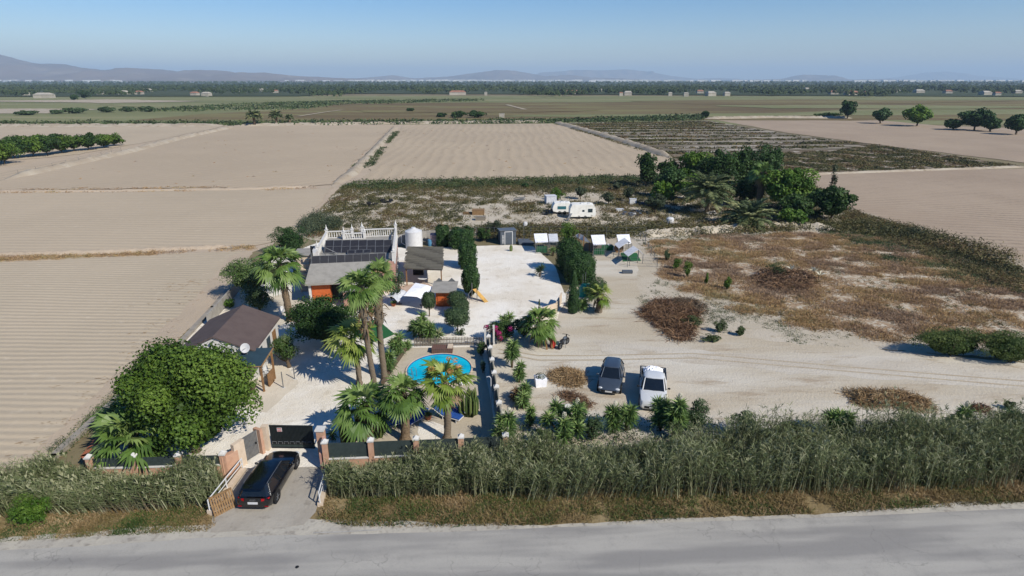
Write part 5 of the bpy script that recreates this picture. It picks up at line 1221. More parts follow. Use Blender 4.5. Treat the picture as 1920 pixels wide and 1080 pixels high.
def clipped(name, label, x, y, top, wpx, mat, n=1800, leaf=.07, stem=0, group=None, shape=1.0, cat='clipped shrub', pw=2.4):
    seed = int(x * 5 + y); rg = R_(seed); c = G(x, y); h = ZT(y, top); rx = wpx * MPP(y) / 2 * (1 - .45 * h / H)
    t = thing(name, label, cat, c, 0, group); hs = h * stem; rz = (h - hs) / 2
    u = unit(rg, n); sgn = np.sign(u); p = np.abs(u) ** (2 / pw) * sgn; p /= (np.abs(p) ** pw).sum(1)[:, None] ** (1 / pw)
    bumpn = 1 + .08 * np.sin(u[:, 0] * 7 + seed) * np.cos(u[:, 2] * 6) + .04 * np.sin(u[:, 1] * 11)
    P = np.array([0, 0, hs + rz]) + p * [rx, rx, rz] * (bumpn * rg.uniform(.93, 1.07, n))[:, None]
    a_ = np.clip(.5 + .35 * np.sin(P[:, 0] * 5 + seed) * np.sin(P[:, 2] * 4) + rg.uniform(-.35, .35, n), 0, 1)
    m = MB(); m.cards(P, u + rg.normal(size=(n, 3)) * .45, leaf * 1.7 * rg.uniform(.6, 1.4, n), .6, a_, rg)
    m.ell((0, 0, hs + rz), (rx * .93, rx * .93, rz * .94), 20, 12, .1, .03, seed); m.build('foliage', mat, t)
    if stem: MB().tube([(0, 0, 0), (.03, 0, hs * .6), (0, 0, hs + rz * .4)], [.07, .055, .05], 7).build('stem', M['bark'], t)
    return t

# fan palms
def fans(mb, c, n, pet, R, seed, elev=(-.5, 1.35), dr=.22, a0=0.0, a1=1.0, segs=16, spread=1.55):
    rg = R_(seed); P, D, L, Wd, Dr, S, A = [], [], [], [], [], [], []
    stems = []
    for i in range(n):
        f = (i + .5) / n; el_ = elev[0] + (elev[1] - elev[0]) * (1 - (1 - f) ** 1.1) + rg.uniform(-.12, .12); az = i * 2.399 + rg.uniform(-.3, .3)
        d = np.array([math.cos(el_) * math.cos(az), math.cos(el_) * math.sin(az), math.sin(el_)])
        pl = pet * rg.uniform(.75, 1.1) * (.75 if el_ > 1 else 1); tip = c + d * pl + [0, 0, -.1 * pl]
        side = np.cross(d, [0, 0, 1.]); side /= np.linalg.norm(side) + 1e-9; nr = np.cross(side, d)
        tw = rg.uniform(-.5, .5); side = side * math.cos(tw) + nr * math.sin(tw); nr = np.cross(side, d)
        d2 = d * math.cos(.35) - nr * math.sin(.35) * rg.uniform(.2, 1); d2 /= np.linalg.norm(d2)
        aa = a0 + (a1 - a0) * np.clip(f * .35 + rg.uniform(0, .75), 0, 1)
        stems.append((c, tip))
        Rr = R * rg.uniform(.8, 1.12)
        for k in range(segs):
            th = (k / (segs - 1) - .5) * 2 * spread
            v = d2 * math.cos(th) + side * math.sin(th) - nr * .12 * abs(math.sin(th))
            P.append(tip + v * .02); D.append(v); l = Rr * (1 - .28 * (abs(th) / spread) ** 2) * rg.uniform(.85, 1.08); L.append(l)
            Wd.append(l * .2 * (3.4 / segs * 5.2) * .72); Dr.append(dr * rg.uniform(.5, 1.6)); S.append(np.cross(v, np.cross(d2, side)) + nr * rg.uniform(-.35, .35)); A.append(np.clip(aa + rg.uniform(-.12, .12), 0, 1))
    mb.blades(np.array(P), np.array(D), np.array(L), np.array(Wd), np.array(Dr), np.array(A), S=np.array(S), rg=rg, base=.12)
    for p, q in stems: mb.tube([p, (p + q) / 2 + [0, 0, .04], q], [.03, .025, .02], 4, a0 * .5 + .5, cap=False)
def fan_palm(label, x, y, cy, wpx, tr=(.22, .16), nf=34, seed=None, lean=(0, 0), skirt=0, mat='palm', bark='palm_bark', fl=False, group='fan palms in the garden', dead=6, z=None, upward=False, rough=.08, ring=None):
    seed = seed or int(x + y * 3); c = G(x, y); h = z or ZT(y, cy); R = wpx * MPP(y) / 2 * (1 - h / (H + 4)) * 1.22; t = thing('fan_palm', label, 'palm tree', c, 0, group); rg = R_(seed)
    n = max(6, int(h / .18)); f = np.linspace(0, 1, n); bend = rg.uniform(-.15, .15, 2)
    pts = np.stack([lean[0] * f ** 1.3 + bend[0] * np.sin(f * 3), lean[1] * f ** 1.3 + bend[1] * np.sin(f * 3), h * f], 1)
    rad = tr[0] + (tr[1] - tr[0]) * f; rad[:2] *= 1.25
    if ring: rad = np.where(f > ring, rad * 1.6, rad)
    rad = rad * (1 + .07 * (np.arange(n) % 2))
    MB().tube(pts, rad, 12, rough=rough, seed=seed).build('trunk', M[bark], t, smooth=60)
    top = pts[-1]; m = MB(); fans(m, top + [0, 0, -.05], int(nf * .85), R * .57, R * .62, seed, (-.6, 1.4), dr=.32); m.build('crown', M[mat], t)
    if dead or skirt:
        m = MB(); k = 30 + skirt * 40; f2 = rg.uniform(1 - (.12 + .3 * (skirt > 0)), 1, k); az = rg.uniform(0, 6.28, k); i2 = (f2 * (n - 1)).astype(int)
        P = pts[i2] + np.stack([np.cos(az), np.sin(az), 0 * az], 1) * rad[i2][:, None] * .9
        D = np.stack([np.cos(az) * .5, np.sin(az) * .5, rg.uniform(-1, .6, k)], 1)
        m.blades(P, D, rg.uniform(.2, .5, k) * (1 + .4 * skirt), .09, .2, rg.uniform(0, 1, k), rg=rg)
        if dead: fans(m, top + [0, 0, -.15], dead, R * .42, R * .5, seed + 9, (-1.3, -.75), segs=12)
        m.build('dead_fronds', M['palm_dead'], t)
    if fl:
        m = MB(); 
        for k in range(5):
            az = rg.uniform(0, 6.28); e = top + [math.cos(az) * R * .5, math.sin(az) * R * .5 + .2, R * .55]; m.tube([top, (top + e) / 2 + [0, 0, .2], e], .02, 4)
            q = unit(rg, 60); m.cards(e + q * [.2, .2, .16], q, .1, .6, rg.uniform(0, 1, 60), rg)
        m.build('flower_stalks', M['dates'], t)
    return t
def feather_palm(label, x, y, top, wpx, th, nf=38, mat='date', group=None, seed=None, tr=.3, seg=22, cat='palm tree', lw=.06):
    seed = seed or int(x * 2 + y); rg = R_(seed); c = G(x, y); h = ZT(y, top); R = wpx * MPP(y) / 2 * 1.45; t = thing('date_palm', label, cat, c, 0, group); hc = h * th
    MB().tube([(0, 0, 0), (.02, 0, hc * .5), (0, 0, hc)], [tr * 1.1, tr, tr * 1.15], 10, rough=.12, seed=seed).build('trunk', M['palm_bark_rough'], t)
    m = MB(); P, D, L, Wd, A, S = [], [], [], [], [], []
    for i in range(nf):
        f = (i + .5) / nf; el_ = -.12 + 1.55 * f + rg.uniform(-.1, .1); az = i * 2.399 + rg.uniform(-.2, .2); l = R * 1.12 * rg.uniform(.85, 1.1) * (1 if el_ < .9 else .9)
        hd = np.array([math.cos(az), math.sin(az), 0]); s = np.linspace(0, 1, seg); ang_ = el_ - s * (1.05 + .2 * rg.uniform(-1, 1)) * (1 if el_ > .1 else .7)
        st = l / seg; pts = np.array([0, 0, hc]) + np.cumsum(np.stack([np.cos(ang_) * hd[0], np.cos(ang_) * hd[1], np.sin(ang_)], 1) * st, 0)
        pts[:, 2] = np.maximum(pts[:, 2], .1)
        m.tube(pts[::3], np.linspace(.04, .01, len(pts[::3])), 3, .5, cap=False); side = np.array([-hd[1], hd[0], 0]); a_ = rg.uniform(0, 1)
        T = np.gradient(pts, axis=0); T /= np.linalg.norm(T, axis=1)[:, None]
        for k in range(2, seg):
            ll_ = l * .24 * math.sin(math.pi * min(1, .15 + s[k] * .85)) + .05
            for sg in (-1, 1): P.append(pts[k]); D.append(side * sg * .85 + T[k] * .6 + [0, 0, .18 + rg.uniform(-.1, .1)]); L.append(ll_); Wd.append(lw); A.append(np.clip(a_ + rg.uniform(-.2, .2), 0, 1))
    m.blades(np.array(P), np.array(D), np.array(L), np.array(Wd), .25, np.array(A), rg=rg); m.build('crown', M[mat], t); return t
def yucca(label, x, y, top, wpx, heads=5, group='yuccas', mat='yucca', fl=0, seed=None, per=95, name='yucca', wid=.055, cat='yucca'):
    seed = seed or int(x * 2 + y * 5); rg = R_(seed); c = G(x, y); h = max(.5, ZT(y, top)); R = wpx * MPP(y) / 2 * 1.12; wid = wid * 1.25; t = thing(name, label, cat, c, 0, group)
    m = MB(); s = MB(); fm = MB(); rl = min(.75, max(.4, R * .9)); hr = max(0, R - rl * .85)
    for i in range(heads):
        az = i * 2.4 + rg.uniform(-.4, .4); rr = hr * (0 if heads == 1 else rg.uniform(.3, 1)); hz = h * (rg.uniform(.35, .75) if i else .8) - (rl * .1)
        hz = max(.25, hz); hc = np.array([rr * math.cos(az), rr * math.sin(az), hz]); s.tube([(0, 0, 0), (hc[0] * .6, hc[1] * .6, hz * .5), hc], [.09, .07, .07], 6)
        d = unit(rg, per); d[:, 2] = d[:, 2] * .9 + .35; P = hc + np.stack([0 * d[:, 0], 0 * d[:, 0], rg.uniform(-.28, .1, per)], 1)
        m.blades(P, d, rl * rg.uniform(.75, 1.15, per), wid * rg.uniform(.7, 1.2, per), .18, np.clip(d[:, 2] * .35 + rg.uniform(.0, .7, per), 0, 1), rg=rg, base=.8)
        if i < fl: q = unit(rg, 90); e = hc + [0, 0, rl * .75]; fm.cards(e + q * [.14, .14, .24], q, .09, .7, rg.uniform(0, 1, 90), rg)
    m.build('leaves', M[mat], t); s.build('stem', M['bark'], t, smooth=180)
    if fl: fm.build('flower_spike', M['flower'], t)
    return t

# --- palms
fan_palm('leftmost tall thick trunked fan palm behind the cottage', 545, 602, 494, 100, (.33, .27), 38, lean=(-.4, 0), skirt=1, bark='palm_bark_rough')
fan_palm('tallest slim fan palm left of a pair in mid garden, ragged upper trunk', 706, 742, 540, 100, (.2, .17), 38, lean=(-.55, .4), skirt=2, ring=.72, z=8.3)
fan_palm('tallest slim fan palm right of a pair in mid garden, grey ringed trunk', 722, 712, 512, 86, (.22, .2), 34, lean=(.05, .1), skirt=1, ring=.55, z=8.4)
fan_palm('yellow green fan palm in front of the dark dense tree, leaning trunk', 674, 722, 634, 96, (.2, .18), 34, mat='palm_yellow', lean=(-.25, 0))
fan_palm('bushy fan palm with thick shaggy trunk nearest the black gate', 688, 832, 763, 106, (.3, .27), 36, bark='palm_bark_rough', skirt=1, z=2.75)
fan_palm('fan palm with thick trunk in the middle of the front fence row', 760, 828, 738, 96, (.28, .24), 34, bark='palm_bark_rough', z=3.5)
fan_palm('fan palm with orange flower stalks in front of the pool', 838, 826, 708, 104, (.22, .2), 28, fl=True, mat='palm_yellow', skirt=1, z=4.2)
fan_palm('low spreading fan palm in left corner garden below the big tree', 258, 868, 790, 125, (.35, .3), 44, bark='palm_bark_rough', dead=0, z=1.9)
fan_palm('low fan palm behind the left corner palm, tucked under the big tree', 246, 806, 745, 105, (.3, .3), 26, bark='palm_bark_rough', dead=0, z=1.2)
fan_palm('fan palm beside red canister and dark motorbike', 1011, 650, 596, 74, (.24, .2), 34, mat='palm', lean=(0, .1), z=2.3)
fan_palm('fan palm with bulging base right of the teal tarpaulin', 1122, 586, 545, 52, (.3, .22), 22, mat='palm_yellow', z=2.0)
yucca('small young palm beside the peach gate pillar', 624, 826, 806, 30, 1, per=50, name='young_palm', cat='palm')
for x, y, h_, lab in ((1010, 640, 3.6, 'thin spear of a young cypress behind the motorbike palm'),):
    c = G(x, y); t = thing('cypress', lab, 'cypress', c); m = MB(); rg = R_(3); n = 500; z = rg.uniform(0, 1, n); az = rg.uniform(0, 6.28, n); r = .22 * (1 - z) + .04
    m.cards(np.stack([np.cos(az) * r, np.sin(az) * r, .3 + z * h_], 1), np.stack([np.cos(az), np.sin(az), .3 + 0 * az], 1), .12, .5, rg.uniform(0, 1, n), rg); m.build('foliage', M['topiary'], t); MB().tube([(0, 0, 0), (0, 0, h_)], [.05, .01]).build('stem', M['bark'], t)
# --- big trees
tree('broadleaf_tree', 'huge round green tree filling the left corner garden in front of the cottage', 370, 848, 640, 256, M['big_tree'], 48000, .2, 52, -.1, depth=.8, tr=.3, z=6.7, asp=.65)
tree('ficus_tree', 'dense dark tree in mid garden below the house porch', 612, 648, 548, 150, M['dark_tree'], 15000, .17, 60, .0, depth=.9, z=3.9, asp=.7)
tree('oleander_tree', 'round bright tree with pale blossom on the left edge, behind cottage', 476, 562, 458, 116, M['oleander'], 10000, .17, 44, .15, z=4.1)
bush('willowy_shrub', 'tall drooping shrub between cottage back corner and left palm', 487, 583, 530, 70, M['topiary'], 3200, .15, lumps=20)
bush('oleander_bush', 'spiky dark green clump behind the house water heater', 548, 476, 424, 76, M['hedge'], 3000, .26, lumps=24, asp=.3)
tree('citrus_tree', 'bushy small tree at right side of the shade cloth carport', 541, 690, 628, 56, M['oleander'], 2600, .12, 22, .12, z=2.7)
bush('garden_shrub', 'small yellow green shrub at rear left corner of brown roof', 432, 578, 562, 26, M['bright_tree'], 500, .14)
bush('garden_shrub', 'low tree crown behind right tall palm by the patio', 742, 572, 505, 42, M['topiary'], 1600, .14)
bush('garden_shrub', 'narrow green hedge strip beside artificial lawn', 697, 602, 566, 18, M['bright_tree'], 700, .12)
# --- hedges and topiary
TG = 'round clipped shrubs around the orange shed'
clipped('topiary', 'clipped lollipop shrub left of the orange shed wall', 805, 594, 548, 26, M['topiary'], stem=.36, group=TG)
clipped('topiary', 'clipped ball shrub at the back right corner of orange shed roof', 857, 586, 547, 35, M['topiary'], stem=.3, group=TG)
clipped('topiary', 'middle clipped ball shrub stacked in front of orange shed', 865, 598, 561, 32, M['topiary'], stem=.35, group=TG)
clipped('topiary', 'largest clipped ball shrub, nearest to the picket fence', 858, 628, 578, 48, M['topiary'], 2600, stem=.38, group=TG)
bush('low_shrub', 'tiny rounded shrub at foot of the largest clipped ball', 864, 630, 616, 20, M['topiary'], 500, .08, lumps=6)
HG = 'tall clipped hedge columns by the gravel yard'
clipped('hedge_column', 'rear clipped hedge column beside the gravel yard, right of pergola', 877, 503, 456, 36, M['hedge'], 3600, .1, group=HG, pw=3)
clipped('hedge_column', 'egg shaped hedge column behind the yellow slide', 883, 556, 498, 34, M['hedge'], 3600, .1, .12, group=HG)
clipped('hedge_column', 'left square dark hedge at the back wall', 831, 461, 423, 26, M['hedge'], 2200, .12, group=HG, pw=3.5)
clipped('hedge_column', 'wide square dark hedge at the back wall', 866, 464, 428, 48, M['hedge'], 3600, .12, group=HG, pw=3.5)
clipped('hedge_column', 'rear of two large dark shrubs left of the ridge tents', 1066, 512, 448, 52, M['hedge'], 5200, .11, group=HG, pw=2.4)
clipped('hedge_column', 'front of two large dark shrubs left of the ridge tents', 1086, 530, 473, 62, M['hedge'], 5200, .11, group=HG, pw=2.4)
bush('garden_shrub', 'leafy shrub with tan leaves behind the two large dark shrubs', 1066, 462, 416, 38, M['bright_tree'], 1600, .16)
bush('spreading_shrub', 'low yellow green shrub spreading right of the teal tarpaulin', 1116, 560, 520, 44, M['hedge'], 2200, .13)
def cypress(label, x, y, top, wpx, n=2600, mat='hedge'):
    c = G(x, y); h = ZT(y, top); r0_ = wpx * MPP(y) / 2; t = thing('cypress', label, 'cypress', c); m = MB(); rg = R_(int(x)); z = rg.uniform(0, 1, n); az = rg.uniform(0, 6.28, n)
    r = r0_ * np.minimum(1, z * 6) * (1 - z) ** .55 * (1 + .15 * np.sin(az * 3 + z * 14)) * rg.uniform(.8, 1.05, n)
    m.cards(np.stack([np.cos(az) * r, np.sin(az) * r, .1 + z * h], 1), np.stack([np.cos(az), np.sin(az), .5 + 0 * az], 1) + rg.normal(size=(n, 3)) * .4, .16, .45, rg.uniform(0, .8, n), rg)
    m.tube([(0, 0, .2), (0, 0, h * .3), (0, 0, h * .85)], [r0_ * .6, r0_ * .7, .05], 8, .05); m.build('foliage', M[mat], t); MB().tube([(0, 0, 0), (0, 0, .5)], .1).build('trunk', M['bark'], t)
cypress('dark cypress left of the teal tarpaulin', 1074, 588, 508, 30)
yucca('yucca at foot of dark cypress below the teal tarpaulin', 1092, 582, 560, 40, 4, 'yuccas')
yucca('yucca right of the tall cypress top', 1106, 560, 528, 34, 3)
# --- columnar cactus clumps
def cactus(label, x, y, top, wpx, n, group=None):
    rg = R_(int(x)); c = G(x, y); h = ZT(y, top); r = wpx * MPP(y) / 2; t = thing('cactus', label, 'cactus', c, 0, group); m = MB()
    for i in range(n):
        az = rg.uniform(0, 6.28); b = r * .35 * rg.uniform(0, 1); e = r * rg.uniform(.3, .9); hh = h * rg.uniform(.6, 1); a_ = rg.uniform(0, 1); rr = .09 if n > 4 else .12
        pts = [(b * math.cos(az), b * math.sin(az), 0), (e * math.cos(az), e * math.sin(az), hh * .35), (e * math.cos(az), e * math.sin(az), hh * .8), (e * .97 * math.cos(az), e * .97 * math.sin(az), hh)]
        m.tube(pts, [rr * .8, rr, rr, rr * .4], 7, a_, rough=.12, seed=i)
    m.build('stems', M['cactus'], t, smooth=50)
cactus('big clump of columnar cactus at right end of the loungers', 880, 781, 730, 46, 34)
cactus('short single cactus standing on the white gravel by the dark shed', 959.5, 471.5, 457, 8, 3)
cactus('dark cactus clump behind the shaggy palm by the gate', 655, 835, 782, 40, 20)
cactus('dark tall cactus clump right of the shaggy palm by the gate', 712, 822, 775, 26, 16)
# --- yuccas
Y1 = 'yuccas along the parking side of the pool fence'
for x, y, top, w, hd, lab in ((960, 690, 632, 38, 8, 'rear big yucca clump right of the yard gate'), (973, 718, 676, 30, 4, 'second yucca from the gate along the pool fence'), (984, 752, 716, 32, 4, 'third yucca from the gate along the pool fence, slim'), (979, 766, 735, 34, 4, 'wide yucca just left of the dry brush heap'), (994, 800, 758, 28, 4, 'yucca at the end of the pool fence by the reeds')):
    yucca(lab, x, y, top, w, hd, Y1, per=110)
Y2 = 'yuccas in the gravel garden north of the pool'
for x, y, top, w, hd, lab in ((790, 640, 580, 46, 7, 'large yucca clump left of variegated agave'), (806, 644, 602, 34, 5, 'yucca squeezed beside the variegated agave'), (777, 632, 598, 30, 4, 'left small yucca of the gravel garden clump'),
    (744, 668, 622, 40, 6, 'yucca clump at the top of the terrace wall'), (728, 702, 652, 40, 6, 'lower yucca clump on the terrace wall by tall trunks'), (762, 656, 640, 26, 3, 'small yucca at left end of picket fence')):
    yucca(lab, x, y, top, w, hd, Y2, per=100)
yucca('variegated agave at the left end of the picket fence', 823, 642, 620, 34, 1, None, 'agave', per=70, name='agave', wid=.14, cat='agave')
yucca('yucca clump behind the pink bougainvillea', 947, 612, 586, 40, 4, None)
Y3 = 'yuccas rising behind the roadside reeds'
for x, y, top, w, hd, fl, lab in ((946, 838, 778, 48, 5, 2, 'flowering yucca at left end of reeds by the pool fence'), (1060, 828, 762, 74, 8, 3, 'widest flowering yucca behind the reeds left of the grey car'), (1148, 812, 768, 34, 3, 1, 'yucca behind reeds below the grey car, left one'), (1174, 812, 766, 34, 3, 0, 'yucca behind reeds below the gap between both cars'),
    (1238, 812, 752, 42, 4, 1, 'left yucca in front of the white pickup nose'), (1262, 826, 748, 46, 5, 1, 'right yucca in front of the white pickup nose'), (1560, 822, 776, 40, 4, 0, 'yucca behind reeds left of the long straw heap'), (1580, 824, 778, 34, 3, 0, 'yucca touching the right side of another one below the straw heap'),
    (1786, 822, 766, 44, 5, 1, 'yellowish yucca rising right of the long straw heap'), (1876, 828, 776, 46, 5, 1, 'yucca at far right end of the reeds')):
    yucca(lab, x, y - 4, top - 8, w * 1.25, hd + 1, Y3, fl=fl, per=150, wid=.065)
# dead yucca, agave small in gravel
yucca('dried brown agave against the pool fence', 965, 752, 726, 30, 2, None, 'palm_dead', per=90, name='dead_agave', cat='agave')
yucca('small bare palm plant in the middle of the white gravel yard', 1012, 520, 494, 24, 2, None, 'topiary', per=60, name='yard_plant', cat='plant')
yucca('small yucca at left edge of round shrubs', 1037, 480, 462, 18, 2, None, per=60)
# bougainvillea
c = G(938, 640); t = thing('bougainvillea', 'pink flowering bougainvillea bush beside the yard gate', 'bougainvillea', c); m = MB(); crown(m, (.3, 0, .9), (1.5, 1.0, 1.0), 18, 2600, .13, 5); m.build('foliage', M['dark_tree'], t)
rg = R_(8); m = MB()
for q in ((-.35, -.7, 1.5), (-.1, -.85, 1.1), (-.5, -.5, 1.2), (.9, -.6, 1.45), (-1.2, 0, 1.3), (0, -.9, .7)): u = unit(rg, 130); m.cards(np.array(q) + u * [.26, .2, .26], u, .11, .8, rg.uniform(0, 1, 130), rg)
m.build('blossom', M['bougain'], t); MB().tube([(0, 0, 0), (.2, 0, .9)], .06).build('stem', M['bark'], t)
bush('dark_shrub', 'dark shrub in shade between bougainvillea and fan palm', 982, 632, 594, 46, M['dark_tree'], 2200, .13)
bush('low_shrub', 'climbing shrub in the shade right of the picket fence end', 902, 668, 640, 22, M['dark_tree'], 700, .12)
bush('low_shrub', 'tall thin weeds by the pool fence shade strip', 906, 700, 676, 12, M['topiary'], 260, .1)

# --- back tree cluster
BG = 'trees of the cluster beyond the back lot'
for x, y, top, w, mt, n, lab in ((1211, 352, 290, 38, 'dark_tree', 2600, 'round topped tree standing first at left of the back cluster'), (1258, 372, 318, 46, 'hedge', 2400, 'dark bushy tree second from left in the back cluster'), (1300, 352, 286, 60, 'bright_tree', 3000, 'bright green tree at the rear of the back cluster'),
    (1345, 362, 282, 66, 'dark_tree', 3800, 'wide dark tree behind the large date palm'), (1392, 356, 280, 56, 'dark_tree', 3200, 'dark tall tree behind the shaggy fan palm'), (1432, 350, 276, 50, 'hedge', 3000, 'highest dark tree of the back cluster'),
    (1474, 396, 316, 92, 'bright_tree', 5200, 'large yellow green feathery tree on right of the back cluster'), (1240, 388, 340, 34, 'bright_tree', 1600, 'bright upright tree right beside the grey olive tree'), (1494, 412, 366, 64, 'dark_tree', 3000, 'dark bush tree in front of the yellow green tree'),
    (1556, 414, 350, 68, 'dark_tree', 3600, 'dark round tree at right end of the back cluster'), (1290, 376, 330, 50, 'bright_tree', 2200, 'mid green tree left of large date palm'), (1400, 384, 330, 50, 'dark_tree', 2600, 'shadowy tree between both date palms'),
    (1484, 424, 392, 40, 'bright_tree', 1500, 'low olive green bush at front of the dark bush tree'), (1250, 350, 302, 40, 'dark_tree', 2000, 'dark tree behind the second one of back cluster')):
    tree('cluster_tree', lab, x, y, top, w * 1.3, M[mt], int(n * 1.5), .42, 30, .0, BG, tr=.18, asp=.7)
tree('olive_tree', 'grey green olive tree at the left front of the back cluster', 1228, 402, 366, 40, M['grey_tree'], 2200, .26, 20, .15, None)
for x, y, top, w, lab in ((1088, 374, 350, 26, 'small olive left of three in the scrub'), (1140, 384, 362, 30, 'small olive in the middle of three in the scrub'), (1178, 378, 352, 22, 'small olive right of three in the scrub'), (1156, 358, 342, 24, 'grey olive behind the three small olives')):
    tree('olive_tree', lab, x, y, top, w, M['grey_tree'], 800, .26, 12, .1, 'olives in the back scrub', tr=.1)
for x, y, top, w, mt, lab in ((1046, 376, 352, 26, 'bright_tree', 'bright green shrub right behind the rear caravan'), (930, 442, 412, 32, 'grey_tree', 'pale green shrub with bare branches left of the metal shed'), (906, 452, 428, 28, 'dark_tree', 'dark climbing shrub by back hedge left of the metal shed'), (985, 352, 344, 18, 'hedge', 'small shrub in back lot behind the tan crates')):
    bush('back_shrub', lab, x, y, top, w, M[mt], 900, .22)
tree('bare_tree', 'thin sparse spire tree rising behind the right end of the cluster', 1553, 396, 306, 16, M['grey_tree'], 260, .3, 9, .1, tr=.12)
feather_palm('large date palm spreading in the middle of the back cluster', 1324, 400, 316, 70, .5, 60, seg=26, lw=.2)
feather_palm('low date palm in front of the back cluster', 1398, 424, 362, 76, .2, 56, seg=26, lw=.2)
fan_palm('shaggy fan palm with grey skirt rising in the back cluster', 1422, 392, 318, 60, (.45, .6), 30, skirt=2, group=None, z=6.5, bark='palm_bark_rough')
FG = 'date palms at the far edge of the upper left field'
feather_palm('left far date palm at the far field edge', 478, 236, 202, 21, .55, 34, group=FG, seg=14, tr=.6, lw=.75)
feather_palm('middle far date palm at the far field edge', 519, 234, 201, 18, .55, 34, group=FG, seg=14, tr=.6, lw=.75)
feather_palm('right smaller far date palm at the far field edge', 544, 234, 209, 11, .55, 26, group=FG, seg=14, tr=.6, lw=.75)
RG = 'pines along the edge of the far right field'
for x, y, top, w, lab in ((1588, 222, 191, 26, 'upright dark tree first from left along the far right field'), (1650, 231, 206, 30, 'round dark tree second from left along the far right field'), (1718, 236, 202, 48, 'spreading bright pine third along the far right field'), (1826, 244, 207, 56, 'large umbrella pine fourth along the far right field'), (1787, 243, 226, 26, 'low bush tree left of the large umbrella pine'), (1856, 246, 224, 26, 'low bush tree right of the large umbrella pine'), (1904, 252, 216, 40, 'dark pine at the right border of the picture')):
    tree('field_tree', lab, x, y + 1, top - 2, w * 1.3, M['hedge' if x != 1718 else 'bright_tree'], 2600, 1.0, 20, .02, RG, tr=.4, asp=.8)
for x, y, top, w, lab in ((1322, 220, 208, 16, 'lone dark bush right of the centre field top corner'), (860, 221, 208, 28, 'left green bush on the brown marsh past centre field'), (893, 221, 207, 36, 'right wider green bush on the brown marsh past centre field'), (828, 220, 212, 20, 'low dark bush left of the two green marsh bushes'), (1550, 221, 212, 44, 'long low hedge at the left of far right field trees'), (770, 209, 203, 16, 'small dark bush on the brown marsh above the field ditch'), (160, 186, 168, 26, 'dark tree clump standing forward of the left woodland'), (138, 188, 178, 18, 'small dark bush left of the forward tree clump')):
    bush('marsh_bush', lab, x, y, top, w, M['dark_tree'], 700, 1.2, depth=.5)
for i, (x, y, top, w) in enumerate(((50, 216, 207, 52), (105, 214, 206, 30), (140, 213, 202, 60), (200, 211, 200, 36), (240, 210, 200, 34), (278, 210, 199, 30))):
    bush('marsh_bush', ['leftmost long dark bush on the marsh', 'short dark bush second in the marsh row', 'widest dark bush in the marsh row', 'bush left of the tiny gap in the marsh row', 'bush second from right in the marsh row', 'last bush at right end of the marsh row'][i], x, y, top, w, M['topiary'], 900, 1.1, group='row of dark bushes on the left marsh', depth=.4)
OG = 'orchard trees at the left edge of the fields'
orch = [(-60, 306, 262, 60), (-20, 312, 268, 56), (8, 308, 266, 50), (30, 298, 258, 50), (62, 294, 256, 46), (90, 292, 254, 44), (118, 288, 256, 40), (140, 284, 252, 38), (168, 282, 250, 34), (196, 278, 252, 36), (215, 274, 252, 28), (50, 286, 254, 40), (80, 280, 252, 40), (108, 278, 252, 40), (0, 290, 262, 40)]
names_ = ['outermost', 'second outermost', 'nearest low', 'nearest tall', 'third along front row', 'fourth along front row', 'fifth along front row', 'sixth along front row', 'seventh along front row', 'eighth along front row', 'last at right end of', 'left rear', 'middle rear', 'right rear', 'far left rear']
for (x, y, top, w), nm in zip(orch, names_): tree('orchard_tree', f'{nm} orchard tree beside the far left field, small and green', x, y, top, w * 1.25, M['big_tree' if (int(x) % 3) else 'dark_tree'], 1900, .5, 20, .0, OG, tr=.15, asp=.7)

# --- right lot shrubs and bushes
bush('tamarisk_bush', 'large dense green bush left one at right edge of the sandy lot', 1782, 668, 618, 140, M['green_grass'], 9000, .18, lumps=30, depth=.45, asp=.25)
bush('tamarisk_bush', 'large dense green bush right one at picture edge of the sandy lot', 1892, 680, 624, 140, M['green_grass'], 9000, .18, lumps=30, depth=.5, asp=.25)
for x, y, top, w, mt, lab in ((1288, 522, 488, 18, 'bright_tree', 'tallest sapling in brown lot, beside the wire pen'), (1268, 506, 482, 18, 'bright_tree', 'sapling left of tallest one in the brown lot'), (1250, 490, 468, 14, 'topiary', 'faint sapling nearest the pens'), (1324, 534, 514, 8, 'bright_tree', 'thin sapling between two others in the brown lot'), (1363, 544, 520, 16, 'bright_tree', 'rightmost sapling in the brown lot'),
    (1300, 614, 594, 46, 'scrub_green', 'green weed clump right of the brown brush heap'), (1348, 624, 600, 30, 'scrub_green', 'taller weed clump second right of brush heap'), (1388, 630, 612, 20, 'scrub_green', 'small weed clump third right of brush heap'), (1456, 520, 494, 40, 'scrub_green', 'green weeds topping the big debris mound'),
    (1890, 768, 752, 22, 'scrub_green', 'small blue green bush on sand near the right edge'), (1716, 446, 424, 26, 'grey_tree', 'bare bush on the track beside right ploughed field'), (1335, 640, 630, 40, 'scrub_green', 'low green mat at the edge of sandy lot')):
    bush('weed_bush', lab, x, y, top, w, M[mt], 700, .12, lumps=9)
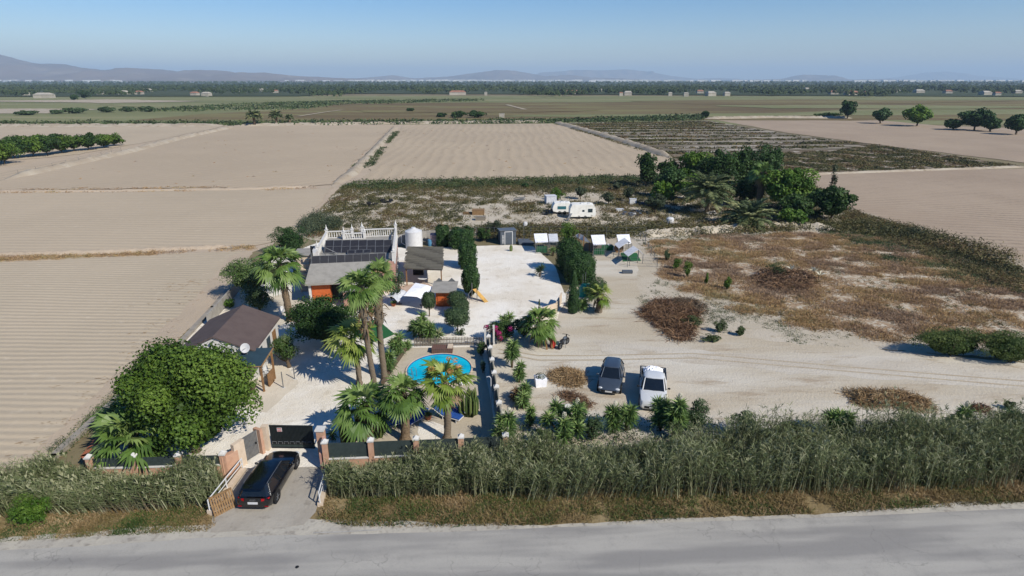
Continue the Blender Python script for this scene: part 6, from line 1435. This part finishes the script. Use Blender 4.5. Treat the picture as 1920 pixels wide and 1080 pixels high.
# brush heaps
def heap(name, label, pts, h, mat, n, L=.7, W=.05, seed=0, cat='brush heap', flat=.5):
    poly = np.array([G(*p)[:2] for p in pts]); c = poly.mean(0); S = scatter(pts, n, seed); S = S + R_(seed + 3).normal(0, .22 + .02 * L, S.shape); rg = R_(seed); n = len(S)
    ext = np.abs(poly - c).max(0); d = np.clip(1 - np.linalg.norm((S - c) / (ext + .01), axis=1), 0, 1)
    z = h * d ** .6 * rg.uniform(.1, 1, n) * (.5 + .8 * smoothn(S[:, 0], S[:, 1], .45, seed + 2)); D = rg.normal(size=(n, 3)); D[:, 2] *= flat
    m = MB(); m.blades(np.stack([S[:, 0], S[:, 1], z + .02], 1) - np.array([0, 0, 0]), D, L * rg.uniform(.4, 1.3, n), W * rg.uniform(.6, 1.6, n), .2, np.clip(rg.uniform(0, 1, n) * .6 + smoothn(S[:, 0], S[:, 1], .5, seed) * .4, 0, 1), rg=rg, base=.8)
    o = solo(name, m, mat, label, cat, (c[0], c[1], 0)); return o
heap('brush_heap', 'large reddish brown heap of cut palm branches on the sandy lot', [(1196, 588), (1230, 566), (1300, 562), (1310, 590), (1296, 640), (1262, 642), (1240, 618)], .9, M['brush'], 8500, 1.0, .034, 1)
heap('brush_heap', 'dark twig pile behind the reddish brush heap', [(1238, 572), (1270, 560), (1318, 568), (1330, 590), (1290, 594)], .8, M['bark'], 1600, .6, .03, 2)
heap('straw_heap', 'round heap of tan straw by the white bulk bag', [(1026, 702), (1050, 692), (1090, 696), (1098, 716), (1088, 730), (1060, 726), (1032, 712)], .6, M['brush_pale'], 5200, .5, .025, 3)
heap('straw_heap', 'reddish straw strip below the round straw heap', [(1036, 738), (1060, 734), (1090, 746), (1116, 762), (1100, 772), (1070, 756)], .3, M['brush'], 1800, .45, .025, 4)
heap('straw_heap', 'long heap of dead palm leaves on the sand behind reeds', [(1578, 736), (1620, 736), (1690, 742), (1740, 752), (1752, 770), (1730, 776), (1670, 762), (1610, 764), (1596, 745)], .7, M['brush_pale'], 7500, .65, .032, 5)
heap('straw_heap', 'small dark twig heap right of the long straw heap', [(1818, 762), (1850, 760), (1856, 774), (1824, 776)], .3, M['brush'], 700, .4, .04, 6)
heap('debris_mound', 'big mound of brown cuttings with pale stalks in the brown lot', [(1402, 524), (1440, 508), (1500, 504), (1520, 512), (1530, 536), (1500, 548), (1450, 546), (1420, 538)], 1.1, M['brush'], 3000, .8, .05, 7, cat='mound')
t = None
rg = R_(12); m = MB(); c = G(1500, 524)
for q in ((-1.2, 0, 1.2), (1.6, .2, .9), (2.0, -.3, .6)): m.blades(np.tile(c + q, (14, 1)), unit(rg, 14) + [0, 0, 1.2], .9, .14, .3, rg.uniform(0, 1, 14), rg=rg)
solo('pale_stalks', m, M['flower'], 'cream coloured dead plume stalks on top of the debris mound', 'plumes', c)
rg = R_(13); c = G(1064, 770); m = MB().ell(c, (1.3, .9, .2), 18, 8, noise=.12, seed=2); solo('gravel_heap', m, M['gravel'], 'low heap of white gravel behind the widest yucca', 'gravel heap', c, smooth=180)

# ------------------------------------------------------------------ ground cover nobody could count
def clumps(px, n, mat, name, label, cat, r=(.25, .6), h=(.15, .4), per=22, leaf=.14, seed=0, fn=None, blade=False, asp=.4, dome=False):
    S = scatter(px, n, seed, fn); rg = R_(seed + 1); n = len(S)
    cr = rg.uniform(*r, n) * (1 + .5 * smoothn(S[:, 0], S[:, 1], 4, seed)); ch = rg.uniform(*h, n); ca = np.clip(smoothn(S[:, 0], S[:, 1], 3, seed + 3) * .9 - .05 + rg.uniform(-.25, .3, n), 0, 1)
    idx = np.repeat(np.arange(n), per); N_ = len(idx); u = unit(rg, N_); u[:, 2] = np.abs(u[:, 2]); f = rg.uniform(.5, 1.05, N_)
    P = np.stack([S[idx, 0], S[idx, 1], 0 * u[:, 0]], 1) + u * np.stack([cr[idx], cr[idx], ch[idx]], 1) * f[:, None]
    a_ = np.clip(ca[idx] + rg.uniform(-.22, .22, N_), 0, 1); m = MB()
    if dome:
        az = np.arange(8) / 8 * 2 * math.pi; V = []
        for rr, zz in ((1.0, 0), (.86, .6), (.5, .9)):
            jr = rg.uniform(.85, 1.15, (n, 8)); V.append(np.stack([S[:, None, 0] + np.cos(az) * cr[:, None] * rr * jr, S[:, None, 1] + np.sin(az) * cr[:, None] * rr * jr, ch[:, None] * zz * .85 * rg.uniform(.8, 1.1, (n, 8))], -1))
        top = np.stack([S[:, 0], S[:, 1], ch * .92], 1)[:, None]; V = np.concatenate(V + [top], 1); q = np.array([[k * 8 + j, k * 8 + (j + 1) % 8, (k + 1) * 8 + (j + 1) % 8, (k + 1) * 8 + j] for k in (0, 1) for j in range(8)]); tr_ = np.array([[16 + j, 16 + (j + 1) % 8, 24] for j in range(8)])
        o_ = np.arange(n)[:, None, None] * 25; m.add(V.reshape(-1, 3), [(o_ + q[None]).reshape(-1, 4), (o_ + tr_[None]).reshape(-1, 3)], np.repeat(ca, 25))
    if blade: m.blades(P * [1, 1, .35], u * [1, 1, .8] + [0, 0, .35], .12 + ch[idx] * rg.uniform(.5, 1.0, N_), leaf, .25, a_, rg=rg, base=.9)
    else: m.cards(P, u + rg.normal(size=(N_, 3)) * .5 + [0, 0, .2], leaf * rg.uniform(.6, 1.4, N_), asp, a_, rg)
    return solo(name, m, mat, label, cat, (*S.mean(0), 0), kind='stuff')
dens = lambda s, seed, lo=.45, hi=.7: (lambda x, y: np.clip((smoothn(x, y, s, seed) - lo) / (hi - lo), 0, 1))
LOT = [(560, 440), (610, 390), (650, 346), (900, 341), (1250, 334), (1500, 330), (1560, 372), (1640, 415), (1690, 436), (1540, 430), (1190, 438), (1000, 446), (830, 438), (600, 450)]
def lotd(x, y):
    px, py = PY(x, y, 0); d = dens(1.1, 3, .2, .5)(x, y)
    tr = ((px > 940) & (px < 1150) & (py > 366) & (py < 380)) | ((px > 930) & (px < 1100) & (py > 405) & (py < 420)) | ((px > 870) & (px < 950) & (py > 385) & (py < 425))
    cav = (px > 1030) & (px < 1125) & (py > 392) & (py < 414)
    d = np.where(tr | cav, d * .12, d); d = np.where(py < 362, 1, d); d = np.where((py > 424) & (px > 900), 1, d); return d
clumps(LOT, 10800, M['scrub_olive'], 'scrub', 'olive brown scrub dotting the pale sand of the back lot', 'scrub', (.4, .95), (.35, .8), 26, .26, 31, lotd)
clumps([(640, 352), (680, 341), (900, 337), (1250, 330), (1260, 344), (900, 352), (700, 358)], 900, M['scrub_green'], 'scrub', 'green scrub strip along the near end of the centre field', 'scrub', (.6, 1.3), (.6, 1.3), 22, .4, 32)
clumps([(900, 428), (1190, 428), (1500, 418), (1700, 424), (1900, 480), (1920, 520), (1700, 450), (1540, 434), (1190, 446), (900, 450)], 1500, M['scrub_olive'], 'scrub', 'tall brown green scrub just behind the animal pens', 'scrub', (.5, 1.0), (.8, 1.5), 24, .3, 33)
BROWN = [(1215, 455), (1330, 440), (1540, 436), (1680, 450), (2100, 570), (2300, 660), (1920, 656), (1800, 640), (1660, 640), (1520, 622), (1400, 590), (1290, 560), (1240, 520)]
clumps(BROWN, 5200, M['scrub_rust'], 'dry_scrub', 'rust brown dry cushions of scrub covering the right hand lot', 'dry scrub', (.4, 1.05), (.14, .34), 70, .035, 34, lambda x, y: dens(1.0, 8, .34, .6)(x, y) * dens(4, 28, .05, .3)(x, y), blade=True)
clumps(BROWN, 1500, M['scrub_olive'], 'dry_scrub', 'small olive tufts between the rust brown cushions of the right hand lot', 'dry scrub', (.2, .5), (.1, .3), 34, .12, 134, dens(1.2, 18, .4, .6), asp=.4)
clumps([(1190, 560), (1240, 520), (1300, 560), (1500, 615), (1700, 645), (1720, 662), (1500, 645), (1330, 625), (1220, 590)], 700, M['scrub_green'], 'weeds', 'sparse green grey weeds at the edge between brown lot and sand', 'weeds', (.15, .45), (.06, .2), 18, .1, 35, dens(3, 2, .5, .7))
clumps([(1190, 452), (1300, 436), (1420, 430), (1440, 444), (1300, 456), (1210, 470)], 380, M['scrub_green'], 'weeds', 'small grey green weeds on the pale bank behind the wire pen', 'weeds', (.15, .4), (.1, .3), 18, .13, 36)
BELT = [(1540, 424), (1600, 400), (1640, 408), (1760, 446), (1920, 508), (2300, 630), (2300, 720), (1920, 556), (1800, 508), (1680, 456), (1600, 434)]
clumps(BELT, 2600, M['scrub_olive'], 'scrub_belt', 'dark olive belt of scrub along the track of the right field', 'scrub', (.4, .9), (.3, .65), 34, .22, 37, dens(9, 4, .12, .35))
clumps([(1460, 436), (1640, 430), (1920, 545), (2100, 620), (1960, 600), (1700, 500)], 1300, M['scrub_green'], 'scrub_belt', 'grey green weeds between rust brown lot and olive belt', 'scrub', (.3, .8), (.15, .4), 28, .16, 38, dens(6, 14, .4, .6))
def rows(x, y): 
    s = np.sin((y - .06 * x) * .45); return np.clip(s * 1.5 + .1, 0, 1) * (.25 + .75 * (smoothn(x, y, 30, 2) > .42))
clumps([(1062, 232), (1325, 228), (1480, 254), (1630, 272), (1290, 292), (1262, 296), (1190, 272)], 3000, M['scrub_olive'], 'field_scrub', 'dark scrub growing in long rows on the fallow upper right field', 'scrub', (.8, 2), (.3, .7), 12, .9, 39, rows)
clumps([(1255, 296), (1560, 284), (1640, 272), (1905, 312), (1500, 324), (1420, 322)], 5000, M['scrub_olive'], 'field_scrub', 'dark patchy scrub on fallow strip above right ploughed field', 'scrub', (.5, 1.3), (.3, .6), 16, .5, 40, dens(1.8, 6, .3, .55))
clumps([(742, 238), (756, 238), (708, 300), (680, 338), (628, 352), (600, 356), (655, 318), (700, 280)], 520, M['scrub_green'], 'ditch_weeds', 'green brown weeds in the ditch between the two upper fields', 'weeds', (.4, 1), (.3, .8), 16, .4, 41, dens(12, 5, .35, .6))
clumps([(1045, 230), (1110, 246), (1190, 270), (1262, 294), (1262, 303), (1190, 280), (1110, 254), (1040, 234)], 500, M['scrub_olive'], 'ditch_weeds', 'dark weeds along the ridge at right side of the centre field', 'weeds', (.4, 1), (.3, .7), 14, .45, 42, dens(14, 6, .4, .6))
clumps([(-80, 486), (0, 483), (200, 478), (440, 464), (475, 462), (475, 474), (440, 472), (0, 491), (-80, 493)], 620, M['scrub_rust'], 'field_edge_weeds', 'dark brown weeds lining the edge between the two left fields', 'weeds', (.25, .65), (.2, .6), 30, .14, 43, dens(6, 5, .2, .5))
clumps([(-200, 358), (0, 356), (500, 349), (620, 346), (620, 353), (500, 358), (0, 363), (-200, 364)], 420, M['scrub_rust'], 'field_edge_weeds', 'thin brown weeds along the edge below the upper left field', 'weeds', (.4, 1.2), (.1, .4), 18, .3, 44, dens(12, 9, .3, .6))
clumps([(-300, 233), (430, 231), (1040, 226), (1320, 218), (1320, 226), (1040, 231), (430, 236), (-300, 239)], 1500, M['scrub_green'], 'far_edge_weeds', 'grey green reeds behind the far ends of the ploughed fields', 'weeds', (2, 4), (1, 2.5), 12, 1.6, 45)
clumps([(300, 210), (560, 205), (640, 196), (900, 190), (900, 186), (600, 190), (420, 196), (250, 208)], 500, M['scrub_green'], 'marsh_reeds', 'grey green reed bed crossing the far marsh', 'reeds', (5, 11), (.5, 1.3), 12, 2.6, 46)
clumps([(90, 850), (200, 752), (330, 648), (400, 580), (460, 510), (468, 516), (410, 590), (345, 655), (215, 765), (110, 862)], 420, M['green_grass'], 'channel_weeds', 'green weeds between the concrete channel and the left wall', 'weeds', (.2, .5), (.2, .55), 26, .1, 47, dens(4, 5, .45, .65))
clumps([(565, 446), (640, 430), (640, 418), (590, 402), (560, 425)], 420, M['grey_tree'], 'reed_patch', 'pale grey green reeds behind the left rear of the house', 'reeds', (.3, .8), (.8, 1.8), 24, .24, 48)
clumps([(-700, 900), (-600, 486), (440, 474), (400, 540), (300, 640), (150, 760), (40, 880), (-100, 900)], 260, M['scrub_rust'], 'field_litter', 'scattered dry stalks on the near left ploughed field', 'dry stalks', (.1, .5), (.02, .05), 10, .12, 49)
for k, (q, seed) in enumerate(((([(0, 350), (440, 245), (735, 240), (620, 345)], 50)), ([(700, 330), (760, 240), (1030, 238), (1240, 320)], 51))):
    clumps(q, 46, M['scrub_rust'], 'field_clods', ['few dark clods strewn over the upper left field', 'few dark clods strewn over the centre field'][k], 'clods', (.3, .8), (.15, .4), 14, .4, seed)
clumps([(930, 800), (1300, 790), (1500, 815), (1500, 835), (1200, 860), (940, 880)], 260, M['scrub_green'], 'undergrowth', 'low dark undergrowth between sandy lot and roadside reeds', 'undergrowth', (.3, .8), (.3, .9), 40, .14, 52)

rg = R_(88); m = MB(); Q = []
for a_, b_ in zip(((120, 846), (180, 775), (240, 715), (300, 655), (345, 610), (380, 560), (400, 530)), range(7)):
    p0 = G(a_[0] - 40, a_[1])
    for _ in range(14): Q.append(p0 + [rg.normal(0, 1.9), rg.normal(0, 1.5), .07])
Q = np.array(Q); L_ = []; 
idx = np.repeat(np.arange(len(Q)), 5); az = rg.normal(.15, .5, len(idx)); P_ = Q[idx] + np.stack([rg.normal(0, .5, len(idx)), rg.normal(0, .12, len(idx)), rg.uniform(0, .03, len(idx))], 1)
m.blades(P_, np.stack([np.cos(az), np.sin(az), 0 * az + .05], 1), rg.uniform(.12, .5, len(idx)), .022, 0, rg.uniform(0, .6, len(idx)), rg=rg, base=.8)
solo('field_twigs', m, M['brush_pale'], 'thin dry twigs strewn at the ends of the near left furrows', 'twigs', (*Q.mean(0)[:2], 0), kind='stuff')
# dead twig lines on left field edges (dry root bits)
# ------------------------------------------------------------------ roadside reeds
def reeds(px, n, h, lean, name, label, seed, hf=None, fn=None, leafs=12):
    S = scatter(px, n, seed, fn); rg = R_(seed + 1); n = len(S)
    cl = smoothn(S[:, 0], S[:, 1], 1.6, seed); hh = rg.uniform(h[0], h[1], n) * (.72 + .42 * cl)
    if hf is not None: hh = hh * hf(S[:, 0], S[:, 1])
    hh = hh * (.7 + .5 * smoothn(S[:, 0], S[:, 1], 1.3, seed + 8)); lx = (smoothn(S[:, 0], S[:, 1], 4, seed + 12) - .5) * .5
    P = np.stack([S[:, 0], S[:, 1], np.zeros(n)], 1); D = np.stack([lean[0] + lx + rg.normal(0, .15, n), lean[1] + rg.normal(0, .12, n), np.ones(n)], 1)
    a0 = np.clip(smoothn(S[:, 0], S[:, 1], .8, seed + 4) * 1.1 - .15 + rg.uniform(-.15, .4, n), 0, 1)
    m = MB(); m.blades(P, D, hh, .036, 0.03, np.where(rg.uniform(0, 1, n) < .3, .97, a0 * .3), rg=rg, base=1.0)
    Dn = D / np.linalg.norm(D, axis=1)[:, None]
    idx = np.repeat(np.arange(n), leafs); N_ = len(idx); f = rg.uniform(.18, 1.0, N_) ** .8
    Q = P[idx] + Dn[idx] * (hh[idx] * f)[:, None]; az = rg.uniform(0, 6.28, N_)
    d = np.stack([np.cos(az) * .75 + lean[0], np.sin(az) * .75 + lean[1] * .5, rg.uniform(.4, 1.5, N_)], 1)
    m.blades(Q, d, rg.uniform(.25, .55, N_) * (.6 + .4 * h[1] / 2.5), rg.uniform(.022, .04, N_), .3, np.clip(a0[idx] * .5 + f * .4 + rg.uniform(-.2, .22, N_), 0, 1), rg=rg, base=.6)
    k = rg.uniform(0, 1, n) < .12; Tp = P[k] + Dn[k] * hh[k][:, None]
    if k.sum(): m.blades(np.repeat(Tp, 4, 0), np.repeat(Dn[k], 4, 0) + rg.normal(0, .25, (4 * k.sum(), 3)), .3, .05, .25, .98, rg=rg)
    return solo(name, m, M['reed'], label, 'reeds', (*S.mean(0), 0), kind='stuff')
RB = [(935, 940), (930, 900), (945, 862), (1150, 858), (1300, 850), (1500, 838), (1700, 832), (1920, 822), (2600, 770), (2700, 835), (1920, 916), (1700, 926), (1300, 938), (1000, 944)]
rfn = lambda x, y: np.clip((smoothn(x, y, .6, 77) - .12) / .25, .12, 1)
def hf_(x, y): 
    px, py = PY(x, y, 0); v = np.where((px > 1040) & (px < 1260) & (py < 885), .5, 1.0) * np.where(px > 1290, 1.08, .95); return v
reeds(RB, 10500, (1.65, 2.85), (.02, 0), 'reed_bed', 'tall grey green reed bed along the road right of the pool fence', 60, hf_, rfn)
reeds([(612, 898), (700, 896), (945, 884), (945, 932), (800, 936), (620, 938)], 2900, (1.3, 2.0), (.08, 0), 'reed_bed', 'shorter green reeds between the road and the dark pool fence', 61, None, rfn)
reeds([(20, 930), (110, 885), (165, 912), (300, 920), (428, 908), (424, 935), (396, 955), (180, 968), (60, 968)], 2600, (1.2, 1.9), (-.42, .12), 'reed_bed', 'leaning pale reeds between the road and the left garden wall', 62)
reeds([(-500, 975), (-300, 900), (0, 905), (60, 930), (70, 966), (-100, 985)], 2600, (1.2, 1.9), (-.15, 0), 'reed_bed', 'bluish reeds at the far left beside the concrete outlet block', 63)
def grass(px, n, h, name, label, seed, mat='grass', fn=None, w=.022):
    S = scatter(px, n, seed, fn); rg = R_(seed); n = len(S)
    a_ = np.clip(smoothn(S[:, 0], S[:, 1], .9, seed) * .75 + rg.uniform(-.15, .3, n), 0, 1); D = rg.normal(size=(n, 3)) * .55; D[:, 2] = 1
    hh = rg.uniform(h[0], h[1], n) * (.5 + .9 * smoothn(S[:, 0], S[:, 1], 1.1, seed + 1))
    m = MB().blades(np.stack([S[:, 0], S[:, 1], 0 * S[:, 0]], 1), D, hh, w * rg.uniform(.7, 1.4, n), .35, a_, rg=rg, base=.8)
    return solo(name, m, M[mat], label, 'grass', (*S.mean(0), 0), kind='stuff')
gf = dens(.8, 3, .1, .35)
VR = [(598, 975), (604, 945), (625, 925), (950, 920), (1300, 915), (1700, 898), (1920, 888), (2600, 810), (2700, 870), (1920, 944), (1600, 962), (1250, 975), (1000, 986), (800, 990), (650, 988)]
VL = [(-500, 1050), (-500, 985), (0, 962), (180, 955), (390, 950), (404, 985), (390, 998), (200, 1006), (0, 1018)]
grass(VR, 60000, (.12, .5), 'verge_grass', 'dry tan grass verge along the road right of the driveway', 70, fn=gf)
grass(VL, 26000, (.1, .38), 'verge_grass', 'dry tan grass verge along the road left of the driveway', 71, fn=gf)
grass(VR, 30000, (.15, .5), 'verge_weeds', 'olive green weeds mixed in the verge right of the driveway', 72, 'green_grass', dens(1.0, 9, .3, .5))
grass(VL, 14000, (.1, .35), 'verge_weeds', 'olive green weeds mixed in the verge left of the driveway', 73, 'green_grass', dens(1.0, 9, .3, .5))
bush('verge_bush', 'fresh green bush at foot of the far left reeds', 62, 980, 932, 80, M['bright_tree'], 3600, .1, lumps=16, asp=.3)
bush('verge_bush', 'bushy dark shrub top behind reeds right of the white pickup', 1300, 812, 752, 70, M['topiary'], 2600, .11, lumps=16)
bush('verge_bush', 'olive shrub top standing behind the central right reeds', 1395, 822, 772, 60, M['topiary'], 2000, .11, lumps=14)
bush('verge_bush', 'grey green shrub top behind reeds below long straw heap', 1700, 826, 782, 90, M['topiary'], 2800, .11, lumps=14)
bush('verge_bush', 'pale grey shrub at the right end of the reeds', 1916, 812, 780, 60, M['grey_tree'], 1600, .11, lumps=14)
for x, y, top, w, mt, lab in ((1225, 868, 832, 60, 'topiary', 'low shrub in the gap of reeds below the white pickup'), (1480, 826, 790, 60, 'scrub_green', 'green shrub top in reeds left of the paired yuccas'), (1640, 830, 790, 60, 'topiary', 'dark shrub top in reeds right of the paired yuccas'), (1830, 830, 792, 56, 'bright_tree', 'bright shrub top between the last two yuccas on the right'), (1020, 840, 806, 50, 'scrub_green', 'green shrub left of the widest flowering yucca')):
    bush('verge_bush', lab, x, y, top, w, M[mt], 1600, .11, lumps=14)
bush('verge_bush', 'small dark shrub between yuccas and grey car', 1110, 826, 782, 46, M['topiary'], 1400, .11, lumps=12)

# ------------------------------------------------------------------ haze
hz = MB(); hz.box((0, 0, (520 - 6) / 2), (57000, 57000, 526))
HS = 0.5 / 5200
hm = bpy.data.materials.new('haze'); hm.use_nodes = True; hn = hm.node_tree.nodes; hn.remove(hn['Principled BSDF'])
pv = hn.new('ShaderNodeVolumePrincipled'); pv.inputs['Color'].default_value = (.60, .80, 1.0, 1); pv.inputs['Density'].default_value = HS; pv.inputs['Anisotropy'].default_value = .0
hm.node_tree.links.new(pv.outputs[0], hn['Material Output'].inputs['Volume'])
o = hz.build('haze', hm); tag(o, kind='stuff'); o['label'] = 'thin pale blue haze filling the air over the plain'; o['category'] = 'haze'
